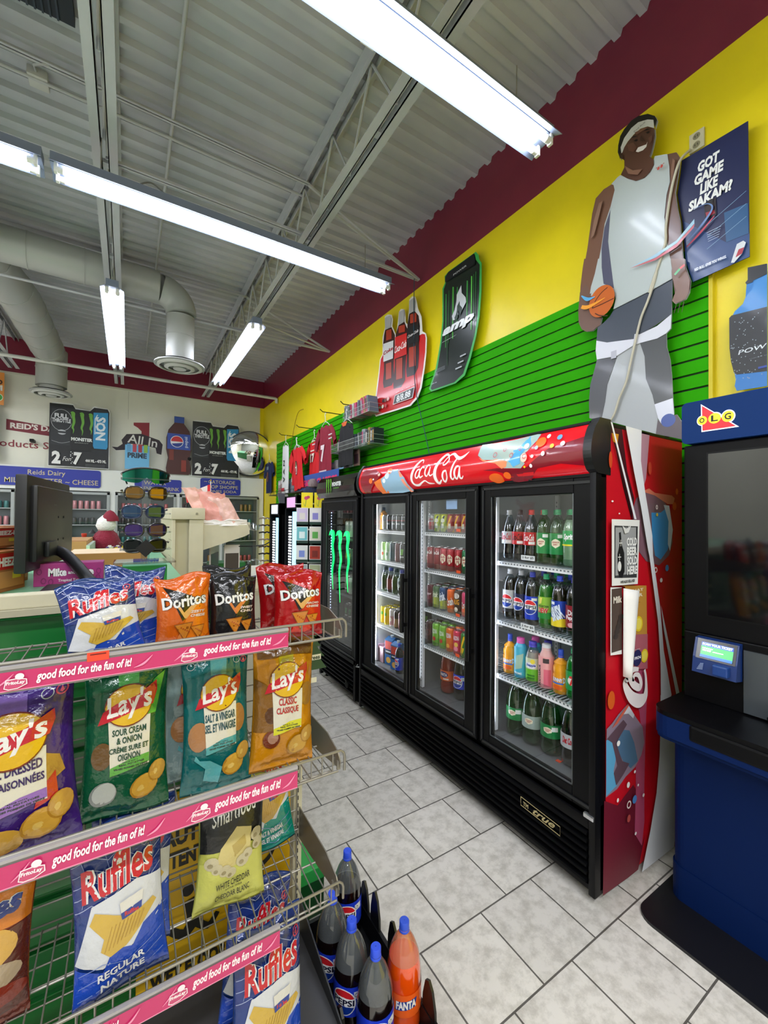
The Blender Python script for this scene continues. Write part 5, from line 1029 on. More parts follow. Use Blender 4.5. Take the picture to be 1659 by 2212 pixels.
def bag(w,h,t,color,draw,loc,rx=0,ry=0,rz=0,seed=1,label='',group=None,fin=.2):
    f=bagfn(w,h,t,seed); m=MB(); NU,NV=40,52; mt=mat(dimc(color,.86),fin,.1,.5,bump=.6,bscale=22)
    vs=[];fs=[]
    us=[math.sin(PI/2*(-1+2*i/NU)) for i in range(NU+1)]; vv=[0,.02,.045]+[.045+.91*j/(NV-5) for j in range(1,NV-5)]+[.955,.98,1]; NV=len(vv)-1
    for side in (-1,1):
        b0=len(vs)
        for v in vv:
            for u in us: vs.append(f(u,v,side))
        for j in range(NV):
            for i in range(NU): k=b0+j*(NU+1)+i; fs.append((k,k+1,k+NU+2,k+NU+1) if side<0 else (k,k+NU+1,k+NU+2,k+1))
    m.add(vs,fs,mt,True)
    bm=bmesh.new(); me=m.mesh('chip_bag'); bm.from_mesh(me); bmesh.ops.remove_doubles(bm,verts=bm.verts,dist=1e-5); bm.to_mesh(me); bm.free()
    o=bpy.data.objects.new('chip_bag',me); COL.objects.link(o); o.location=loc; o.rotation_euler=(rx,ry,rz); tag(o,label,'bag of chips',group or 'chip bags on the wire rack')
    a=Art(fin,.45,bump=.6,bscale=22,dim=.86); draw(a,w,h)
    a.build('front_print',lambda u,v,oo:f(max(-.985,min(.985,u/(w/2))),max(.0,min(1,v/h)),-1,.0011+oo),o,off=.00028,step=.010)
    return o
def crisp(a,x,y,r,rot=0,c='#d9a63e',c2='#b98427'):
    a.ell(x,y,r*1.0,r*.82,c2,16,rot); a.ell(x+r*.05,y+r*.04,r*.92,r*.74,c,16,rot); a.ell(x-r*.2,y-r*.1,r*.3,r*.2,'#e6bf62',10,rot)
def lays(base2,flav,fc,band,stripe,extra=None):
    def d(a,w,h):
        a.rect(-w*.12,h*.80,w*.12,h*.955,stripe)
        for x,y in ((-w*.38,h*.885),(-w*.24,h*.90),(w*.28,h*.90)): a.ring(x,y,w*.055,w*.055,w*.008,'#cfd6d2',16)
        a.ring(w*.40,h*.90,w*.055,w*.055,w*.014,'#d8506a',16); a.poly([(w*.38,h*.89),(w*.40,h*.92),(w*.42,h*.89),(w*.40,h*.88)],'#d8506a')
        if extra: extra(a,w,h)
        a.poly([(-w*.20,h*.30),(w*.26,h*.30),(w*.27,h*.60),(-w*.24,h*.60)],'#e8e2cf')
        a.poly([(-w*.20,h*.27),(w*.26,h*.31),(w*.26,h*.365),(w*.05,h*.36),(-w*.20,h*.32)],band)
        a.text('MADE WITH',-w*.06,h*.338,w*.12,h*.345,'#2c3a2a',.03); a.text('REAL POTATOES',-w*.10,h*.322,w*.20,h*.333,'#2c3a2a',.04); a.text('VRAIES POMMES DE TERRE',-w*.16,h*.302,w*.24,h*.313,'#2c3a2a',.04)
        n=len(flav); fh=.20/n if n>2 else .14/n
        top=h*.545
        for k,t in enumerate(flav): ww=min(.22,.0165*len(t)+.03)*w*1.0/ .2*.2; ww=w*min(.23,.018*len(t)+.02); a.text(t,.01*w-ww,top-h*(k+.80)*fh,.02*w+ww,top-h*k*fh,fc,.03)
        crisp(a,w*.20,h*.17,w*.17,.3); crisp(a,w*.36,h*.24,w*.13,1.1,'#cf9f45')
        a.ell(0,h*.68,w*.285,w*.25*1.02,'#7a2a12',28); a.ell(0,h*.68,w*.275,w*.24,'#e9b91c',28)
        a.poly([(-w*.36,h*.585),(-w*.30,h*.66),(-w*.15,h*.70),(w*.10,h*.73),(w*.34,h*.80),(w*.35,h*.74),(w*.30,h*.66),(w*.10,h*.645),(-w*.15,h*.61)],'#c8162a')
        a.text("Lay's",-w*.27,h*.60,w*.29,h*.765,'#f6f3ee',.025,.18,8)
    return d
def ruffles(flav,bot='#1d4cc4',top='#233a86',small=False,chip='#dcb648'):
    def d(a,w,h):
        a.rect(-w*.49,h*.55,w*.49,h*.955,top)
        for k in range(6):
            y=h*(.57+.07*k); a.stroke([(-w*.48,y,.0014),(-w*.30,y+h*.035,.0014),(-w*.1,y-h*.03,.0014),(w*.12,y+h*.035,.0014),(w*.3,y-h*.03,.0014),(w*.48,y+h*.03,.0014)],'#b9c4e6',n=1)
        for k in range(4): x=-w*.4+w*.24*k; a.stroke([(x,h*.60,.0012),(x+w*.08,h*.75,.0012),(x,h*.93,.0012)],'#8f9fd4',n=1)
        a.poly([(-w*.49,h*.28),(-w*.30,h*.60),(w*.20,h*.66),(w*.49,h*.62),(w*.49,h*.40),(w*.20,h*.30),(-w*.2,h*.22)],'#e2e5ea')
        a.poly([(-w*.49,.045*h),(w*.49,.045*h),(w*.49,h*.42),(w*.25,h*.38),(w*.12,h*.28),(-w*.1,h*.31),(-w*.2,h*.20),(-w*.49,h*.26)],bot)
        for k in range(3): y=h*(.08+.07*k); a.stroke([(-w*.45,y,.0014),(-w*.2,y+h*.03,.0014),(w*.05,y-h*.02,.0014),(w*.45,y+h*.06,.0014)],'#8ea6e8',n=1)
        a.poly([(-w*.33,h*.50),(-w*.27,h*.56),(-w*.12,h*.53),(w*.10,h*.47),(w*.38,h*.50),(w*.42,h*.47),(w*.25,h*.39),(w*.05,h*.30),(-w*.12,h*.28),(-w*.22,h*.33),(-w*.18,h*.40)],chip)
        for k in range(9): x=-w*.14+w*.045*k; a.stroke([(x-w*.04,h*(.315+.008*k),.0012),(x+w*.05,h*(.455+.002*k),.0016)],'#b98f2e',n=1)
        a.poly([(w*.02,h*.47),(w*.24,h*.49),(w*.27,h*.59),(-w*.0,h*.57)],'#e9e6dc'); a.poly([(w*.02,h*.47),(w*.24,h*.49),(w*.25,h*.53),(w*.01,h*.51)],'#24409a'); a.text('Ruffles',w*.05,h*.485,w*.21,h*.51,'#d8322c',.04)
        for k,t in enumerate(flav): a.text(t,-w*.26+(k*.03*w),h*(.17-.065*k),w*.24,h*(.215-.065*k),'#f0f3f8',.03,.1,6)
        a.ring(w*.38,h*.86,w*.055,w*.055,w*.014,'#d84a5c',16); a.poly([(w*.36,h*.85),(w*.38,h*.88),(w*.40,h*.85),(w*.38,h*.84)],'#d84a5c')
        a.text('Ruffles',-w*.42,h*.655,w*.40,h*.85,'#d4202c',.025,.25,7,outline='#f2f2f4',ow=.035)
    return d
def doritos(tri,flav,hot,chipc='#d9862a'):
    def d(a,w,h):
        a.poly([(-w*.38,h*.88),(w*.30,h*.66),(w*.42,h*.62),(-w*.05,h*.40)],tri[0])
        a.poly([(-w*.30,h*.80),(w*.22,h*.64),(-w*.03,h*.47)],tri[1])
        a.poly([(w*.0,h*.40),(w*.46,h*.86),(w*.46,h*.20),(w*.1,h*.08),(-w*.2,h*.08)],hot)
        a.poly([(-w*.03,h*.50),(w*.02,h*.42),(w*.34,h*.68),(w*.30,h*.70)],tri[2])
        a.poly([(-w*.18,h*.62),(-w*.12,h*.62),(w*.02,h*.46),(w*.0,h*.42)],tri[2])
        a.text('Doritos',-w*.42,h*.58,w*.42,h*.74,'#f4f4f2',.03,0,5,outline='#17120f',ow=.04)
        for k,t in enumerate(flav): a.text(t,w*.10,h*(.49-.05*k),w*.40,h*(.525-.05*k),'#f2dcd0',.04,.2)
        for x,y,r in ((-w*.02,h*.26,w*.19),(w*.24,h*.24,w*.15)):
            a.poly([(x-r,y+r*.75),(x+r*.9,y+r*.9),(x+r*.1,y-r)],'#9a5418'); a.poly([(x-r*.88,y+r*.68),(x+r*.8,y+r*.8),(x+r*.08,y-r*.85)],chipc)
            for q in range(5): a.ell(x-r*.3+r*.2*q,y+r*.4-r*.12*q,r*.07,r*.07,'#b5441a',8)
    return d
def at(a,b,z): return (RX+a,RY+b,z)
R=math.radians
DOT=('#101012','#17100c','#e8b064')
rfl=ruffles(['REGULAR','NATURE'])
bag(.150,.195,.060,'#22407f',rfl,at(-.548,.085,1.262),R(-10),R(-9),R(4),1.3,'blue and white ridged chip bag at the left of the top shelf')
bag(.135,.205,.055,'#22407f',rfl,at(-.515,.165,1.262),R(-8),R(3),R(-8),2.1,'blue ridged chip bag standing behind the front blue one on the top shelf')
bag(.125,.180,.060,'#e0640f',doritos(DOT,['ZESTY','CHEESE'],'#ee7d16'),at(-.400,.085,1.272),R(-8),R(0),R(2),3.2,'orange tortilla chip bag on the top shelf')
bag(.122,.176,.058,'#17171a',doritos(('#050506','#1c1c20','#e07f3a'),['SWEET','CHILI'],'#1b1b1f'),at(-.282,.085,1.272),R(-8),R(1),R(0),4.4,'front black tortilla chip bag on the top shelf')
bag(.130,.185,.058,'#17171a',doritos(('#050506','#1c1c20','#e07f3a'),['SWEET','CHILI'],'#1b1b1f'),at(-.275,.165,1.275),R(-6),R(-2),R(-4),5.1,'black tortilla chip bag leaning behind the front black one')
bag(.145,.182,.064,'#b80f16',doritos(DOT,['NACHO','CHEESE'],'#d92c14'),at(-.105,.085,1.262),R(-10),R(2),R(-4),6.6,'front red tortilla chip bag at the right end of the top shelf')
bag(.150,.185,.062,'#b00d16',doritos(DOT,['NACHO','CHEESE'],'#d92c14'),at(-.118,.175,1.272),R(-6),R(-3),R(3),7.7,'rear red tortilla chip bag at the right end of the top shelf')
def allex(a,w,h): a.poly([(w*.18,h*.35),(w*.42,h*.42),(w*.38,h*.52),(w*.24,h*.56)],'#b5893a'); a.poly([(w*.15,h*.26),(w*.35,h*.30),(w*.34,h*.44),(w*.2,h*.36)],'#c93226'); a.ell(-w*.1,h*.12,w*.16,w*.14,'#d9a63e')
bag(.215,.345,.085,'#3d1d78',lays('#3d1d78',['ALL DRESSED','ASSAISONNÉES'],'#3b2560','#9a6cc0','#7a5aa8',allex),at(-.700,.075,.905),R(-9),R(-3),R(6),8.2,'purple chip bag cut off by the left edge on the middle shelf')
def socex(a,w,h): a.ell(-w*.26,h*.17,w*.15,w*.15,'#8f938f'); a.ell(-w*.25,h*.175,w*.13,w*.13,'#c4c7c2'); a.poly([(w*.2,h*.6),(w*.3,h*.8),(w*.45,h*.85),(w*.34,h*.6)],'#4fae3c'); a.ell(-w*.3,h*.4,w*.12,w*.16,'#6a4a1c')
bag(.180,.362,.075,'#0c5a38',lays('#0c5a38',['SOUR CREAM','& ONION','CRÈME SURE ET','OIGNON'],'#1c4a34','#5cae3c','#4a9a48',socex),at(-.515,.105,.905),R(-11),R(1),R(3),9.5,'green chip bag on the middle shelf')
def svx(a,w,h): a.ell(-w*.30,h*.40,w*.15,w*.2,'#b07a4a'); a.ell(w*.30,h*.48,w*.12,w*.2,'#b07a3a'); a.poly([(-w*.34,h*.28),(-w*.28,h*.24),(-w*.14,h*.23),(w*.04,h*.17),(-w*.02,h*.07),(-w*.22,h*.10),(-w*.20,h*.18),(-w*.36,h*.25)],'#5fb0b4')
tealf=lays('#0d7c7c',['SALT & VINEGAR','SEL ET VINAIGRE'],'#1b4f58','#4aa6a6','#59a8a8',svx)
bag(.172,.350,.072,'#0b6a6c',tealf,at(-.315,.095,.902),R(-10),R(1),R(2),10.4,'teal chip bag on the middle shelf')
bag(.165,.335,.060,'#8fa8a6',tealf,at(-.345,.19,.905),R(-8),R(-2),R(14),11.3,'pale teal chip bag hidden behind the teal one on the middle shelf')
def clx(a,w,h): a.poly([(-w*.49,h*.30),(-w*.16,h*.30),(-w*.22,h*.62),(-w*.49,h*.70)],'#8a5a14'); a.ell(-w*.24,h*.42,w*.1,w*.12,'#5a3210'); a.ell(w*.36,h*.55,w*.13,w*.17,'#a8782a'); a.ell(-w*.22,h*.24,w*.13,w*.125,'#7a3418'); a.ell(-w*.20,h*.25,w*.08,w*.08,'#b88a72'); a.rect(-w*.45,h*.86,w*.45,h*.95,'#6a4410')
bag(.182,.345,.078,'#d88f0c',lays('#e2a010',['CLASSIC','CLASSIQUE'],'#c0282e','#e2df1c','#c9b81c',clx),at(-.145,.095,.905),R(-10),R(3),R(-3),12.9,'golden yellow chip bag at the right end of the middle shelf')
bag(.182,.345,.070,'#1e3f8c',ruffles(['REGULAR','NATURE']),at(-.512,.055,.553),R(-9),R(-3),R(2),13.4,'large blue ridged chip bag at the front of the third shelf')
bag(.182,.335,.065,'#1e3f8c',ruffles(['REGULAR','NATURE']),at(-.505,.145,.555),R(-7),R(2),R(-2),14.2,'blue ridged chip bag half hidden behind the large one on the third shelf')
def chedd(a,w,h):
    a.rect(-w*.49,h*.50,w*.49,h*.955,'#141416'); a.text('Smartfood',-w*.36,h*.72,w*.36,h*.86,'#f0efe8',.01,.4,8)
    a.rect(-w*.49,h*.045,w*.49,h*.42,'#dcdc6a'); a.poly([(-w*.30,h*.36),(-w*.22,h*.52),(w*.02,h*.66),(w*.26,h*.62),(w*.24,h*.42),(w*.06,h*.36),(-w*.10,h*.34)],'#e2cf86'); a.poly([(-w*.05,h*.52),(w*.15,h*.58),(w*.18,h*.5),(0,h*.42)],'#c9b060')
    for x,y,r in ((-w*.34,h*.42,.1),(-w*.26,h*.37,.08),(-w*.14,h*.34,.09),(-w*.05,h*.31,.08),(w*.12,h*.38,.1),(w*.2,h*.42,.08),(w*.34,h*.55,.1),(w*.36,h*.47,.09)): a.ell(x,y,w*r,w*r*.85,'#d6cba4',12); a.ell(x-w*.02,y-w*.02,w*r*.4,w*r*.3,'#a89a70',8)
    a.text('WHITE CHEDDAR',-w*.26,h*.21,w*.24,h*.265,'#2b2820',.01,0,5); a.text('FLAVOUR / SAVEUR',-w*.12,h*.185,w*.12,h*.20,'#2b2820',.02,0,5); a.text('CHEDDAR BLANC',-w*.25,h*.115,w*.24,h*.165,'#2b2820',.01,0,5)
bag(.185,.300,.070,'#cfcf5c',chedd,at(-.272,.135,.555),R(-12),R(4),R(4),15.6,'black and yellow white cheddar popcorn bag on the third shelf',fin=.45)
bag(.150,.285,.060,'#0d8a80',ruffles(['SALT & VINEGAR','SEL ET VINAIGRE'],'#0f9488','#d9dcdf',chip='#caa24a'),at(-.135,.215,.600),R(-14),R(-4),R(0),16.8,'teal and white ridged chip bag at the right of the third shelf')
def bbq(a,w,h): a.rect(-w*.49,h*.62,w*.49,h*.95,'#e0801a'); a.poly([(-w*.49,h*.1),(w*.49,h*.1),(w*.49,h*.62),(-w*.49,h*.55)],'#5a2416'); a.ell(w*.1,h*.52,w*.3,w*.2,'#e2b050'); a.ell(w*.15,h*.35,w*.3,w*.14,'#b9a58a'); a.ell(w*.2,h*.22,w*.3,w*.12,'#8a2c18'); a.text('Ruffles',-w*.35,h*.68,w*.4,h*.82,'#1d3a9a',.05,.2,5,outline='#f2f2f4')
bag(.190,.320,.075,'#7a2c14',bbq,at(-.775,.10,.555),R(-8),R(2),R(0),17.5,'orange and brown chip bag at the left edge of the third shelf')
bag(.190,.330,.075,'#1e3f8c',ruffles(['REGULAR','NATURE']),at(-.205,.01,.192),R(-14),R(5),R(2),18.3,'blue ridged chip bag at the front of the bottom deck')
bag(.185,.330,.065,'#1e3f8c',ruffles(['REGULAR','NATURE']),at(-.205,.15,.200),R(-10),R(6),R(-3),19.2,'blue ridged chip bag behind the wires at the rear of the bottom deck')
# air freshener card
m=MB(); T=[(-.004,.13),(-.03,.09),(-.018,.092),(-.045,.055),(-.028,.058),(-.058,.02),(-.035,.024),(-.066,-.02),(-.012,-.02),(-.012,-.05),(.012,-.05),(.012,-.02),(.066,-.02),(.035,.024),(.058,.02),(.028,.058),(.045,.055),(.018,.092),(.03,.09),(.004,.13)]
m.prism(T,mat('#2c4a2a',.6),'y',-.002,.002); o=m.build('tree_air_freshener',loc=(.515,1.30,1.110),label='dark green tree shaped air freshener hanging below the right end of the top shelf',cat='air freshener')
a=Art(.5); a.rect(-.05,.012,.045,.030,'#d8d6c0'); a.text('Little Trees',-.046,.014,.041,.028,'#20341c',.03); a.rect(-.03,-.062,.03,-.045,'#d8d6c0'); a.build('print',lambda u,v,oo:(u,-.002-oo,v),o)
q=MB(); q.tube([(0,0,.13),(0,0,.165)],.0008,WHITE,5); q.tube([(0,-.02,.165),(0,.02,.165)],.002,WIRE,5); q.build('hang_loop',o)
# wet floor signs behind the grid
def wetsign(x0,x1,y,z1,label,lean):
    e=empty('wet_floor_sign',((x0+x1)/2,y,.0),label=label,cat='wet floor sign',group='yellow wet floor signs behind the rack'); e.rotation_euler=(lean,0,0); w=(x1-x0)/2; Y=mat('#d9ab10',.4)
    m=MB(); m.prism([(-w,0),(-w*.75,0),(-w*.7,.04),(w*.7,.04),(w*.75,0),(w,0),(w*.96,z1),(-w*.96,z1)],Y,'y',-.006,.006); m.box(-w*.6,w*.6,-.012,-.005,z1-.02,z1,Y,.003); m.build('panel',e)
    m=MB(); m.prism([(-w,0),(-w*.75,0),(-w*.7,.04),(w*.7,.04),(w*.75,0),(w,0),(w*.96,z1),(-w*.96,z1)],mat('#c79a0c',.4),'y',.022,.032); m.box(-w*.3,w*.3,-.01,.03,z1-.01,z1+.012,Y,.004); m.build('rear_panel',e)
    a=Art(.45); c='#1c1a12'
    a.text('CAUTION',-w*.78,z1*.80,w*.78,z1*.87,c,.05); a.text('ATTENTION',-w*.78,z1*.71,w*.78,z1*.78,c,.05)
    a.ell(-w*.05,z1*.60,w*.12,w*.12,c,16); a.stroke([(-w*.02,z1*.56,.03),(w*.05,z1*.47,.035),(-w*.15,z1*.43,.028),(-w*.45,z1*.48,.02)],c,n=3); a.stroke([(w*.0,z1*.53,.018),(w*.3,z1*.56,.015),(w*.45,z1*.60,.012)],c,n=3); a.stroke([(w*.05,z1*.47,.026),(w*.35,z1*.42,.02),(w*.55,z1*.46,.015)],c,n=3)
    a.text('WET FLOOR',-w*.75,z1*.26,w*.75,z1*.32,c,.05); a.text('PLANCHER',-w*.75,z1*.18,w*.75,z1*.24,c,.05); a.text('MOUILLÉ',-w*.6,z1*.09,w*.6,z1*.15,c,.05)
    a.build('print',lambda u,v,oo:(u,-.0065-oo,v),e,off=.0006)
wetsign(.04,.33,1.41,.72,'yellow wet floor sign with a slipping figure behind the third shelf',R(-3)); wetsign(.27,.54,1.47,.68,'orange yellow wet floor sign further right behind the rack upright',R(-3))
# bottle crate and bottles
cm=mat('#0e0e10',.35)
e=empty('bottle_crate',(.68,1.2,0),label='black plastic bottle crate with finger dividers on the floor by the rack',cat='crate')
m=MB(); m.box(-.14,.125,-.33,.26,.0,.02,cm); m.box(.112,.125,-.33,.26,.0,.10,cm); m.box(-.14,-.127,-.33,.26,0,.10,cm); m.box(-.14,.125,-.33,-.317,0,.10,cm); m.box(-.14,.125,.247,.26,0,.10,cm); m.build('tray',e)
for i,(x,y,h) in enumerate(((.118,.20,.20),(.118,.12,.22),(.118,.00,.21),(.118,-.05,.19),(.118,-.20,.20),(.118,-.30,.14),(-.02,.17,.17),(-.02,-.02,.16),(-.13,.05,.17),(-.13,-.1,.17),(-.13,.2,.17))):
    m=MB(); m.prism([(-.035,.02),(.035,.02),(.028,h*.7),(.016,h*.95),(.0,h),(-.016,h*.9),(-.03,h*.65)],cm,'x',-.004,.004); m.build('divider_finger',e,loc=(x,y,0))
for k,x,y,rz,d in (('P2',.727,1.413,.9,'tall cola bottle with a blue cap at the far end of the floor crate'),('P2',.605,1.281,.45,'cola bottle nearest the rack upright in the floor crate'),('P2',.617,1.165,.5,'middle cola bottle in the near row of the floor crate'),('P2',.640,1.055,1.0,'cola bottle closest to the camera in the floor crate'),('F2',.757,1.077,.75,'orange soda bottle in the floor crate')):
    place(K[k],(x,y,.02),rz+.35,d,'bottle','large bottles in the floor crate')
# green bin behind
m=MB(); m.box(.50,.70,1.56,1.95,0,.19,mat('#0d4a1c',.4),.006); m.box(.49,.71,1.55,1.96,.15,.20,mat('#2fa048',.35),.004); m.build('green_tub',label='green plastic tub with a lighter lid on the floor beyond the upright',cat='tub')
# ================================================================= counter and what stands on it
GC=mat('#126b2b',.3,0,.3); GT=mat('#74b58c',.35); 
e=empty('service_counter',(-.6,2.3,0),label='green service counter with a pale green top behind the chip rack',cat='counter')
m=MB(); m.box(-2.4,.17,1.47,3.2,0,1.33,GC); [m.box(-2.4,.17,1.455,1.472,z,z+.11,GC,.004) for z in (1.21,1.08,.95,.82,.69,.56,.43,.30,.17)]; att(m.build('cabinet'),e)
m=MB(); m.box(-2.42,.185,1.47,3.22,1.33,1.36,GT,.003); att(m.build('counter_top'),e)
m=MB(); m.box(-2.4,.50,1.415,1.455,1.352,1.390,CREAM,.004); m.box(-2.4,.50,1.40,1.44,1.335,1.352,mat('#a8a38c',.5)); att(m.build('front_rail'),e)
# monitor seen from behind
e=empty('computer_monitor',(-.26,1.75,1.36),label='black flat monitor seen from behind on its slanted stand on the counter',cat='monitor')
def vpt(p): return p
mb=MB(); A=Vector((-.30,1.50,0)); 
bk=mat('#151517',.45); pn=MB()
# panel: local x along its width, thin in y; near edge left
yaw=math.atan2(1.83-1.48,-.19+.275)
p=MB(); L=.50; p.box(0,L,-.012,.018,.10,.40,bk,.006); p.box(.03,L-.03,-.03,-.01,.13,.37,bk,.012); p.box(.10,.20,-.045,-.03,.14,.19,bk,.01)
for x,z in ((.26,.27),(.33,.27),(.26,.19),(.33,.19)): p.lathe([(.004,-.0315),(.004,-.03)],BLACKM,8,(x,0,z),'y')
p.box(.2,.24,-.0305,-.0295,.31,.315,mat('#3a3a3e',.5))
o=p.build('screen_housing'); o.location=(-.27,1.625,1.32); o.rotation_euler=(0,0,R(82)); 
o.rotation_euler=(0,0,R(83.7)); att(o,e)
st=MB(); st.prism([(0,.0),(.05,.0),(.075,.03),(.19,-.0),(.02,.0)],bk,'x',0,.001)
st=MB()
q=smoothpts([(-.215,1.84,1.475),(-.185,1.80,1.465),(-.15,1.74,1.435),(-.115,1.67,1.40),(-.09,1.63,1.372)],5); st.tube(q,[.018]*len(q),bk,8)
st.build('stand_arm'); att(bpy.data.objects[st and 'stand_arm'],e)
m=MB(); m.box(-.22,-.06,1.56,1.72,1.361,1.372,bk,.004); att(m.build('stand_base'),e)
# candy box
def cbox(name,x,y,z,w,d,h,c,label,cat='box',draw=None,rz=0,top=None,group=None):
    m=MB(); m.box(-w/2,w/2,-d/2,d/2,0,h,mat(c,.5),.0015)
    if top: m.box(-w/2+.002,w/2-.002,-d/2+.002,d/2-.002,h-.001,h+.001,mat(top,.6))
    o=m.build(name,loc=(x,y,z),rz=rz,label=label,cat=cat,group=group)
    if draw: a=Art(.45); draw(a,w,h); a.build('print',lambda u,v,oo:(u,-d/2-oo,v),o,off=.0004)
    return o
def mike(a,w,h):
    a.text('Mike',-w*.30,h*.42,-w*.04,h*.78,'#f4eef2',.05,outline='#3a1a30'); a.text('Ike',w*.10,h*.42,w*.36,h*.78,'#f4eef2',.05,outline='#3a1a30'); a.text('and',-w*.02,h*.5,w*.08,h*.66,'#f4eef2',.03); a.text('Tropical Typhoon',-w*.16,h*.14,w*.26,h*.30,'#f0dce8',.03)
    for x,y in ((-w*.42,h*.65),(-w*.36,h*.25),(-w*.26,h*.2),(w*.43,h*.6),(w*.42,h*.3)): a.ring(x,y,w*.035,h*.13,.0015,'#7a2560',14)
cbox('candy_box',-.165,1.80,1.36,.19,.08,.075,'#a8307c','magenta candy box behind the monitor stand','candy box',mike)
cbox('cardboard_tray',-.07,2.35,1.36,.30,.30,.07,'#a9793f','open brown cardboard tray behind the magenta candy box','box',top='#d9c3a0')
def kel(a,w,h): a.text('Mike & Ike',-w*.4,h*.3,w*.4,h*.7,'#efe6dc',.05,outline='#5a3a2a')
cbox('candy_box',.02,1.98,1.36,.17,.03,.03,'#c08a8a','pale pink candy box edge between the magenta box and the green one','candy box',kel)
def bar(a,w,h): a.rect(-w*.42,h*.15,w*.42,h*.85,'#dfe8dc'); [a.rect(-w*.28+i*.0045,h*.5,-w*.28+i*.0045+.002,h*.75,'#3a4a3a') for i in range(int(w*.6/.0045))]; a.rect(-w*.35,h*.3,w*.3,h*.36,'#7a8a78')
cbox('label_box',-.13,2.62,1.36,.12,.10,.06,'#4fc02e','bright green edged box with a white barcode label','box',bar)
def cheez(a,w,h): a.rect(-w*.5,h*.55,w*.5,h*.95,'#c22a1c'); a.text('CHEEZ-IT',-w*.42,h*.62,w*.42,h*.85,'#f4ecd8',.05); a.rect(-w*.45,h*.1,w*.45,h*.5,'#c98a4a'); a.rect(w*.1,h*.3,w*.35,h*.45,'#e8d23a')
for i,(x,y,z,rz) in enumerate(((-.345,1.72,1.36,R(70)),(-.36,1.90,1.36,R(75)),(-.40,2.10,1.36,R(80)),(-.37,1.80,1.49,R(72)),(-.41,2.02,1.49,R(78)))):
    cbox('cracker_box',x,y,z,.16,.07,.125 if i<3 else .065,'#a3622e',['nearest red and tan cracker box at the left edge beside the monitor','second red and tan cracker box behind the nearest one','third red and tan cracker box furthest back at the left','flat cracker carton lying on the nearest cracker boxes','flat cracker carton lying on the furthest cracker boxes'][i],'cracker box',cheez,rz,group='cracker boxes at the left edge')
# stack of flat cards / envelopes rows
e=empty('card_tray',(-.24,2.9,1.36),label='long tray of brown envelopes and papers standing on the counter',cat='tray')
m=MB(); 
for i in range(14): m.box(-.10,.06,-.25+i*.035,-.225+i*.035,.02,.10+.002*(i%3),mat(['#b98a52','#9c6b3a','#c9a273'][i%3],.6))
m.build('envelopes',e); m=MB(); m.box(.06,.075,-.27,.26,0,.08,mat('#bcd0c4',.5)); m.box(-.115,-.10,-.27,.26,0,.08,mat('#bcd0c4',.5)); m.box(-.11,.07,-.27,.26,0,.01,mat('#bcd0c4',.5)); m.build('tray_walls',e)
for x,y,c,l in ((-.225,3.12,'#b53a2c','red topped tube standing at the back of the counter'),): MB().lathe([(.012,0),(.012,.11),(.014,.112),(.014,.125),(.001,.125)],mat(c,.4),14).build('paper_tube',loc=(x,y,1.36),label=l,cat='tube')
# santa plush
e=empty('santa_plush',(-.115,3.15,1.36),label='white bearded plush figure with a sequined dark red coat on the counter',cat='plush toy')
m=MB(); m.lathe([(.001,.0),(.075,.02),(.085,.06),(.06,.12),(.03,.15)],mat('#8a1030',.3,.3,bump=1,bscale=200),18); m.build('coat',e)
m=MB(); m.lathe([(.001,.13),(.04,.14),(.055,.17),(.045,.21),(.02,.235),(.001,.24)],mat('#e6e4e0',.9,bump=1,bscale=90),16); m.build('head',e)
m=MB(); m.lathe([(.05,.20),(.045,.225),(.02,.26),(.001,.27)],mat('#7a1028',.8),14,(.02,0,0)); m.lathe([(.001,.12),(.02,.125),(.001,.15)],mat('#101010',.6),8,(-.07,0,0)); m.build('hat',e)
# bag of yellow candy
e=MB(); random.seed(3)
for i in range(60): x,y,z=random.uniform(-.05,.05),random.uniform(-.04,.04),random.uniform(.0,.055); e.box(x-.008,x+.008,y-.005,y+.005,z,z+.006,mat(random.choice(['#e6cf1c','#f0e040','#6a4a8a','#d8d8d0']),.3,0,.4))
e.build('wrapped_candy',loc=(-.06,2.86,1.365),label='clear bag of yellow wrapped candies beside the plush figure',cat='candy',kind='stuff')
# sunglasses display
e=empty('sunglasses_stand',(.05,1.55,1.44),label='clear acrylic tower holding five pairs of sunglasses',cat='display stand')
m=MB(); m.box(-.085,.085,-.06,.06,.008,.014,CLEAR); m.box(-.012,.012,-.004,.004,.014,.31,CLEAR)
for z in (.06,.115,.175,.235,.285): m.box(-.07,.07,-.03,.02,z-.012,z-.008,CLEAR)
m.build('acrylic_frame',e)
m=MB(); m.prism([(0,-.028),(.028,0),(0,.028),(-.028,0)],mat('#101012',.4),'y',-.045,-.043); m.build('paper_tag',e,loc=(.0,0,.055))
cbox('green_box',.05,1.60,1.36,.125,.14,.078,'#12782e','dark green box under the sunglasses tower','box',lambda a,w,h:(a.ell(0,h*.66,.009,.009,'#06180a'),a.rect(-.014,h*.0,.012,h*.14,'#9ab8a2')),top='#7fc49a')
def lensmat(c1,c2):
    return mat(c1,.05,.85,0)
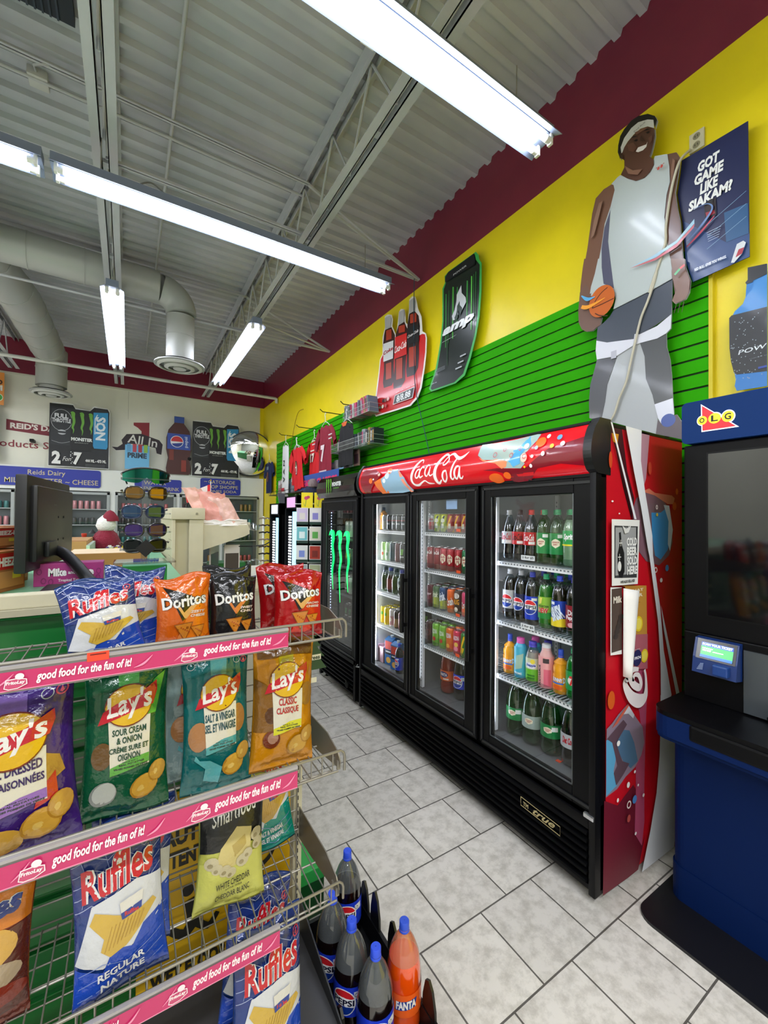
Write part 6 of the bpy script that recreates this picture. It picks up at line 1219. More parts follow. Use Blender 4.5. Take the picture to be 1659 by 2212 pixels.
def sung(z,frame,lens,d,lens2=None,wrap=False,dx=0):
    e=empty('sunglasses',(.05+dx,1.52,1.44+z),label=d,cat='sunglasses',group='sunglasses on the acrylic tower'); fmt=mat(frame,.25,0,.4)
    def X(a,r=.095): return (r*math.sin(a),-r*math.cos(a)+r)
    if wrap:
        m=MB(); pts=[]
        vs=[];fs=[]; n=20
        for i in range(n+1):
            a=-.85+1.7*i/n; x,y=X(a,.088); nt_=1-.75*math.exp(-(a/.16)**2); top=.024-.022*a*a; bot=-.024*nt_*(1-(abs(a)/.95)**2.5)-.012*a*a
            vs+= [(x,y,top),(x,y,bot)]
        fs=[(2*i,2*i+1,2*i+3,2*i+2) for i in range(n)]; m.add(vs,fs,mat(lens,.04,.9),True); m.build('lens',e)
        f=MB(); f.tube([(v[0],v[1]-.001,v[2]+.001) for v in vs[::2]],.0028,fmt,8); f.build('frame',e)
    else:
        for s in (-1,1):
            m=MB(); vs=[];n=18
            for i in range(n):
                t=2*PI*i/n; a=s*(.40)+.31*math.cos(t)*abs(math.cos(t))**-.25 if abs(math.cos(t))>1e-3 else s*.40; zz=.0185*math.sin(t)*abs(math.sin(t))**-.2 if abs(math.sin(t))>1e-3 else 0; x,y=X(a,.088); vs.append((x,y-.0005,zz))
            m.add(vs,[tuple(range(n))],mat(lens2 if (s>0 and lens2) else lens,.04,.85)); m.build('lens',e)
        f=MB()
        for s in (-1,1):
            ring=[]
            for i in range(24):
                t=2*PI*i/24; cc,ss=math.cos(t),math.sin(t); a=s*.40+.33*cc*max(abs(cc),.01)**-.25; zz=.0205*ss*max(abs(ss),.01)**-.2; x,y=X(a,.088); ring.append((x,y,zz))
            f.tube(ring,.0027,fmt,7,closed=True)
        f.tube([X(-.08,.088)+(.008,),X(0,.088)+(.011,),X(.08,.088)+(.008,)],.0032,fmt,7); f.build('frame',e)
    for s in (-1,1):
        x,y=X(s*.84,.088); q=smoothpts([(x,y,.008),(x+s*.004,y+.03,.008),(x-s*.002,y+.075,.004),(x-s*.012,y+.115,-.018)],4); MB().tube(q,.0026,fmt,6).build('temple',e)
sung(.285,'#15171a','#1f6a5a','mirrored green wraparound sunglasses at the top of the tower',wrap=True); sung(.230,'#1a1412','#8a6a3c','black sunglasses with amber mirror lenses, second from the top'); sung(.170,'#1a2442','#3c5478','navy framed sunglasses with blue lenses in the middle of the tower',dx=-.006); sung(.112,'#141416','#4a3a78','black sunglasses with violet lenses, second from the bottom'); sung(.062,'#15171a','#22262a','plain black sunglasses at the bottom of the tower')
# gondola end
e=empty('shelf_unit',(.30,2.5,0),label='cream metal shelf unit end holding the red and white bags',cat='shelf unit')
m=MB(); m.box(.275,.345,2.38,2.44,0,1.58,CREAM,.003); 
for i in range(22): m.box(.3445,.3455,2.392,2.396,.6+i*.045,.62+i*.045,mat('#55503f',.7))
m.build('end_upright').name='end_upright'; att(bpy.data.objects['end_upright'],e)
m=MB(); m.box(.20,.275,2.405,3.3,0,1.58,mat('#b9b294',.5)); 
for i in range(9):
    for j in range(7): m.box(.199,.2005,2.44+j*.03,2.446+j*.03,1.15+i*.045,1.153+i*.045,mat('#6d6850',.7))
m.box(.196,.21,2.38,2.41,0,1.58,CREAM); att(m.build('perforated_panel'),e)
m=MB(); m.box(.19,.35,2.37,3.3,1.58,1.64,CREAM,.003); m.lathe([(.006,0),(.006,.003)],mat('#8a866f',.5),12,(.31,2.366,1.61),'y'); att(m.build('top_cap'),e)
m=MB(); m.prism([(.345,1.545),(.585,1.545),(.590,1.50),(.56,1.485),(.345,1.415)],CREAM,'y',2.395,2.405); m.box(.345,.59,2.40,3.2,1.535,1.55,CREAM); m.box(.585,.592,2.40,3.2,1.52,1.565,CREAM); att(m.build('top_shelf'),e)
def pegs(): 
    m=MB(); m.tube([(.62,2.44,1.425),(.69,2.44,1.432),(.72,2.44,1.45)],.004,mat('#4a4c4e',.3,.8),6); m.tube([(.47,2.5,1.425),(.62,2.44,1.425)],.004,mat('#4a4c4e',.3,.8),6); return m
att(pegs().build('peg_hook'),e)
# bags on the shelf top
def sackfn(x0,x1,y,z0,h,c,lean,label,seed):
    m=MB(); vs=[];fs=[];n=14;k=12
    for s_ in (0,1):
        for j in range(k+1):
            for i in range(n+1):
                u=i/n;v=j/k; xx=x0+(x1-x0)*u+lean*v; yy=y+(.03 if s_ else -.03)*math.sin(PI*u)*(1-v*.5)+.012*noise.noise(Vector((u*5,v*4,seed+s_))); zz=z0+h*v+.02*noise.noise(Vector((u*4+seed,v*2,1)))*(v) ; vs.append((xx,yy,zz))
    for s_ in (0,1):
        for j in range(k):
            for i in range(n): q=s_*(k+1)*(n+1)+j*(n+1)+i; fs.append((q,q+1,q+n+2,q+n+1))
    m.add(vs,fs,mat(c,.35,0,.3,bump=.6,bscale=30),True); return m.build('shopping_bag_bundle',label=label,cat='plastic bags',group='bundled shopping bags on the shelf end')
sackfn(.30,.40,2.46,1.635,.115,'#e8b4a8',-.06,'pale red and white bag bundle leaning at the left on the shelf end',1); sackfn(.36,.50,2.44,1.56,.17,'#e9a39a',-.04,'red tinted bag bundle leaning in the middle of the shelf end',2); sackfn(.44,.56,2.43,1.55,.15,'#eec0b8',-.08,'front pink striped bag bundle leaning at the right of the shelf end',3)
sackfn(.35,.58,2.42,1.545,.035,'#eeeae6',-.0,'flat white plastic bag folded along the shelf edge',4)
m=MB(); m.prism([(.27,1.72),(.40,1.78),(.40,1.73),(.28,1.67)],mat('#e8e4e2',.6),'y',2.54,2.543); m.prism([(.385,1.775),(.40,1.78),(.40,1.73),(.385,1.725)],mat('#d81f2c',.6),'y',2.538,2.539); m.prism([(.27,1.72),(.29,1.73),(.30,1.68),(.28,1.67)],mat('#d81f2c',.6),'y',2.538,2.539); m.tube([(.402,2.54,1.60),(.402,2.54,1.80)],.002,WHITE,6); m.lathe([(.001,1.797),(.006,1.803),(.001,1.809)],mat('#d8b04a',.3,.8),10,(.402,2.54,0)); m.build('small_flag',label='small red and white paper flag among the shopping bags',cat='flag')
# hanging packs
def pack(x,y,z,w,h,label,c='#2a2426',rz=0):
    m=MB(); m.box(-w/2,w/2,-.004,.004,-h,0,mat('#c9c5c2',.4)); m.box(-w*.42,w*.42,-.006,-.004,-h*.80,-h*.28,mat(c,.3,0,.4)); return m.build('hanging_pack',loc=(x,y,z),rz=rz,label=label,cat='package',group='black packages on peg hooks')
for i in range(5): pack(.405+.012*i,2.50+.03*i,1.44,.05,.20,['nearest','second','third','fourth','furthest'][i]+' black and grey package in the row beside the shelf unit',rz=R(65))
pack(.51,2.47,1.435,.085,.17,'clear topped black package hanging alone on the peg hook','#3a3032')
for i in range(4): pack(.50+.005*i,2.50+.02*i,1.26,.04,.05,['nearest','second','third','furthest'][i]+' small package just above the black chip bags','#1c1c1e')
cbox('green_box',.59,3.05,1.12,.22,.2,.16,'#0f7a34','bright green box seen beyond the hanging packages','box')
m=MB(); m.box(.35,1.2,3.2,3.9,.0,1.10,mat('#c9c4b0',.5)); m.box(.33,1.22,3.18,3.92,1.10,1.14,mat('#d8d4c2',.5)); m.build('display_table',label='cream display stand beyond the shelf unit carrying the green box',cat='display stand')
ORDS='first second third fourth fifth sixth seventh eighth ninth tenth eleventh twelfth thirteenth fourteenth fifteenth sixteenth seventeenth eighteenth nineteenth twentieth twenty-first twenty-second twenty-third twenty-fourth twenty-fifth twenty-sixth twenty-seventh twenty-eighth'.split()
# ================================================================= lottery kiosk
NB='#051c4a'; nb=mat(NB,.55,spec=.1,bump=.05,bscale=300); KX=2.04
e=empty('lottery_kiosk',(2.2,.5,0),label='dark blue and black lottery ticket kiosk at the right edge',cat='kiosk')
def rr(x0,x1,y0,y1,r,n=6,corners=(1,1,1,1)):
    P=[]
    for k,(cx_,cy_,a0) in enumerate(((x1-r,y1-r,0),(x0+r,y1-r,PI/2),(x0+r,y0+r,PI),(x1-r,y0+r,1.5*PI))):
        if corners[k]: P+= [(cx_+r*math.cos(a0+PI/2*i/n),cy_+r*math.sin(a0+PI/2*i/n)) for i in range(n+1)]
        else: P.append(((x1 if k in(0,3) else x0),(y1 if k<2 else y0)))
    return P
kb=mat('#050507',.45,spec=.15,bump=.04,bscale=400)
KY0=-.05
m=MB(); m.prism(rr(1.775,2.46,KY0,.905,.07),mat('#141417',.35),'z',0,.012); att(m.build('base_plate'),e)
m=MB(); m.prism(rr(1.99,2.45,KY0+.05,.865,.05),nb,'z',.012,.75); m.prism(rr(1.985,2.455,KY0+.045,.87,.05),nb,'z',.012,.15); att(m.build('pedestal'),e)
m=MB(); m.prism(rr(1.80,2.45,KY0,.855,.06),kb,'z',.835,.852); m.prism(rr(1.80,2.45,KY0,.855,.06),nb,'z',.755,.834); m.prism(rr(1.83,2.45,KY0+.0,.86,.05),nb,'z',.73,.756); m.box(1.795,1.82,KY0,.72,.775,.836,kb,.01); att(m.build('counter_shelf'),e)
m=MB(); m.box(KX,2.45,KY0,.835,.85,1.13,kb,.006); m.box(KX,2.45,KY0,.835,1.13,1.92,kb,.006); att(m.build('black_cabinet'),e)
m=MB(); m.prism([(y,z) for y,z in rr(KY0,.835,1.925,2.10,.02)],nb,'x',KX-.02,2.45); tp=att(m.build('sign_header'),e); tp.data.materials[0]=mat('#0d3068',.5,spec=.12)
q=TR; a=Art(.4,emit=.4); 
def ov(n): p=q[n]; return p[0][0],p[0][1],abs(p[1][0]-p[0][0]),abs(p[2][1]-p[0][1])
t=q['tri']; cx_=sum(p[0] for p in t)/3; cz_=sum(p[1] for p in t)/3
a.poly([(cx_+(p[0]-cx_)*1.12,cz_+(p[1]-cz_)*1.12) for p in t],'#f4f4f8')
for n in ('oo','ol','og'): x,z,rx,rz_=ov(n); a.ell(x,z,rx*1.15,rz_*1.2,'#f4f4f8')
a.poly(t,'#e01020')
for n in ('oo','ol','og'): x,z,rx,rz_=ov(n); a.ell(x,z,rx,rz_,'#f2e61c')
for n,c in (('oo','O'),('ol','L'),('og','G')): x,z,rx,rz_=ov(n); a.text(c,x+rx*.55,z-rz_*.6,x-rx*.55,z+rz_*.6,mat('#0a0a0a',.5),.03)
o=a.build('lottery_logo',lambda u,v,oo:(KX-.021-oo,u,v),off=.0006); o.parent=tp
m=MB(); m.box(KX-.004,KX-.001,KY0+.06,.752,1.205,1.882,BLACK); m.box(KX-.006,KX-.004,KY0+.065,.745,1.212,1.875,mat('#04050a',.06,0,.3,spec=.6)); att(m.build('display_screen'),e)
# ticket scanner
m=MB(); m.prism([(KX,1.12),(KX-.03,1.118),(KX-.055,1.045),(KX-.065,.985),(KX,.975)],mat('#15306a',.35),'y',.635,.780); m.box(KX-.085,KX-.055,.655,.705,.995,1.035,mat('#1c3f80',.35),.005); sc=att(m.build('ticket_scanner'),e)
def sfn(u,v,oo):
    t=(1.118-v)/(1.118-1.045); return (KX-.030-.025*t-.001-oo,u,v)
a=Art(.2); a.rect(.770,1.042,.640,1.117,'#0a0b12'); s_=Art(.2,emit=1.0); s_.rect(.755,1.050,.650,1.106,'#1c3c8c'); s_.rect(.755,1.052,.650,1.092,'#2f8a44'); s_.text('SCAN YOUR TICKET',.752,1.095,.653,1.104,'#e4f0ff',.03); s_.text('YOU MUST',.75,1.073,.72,1.080,'#e4f0e8',.03); s_.rect(.715,1.074,.68,1.077,'#bfe0c8'); s_.rect(.750,1.083,.715,1.086,'#e4f0e8'); s_.rect(.755,1.050,.650,1.060,'#1c4fa0')
o=a.build('scanner_bezel',sfn,off=.0005); o.parent=sc; o=s_.build('scanner_screen',sfn,off=.0005,base=3); o.parent=sc
a=Art(.4); 
for i in range(5): a.stroke([(.762-.003*i,1.000+.006*i,.003),(.742-.001*i,1.003+.006*i,.003)],'#8fa0c4',n=1)
o=a.build('maple_mark',lambda u,v,oo:(KX-.065-oo-.002,u,v)); o.parent=sc
m=MB(); m.box(KX-.008,KX,.20,.63,.86,1.10,mat('#5f666c',.25,.7)); m.box(KX-.012,KX,KY0+.02,.56,.86,.872,kb); 
for i in range(6): m.box(KX-.05+.006*i,KX-.046+.006*i,.32,.545-.008*i,.875+.028*i,.905+.028*i,mat(['#dfe4dc','#3c6a4a','#e8e4d0','#c9a83a','#dfe4dc','#e2c9a8'][i],.4))
att(m.build('ticket_slots'),e)
# ================================================================= things on the yellow wall
def cutout(name,poly,X,label,cat,draw,c='#e9e9e6',th=.004,group=None,kw=None):
    m=MB(); m.prism([(p[0],p[1]) for p in poly],mat(c,.4),'x',X,X+th); o=m.build(name,label=label,cat=cat,group=group)
    a=Art(**(kw or dict(rough=.35,coat=.2))); draw(a); a.build('print',onX(X),o,off=.0007); return o
def tb(a,n,t,c,bold=.03,shear=0,outline=None,rot=0):
    x0,z0,x1,z1=bx(n); a.text(t,x0,z0,x1,z1,c,bold,shear,rot,outline=outline)
def d_man(a):
    sk='#5a3a2c'; sk2='#7a5644'
    a.poly(TR['gap'],'#aeb2b3')
    for n,c in (('legL','#4a4b4f'),('legR','#4b4d4e'),('sock','#e0e2ec'),('shoe','#5b4f55')): a.poly(TR[n],c)
    a.ell(TR['shoe'][3][0],TR['shoe'][3][1]-.02,.035,.035,'#3b55a0')
    a.poly(TR['shorts'],'#454c58'); a.poly(TR['hem'],'#dcdde6'); a.poly(TR['armL'],sk2); a.poly(TR['armR'],'#6b4c3e'); a.poly(TR['wristL'],sk2); a.poly(TR['handL'],'#75574a'); a.poly(TR['handR'],'#8a6c60')
    a.poly(TR['shirt'],'#b9c2bf'); a.poly(TR['shirt2'],'#b9c2bf'); a.poly(TR['sideL'],'#56566a'); a.poly([(p[0]-.0,p[1]) for p in TR['sideL2'][:1]+TR['sideL2'][4:]]+[TR['sideL2'][0]],'#56566a')
    a.poly(TR['hair'],'#171210'); a.poly(TR['face'],sk); a.poly(TR['band'],'#d4d4cb'); a.poly(TR['smile'],'#ece4dc'); a.poly(TR['eye1'],'#17100d'); a.poly(TR['eye2'],'#17100d')
    f=TR['face']; a.poly(TR['fore'],'#7a5240'); a.poly(TR['cheek'],'#6b4636'); a.poly(TR['cheek2'],'#6b4636'); a.poly(TR['nose'],'#44291e'); a.poly(TR['ear'],'#3f281e'); a.poly(TR['brow1'],'#140d0a'); a.poly(TR['brow2'],'#140d0a'); a.poly(TR['neckh'],'#86604c'); a.poly(TR['armh'],'#93705c'); a.poly(TR['armh2'],'#8a6654'); a.text('Red Bull',TR['tband'][0][0],TR['tband'][0][1],TR['tband'][1][0],TR['tband'][1][1],'#8a8a80',.02,0,8)
    0 and a.stroke([(1.215,3.66,.008),(1.205,3.625,.010),(1.222,3.615,.006)],'#3f281d',n=3)
    x,z=TR['ballc'][0]; r1,r2_=TR['ballr']; rx=abs(r1[0]-x); rz_=abs(r2_[1]-z); a.ell(x,z,rx,rz_,'#c86420',28)
    for n in ('ballseam','ballseam2','ballseam3'): a.stroke([(p[0],p[1],.005) for p in TR[n]],'#4a2412')
    a.stroke([(x+rx*1.6,z+.02,.02),(x+rx,z+.0,.022),(x-rx*.3,z+.01,.004)],'#f0a02c'); a.stroke([(x+rx*1.6,z+.09,.006),(x+rx*1.1,z+.05,.02),(x+rx*.5,z+.045,.004)],'#5fb0e0')
    a.poly(TR['swoosh1'],'#9cc4d8'); a.poly(TR['swoosh2'],'#c85a62')
    x0,z0,x1,z1=bx('logo'); a.text('Red Bull',x0,z0,x1,z0+(z1-z0)*.5,'#a04a3a',.03); a.ell(x0-(x0-x1)*.3,z1,.007,.008,'#c0453a',10); a.ell(x0-(x0-x1)*.7,z1,.007,.008,'#c0453a',10)
    h=TR['handR'][2]; a.stroke([(h[0]+.04,h[1]-.02,.012),(h[0]+.015,h[1]+.0,.012)],'#6fc08a'); a.stroke([(h[0]+.015,h[1]+.0,.012),(h[0]-.005,h[1]+.01,.012)],'#e06a6a')
    for dx in (0,.018,.036): a.stroke([(1.03-dx,2.68-dx*.3,.002),(1.02-dx,2.72,.003)],'#5a4038')
P=TR['poster']
def d_poster(a):
    W_='#f2f4f2'; a.poly(P,'#1c2450'); a.poly(TR['court2'],'#2c4a80'); a.poly(TR['court'],'#2a5a88')
    for n,t in (('t_GOT','GOT'),('t_GAME','GAME'),('t_LIKE','LIKE'),('t_SIAKAM','SIAKAM?')): 
        x0,z0,x1,z1=bx(n); zc=(z0+z1)/2; 
    ys=[3.435,3.375,3.315,3.255]; xs=[(.945,.852),(.960,.835),(.935,.858),(.985,.800)]
    for (xa,xb),zt,t in zip(xs,ys,('GOT','GAME','LIKE','SIAKAM?')): a.text(t,xa,zt-.054,xb,zt,W_,.05,.12)
    a.poly(TR['thumb'],'#20141c'); t=TR['thumb']; a.poly([(t[0][0]-.006,t[0][1]-.05),(t[1][0]+.006,t[1][1]-.06),(t[2][0]+.006,t[2][1]+.012),(t[3][0]-.006,t[3][1]+.01)],'#a02c3c'); a.ell((t[0][0]+t[1][0])/2,(t[0][1]+t[3][1])/2+.01,.016,.022,'#2c1a18'); a.ell((t[0][0]+t[1][0])/2,(t[0][1]+t[3][1])/2+.035,.017,.012,'#101010')
    for k in range(5): a.rect(.905-.002*k,3.075-.012*k-.03,.845+.002*k,3.078-.012*k-.03,'#9fb0cc')
    a.poly(TR['can'],'#d8dde2'); a.poly(TR['can2'],'#b02c3c')
    a.text('RED BULL GIVES YOU WINGS.',.955,2.875,.822,2.89,'#dfe6f2',.05)
    a.stroke([(.985,3.05,.004),(.93,3.09,.012),(.88,3.15,.008),(.90,3.19,.004),(.96,3.2,.003)],'#6f8fc4'); a.stroke([(.99,3.02,.004),(.93,3.06,.012),(.87,3.11,.004)],'#c8445c')
    for k in range(3): a.stroke([(.90,2.96+.06*k,.002),(.745,3.03+.06*k,.002)],'#7fa6c8',n=1)
cutout('poster',P,2.462,'dark blue poster with a white four line question beside the cardboard figure','poster',d_poster,'#1c2450')
import itertools
# outline of the standee: union of its printed regions, built as one board
e=MB()
for n in ('hair','face','armL','armR','shirt','shirt2','handL','handR','wristL','shorts','hem','legL','legR','gap','sock','shoe'): e.prism([(p[0],p[1]) for p in TR[n]],mat('#b4b8b6',.5),'x',2.440,2.444)
x,z=TR['ballc'][0]; o=e.build('cardboard_standee',label='cardboard cutout of a basketball player in a white tank top holding a ball',cat='cardboard cutout')
a=Art(rough=.3,coat=.2); d_man(a); a.build('print',onX(2.440),o,off=.0007)
cutout('energy_can_sign',TR['amp'],2.455,'tall black and green energy can sign high on the yellow wall','sign',lambda a:(a.poly(TR['ampin'],'#0f1c14'),[a.poly(TR['st%d'%i],['#2c7a34','#4aa83a','#2f8a3c','#3a9440','#5ab84a','#2c6a34','#255a2c','#1f4a28','#2f7a38'][i]) for i in range(9)],a.poly(TR['amptop'],'#10141a'),tb(a,'tPOW','POWER','#c9ccd0',.02),a.poly([(p[0]*1.0,p[1]) for p in TR['flame']],'#c9cdd0'),a.poly([(p[0]+(2.745-p[0])*.45,p[1]+(3.37-p[1])*.45-.01) for p in TR['flame']],'#12301a'),tb(a,'tAMP','amp','#e6e8ea',.05,.3,'#15181a'),tb(a,'tEN','ENERGY','#e6e8ea',.03,.3),tb(a,'tml','473 mL','#c9ccd0',.02),[a.rect(*(lambda b:(b[0],b[1],b[2],b[1]+.012))(bx(n)),'#b9bfc2') for n in ('ta','tb','tc')],[a.rect(*(lambda b:(b[0],b[1]+k*.012,b[2],b[1]+k*.012+.004))(bx('td')),'#7f8688') for k in range(3)]),'#3fae52')
def d_coke(a):
    a.poly(TR['ckred'],'#d21f22')
    for n,c in (('b1','#3a1512'),('b2','#3a1512'),('b3','#2e1210')): a.poly(TR[n],c)
    for k in range(6): a.poly(TR['hl%d'%k],'#b03a24')
    for n in ('c1','c2','c3'): a.poly(TR[n],'#b9babb')
    a.poly(TR['l1'],'#d9dcdc'); a.poly(TR['l2'],'#cf2020'); a.poly(TR['l3'],'#1c1c1e')
    tb(a,'tl1','Coke','#b01c28',.03,.1); tb(a,'tl2','Coca-Cola','#f2ece8',.02,.45); tb(a,'tl3','Coca-Cola','#e9e6e4',.02,.45)
    tb(a,'tml2','473 mL - 500 mL','#f2e4e0',.03); a.poly(TR['pbox'],'#f0e8e4'); p=TR['pbox']; c0=sum(q[0] for q in p)/4; c1=sum(q[1] for q in p)/4; a.poly([(c0+(q[0]-c0)*.95,c1+(q[1]-c1)*.88) for q in p],'#141616'); a.text('8/8.88',c0+(p[0][0]-c0)*.8,c1-.035,c0-(p[0][0]-c0)*.8,c1+.035,'#e6eae8',.03,.15)
    for q_,c in zip(TR['dots'],('#3a2a2a','#7a5a4a','#e0b0a8','#4a6a3a','#e8dccc','#c85a5a')): a.ell(q_[0],q_[1],.022,.022,c,12)
cutout('soda_bottles_sign',TR['ck'],2.455,'red cutout sign of three cola bottles with a price box on the wall','sign',d_coke,'#f0ece8')
cutout('sports_drink_sign',TR['pcap']+[] if False else [(p[0],p[1]) for p in (TR['pcap'][:2]+[TR['pbase'][2]]+TR['pbase'][3:6]+TR['plabel'][4:6][::-1]*0+[TR['plabel'][7],TR['plabel'][0],TR['plabel'][1]]+TR['pbody'][3:7]+TR['pcap'][5:8])],2.47,'blue sports drink bottle cutout with a black label above the kiosk','sign',
 lambda a:(a.poly(TR['pbody'],'#2f86d0'),a.poly(TR['pbase'],'#2479c4'),a.poly(TR['plabel'],'#1a1c1f'),a.poly(TR['pcap'],'#17191b'),tb(a,'tPO','POW','#dfe6ea',.01,.15),tb(a,'tLQ','LIQUID H','#b9c4cc',.02),a.rect(*bx('tME'),'#1f3f9a'),[a.ell(random.uniform(.69,.80),random.uniform(2.26,2.55),.002,.0025,'#9aa6ae',6) for _ in range(70)]),'#2a7cc8')
# outlet and cords
m=MB(); m.box(2.508,2.52,.935,1.003,3.545,3.645,mat('#cfc9a8',.4),.003); o=m.build('wall_outlet',label='cream wall outlet plate high beside the cardboard figure',cat='outlet')
a=Art(); [ (a.ell(.969,z,.017,.017,'#8f8a6c'),a.rect(.977,z-.005,.974,z+.006,'#2a2820'),a.rect(.965,z-.005,.962,z+.006,'#2a2820')) for z in (3.618,3.572)]; a.build('sockets',onX(2.508),o)
c=[(2.425,p[0],p[1]) for p in TR['cordtop']]+[(2.425,p[0],p[1]) for p in TR['cord'][2:]]; c[0]=(2.50,.995,3.56)
MB().tube(smoothpts(c,5),.0065,mat('#c9c4ae',.5),8).build('extension_cord',label='beige extension cord hanging down over the cardboard figure',cat='cord')
MB().box(2.432,2.437,1.345,1.375,2.555,2.60,mat('#b9b9c4',.4)).build('tape',label='piece of clear tape holding the beige cord to the figure',cat='tape')
MB().tube(smoothpts([(2.44,3.398,4.03),(2.44,3.40,3.6),(2.45,3.40,3.3),(2.44,3.36,2.9),(2.45,3.2,2.4),(2.45,3.08,2.03)],6),.004,mat('#1f4a5a',.5),6).build('cable',label='thin dark cable running down from the brace behind the cola bottle sign',cat='cable')
MB().tube(smoothpts([(2.5,6.66,3.42),(2.48,6.85,3.4),(2.47,7.0,3.2),(2.47,7.15,2.9),(2.47,7.25,2.78)],5),.005,mat('#8a6a1c',.5),6).build('cable',label='brown wire drooping from a bracket high on the yellow wall',cat='cable')
# ================================================================= clothing, books
HG=mat('#e4e8e4',.4); AW=mat('#3a3a34',.4,.6)
def shirt(x,y,z,w,h,c,label,rz=0,draw=None,sleeve=.5,tank=False,t=.05,hang=True,tilt=0):
    """garment facing -X: width along y, hanger hook at top"""
    e=empty('hanging_shirt',(x,y,z),rz,label=label,cat='shirt',group='shirts hanging on the slatwall'); e.rotation_euler=(tilt,0,rz); n=10;k=12; vs=[];fs=[]
    for s in (-1,1):
        for j in range(k+1):
            v=j/k
            for i in range(n+1):
                u=-1+2*i/n; W_=w/2*(.92+.10*(1-v)) ; top=-.03-.16*w*abs(u)**1.3 if j==k else 0
                zz=-h+h*v+(-.22*w*abs(u)**1.5 if v>.9 else 0)-( .14*w*(1-abs(u*2.2)) if (v>.99 and abs(u)<.45) else 0)
                xx=s*t/2*(1-abs(u)**3)*(.7+.3*v)+.012*math.sin(u*9+v*2+y*3)*(1-v)
                vs.append((xx,u*W_,zz))
    for s in (0,1):
        for j in range(k):
            for i in range(n): q=s*(k+1)*(n+1)+j*(n+1)+i; fs.append((q,q+1,q+n+2,q+n+1))
    m=MB().add(vs,fs,mat(c,.75,bump=.3,bscale=12),True); m.build('body',e)
    if not tank:
        for s in (-1,1):
            L=w*sleeve; m=MB(); q=[(0,s*w*.44,-.20*w),(0,s*(w*.5+L*.35),-.30*w-L*.3),(0,s*(w*.5+L*.6),-.38*w-L*.75)]
            vs=[];fs=[];N=8
            for a_,(px,py,pz) in enumerate(q):
                r1_=w*.15; 
                for b_ in range(N): th=2*PI*b_/N; vs.append((px+math.cos(th)*t*.45,py+s*math.sin(th)*r1_*.45,pz-math.sin(th)*r1_*-.8))
            for a_ in range(2):
                for b_ in range(N): fs.append((a_*N+b_,a_*N+(b_+1)%N,(a_+1)*N+(b_+1)%N,(a_+1)*N+b_))
            m.add(vs,fs,mat(c,.75,bump=.3,bscale=12),True); m.build('sleeve',e)
    if hang:
        m=MB(); m.tube(smoothpts([(0,-w*.38,-.11*w),(0,0,.03),(0,w*.38,-.11*w)],4),.005,HG,6); m.tube(smoothpts([(0,0,.03),(0,.0,.09),(0,.018,.125),(0,-.004,.15),(0,-.022,.13)],4),.005,HG,6); m.build('hanger',e)
    if draw: a=Art(.7); draw(a,w,h); a.build('print',lambda u,v,oo:(-t/2-.004-oo,-u,v),e,off=.001,step=.06)
    return e
def arm(y,z,label): MB().tube([(2.50,y,z),(2.22,y,z),(2.18,y,z+.03)],.006,AW,6).build('wall_hook',label=label,cat='hook',group='hooks on the slatwall')
def num(t,c='#e8d8c8',s=.16,top=None): return lambda a,w,h:((a.rect(-w*.2,-h*.34,w*.2,-h*.30,c) if top else None),a.text(t,-w*.22,-h*.66,w*.22,-h*.40,c,.05,outline='#2a1414'))
shirt(2.30,6.95,2.85,.34,.95,'#dfe0e0','white jersey with black lettering at the left end of the slatwall',draw=lambda a,w,h:(a.text('V A N',-w*.1,-h*.7,w*.1,-h*.3,'#2a2a2c',.03,0,90),a.rect(-w*.4,-h*.86,w*.1,-h*.80,'#c83040')),tank=True)
shirt(2.30,6.42,2.73,.36,.62,'#cf1720','red t-shirt with white script partly behind another red shirt',draw=lambda a,w,h:a.text('Can',-w*.1,-h*.5,w*.2,-h*.3,'#e8d8d4',.03,.3))
shirt(2.18,6.05,2.66,.40,.66,'#d6141e','red t-shirt with an oval figure print hanging askew',tilt=R(-8),draw=lambda a,w,h:(a.ell(0,-h*.50,w*.13,h*.17,'#2a1414'),a.ell(0,-h*.52,w*.10,h*.13,'#e8dcd4'),a.ell(0,-h*.42,w*.08,h*.06,'#8a6a4a'),a.rect(-w*.06,-h*.62,w*.04,-h*.5,'#b01a22')))
shirt(2.30,5.66,2.72,.36,.50,'#d3161f','small red shirt with the number seventeen',draw=num('17',top='JONGIL'))
shirt(2.26,5.18,2.86,.40,.72,'#8f1430','large dark red jersey with a white seven and striped sleeves',draw=lambda a,w,h:(a.text('7',-w*.2,-h*.72,w*.12,-h*.40,'#ecd8dc',.06),a.rect(-w*.3,-h*.93,w*.3,-h*.88,'#d8c4c8')))
for s,(yy) in ((1,4.90),(-1,5.46)):
    m=MB(); [m.box(2.205,2.21,yy-.05,yy+.05,2.66-.05*k,2.675-.05*k,mat('#e4d4d8',.7)) for k in range(2)]; o=m.build('sleeve_stripes'); o.parent=[x for x in COL.objects if x.get('label','').startswith('large dark red')][0]; o.matrix_parent_inverse=o.parent.matrix_basis.inverted()
shirt(2.28,4.58,2.78,.40,.55,'#17171b','black tank top with an orange neck lining',tank=True,draw=lambda a,w,h:a.poly([(-w*.2,-.01),(w*.2,-.01),(w*.1,-.06),(-w*.1,-.06)],'#e2682c'))
shirt(2.47,8.50,2.74,.40,.66,'#1c2a58','navy blue shirt with a brown number hanging on the yellow corner wall',draw=lambda a,w,h:(a.rect(-w*.14,-h*.28,w*.16,-h*.18,'#7f98a8'),a.text('8',-w*.14,-h*.66,w*.16,-h*.34,'#7a4a44',.06)),t=.06)
shirt(2.36,6.5,1.96,.62,.60,'#8a1220','dark red garment on a hanger behind the slim lit coolers',tank=True,t=.1)
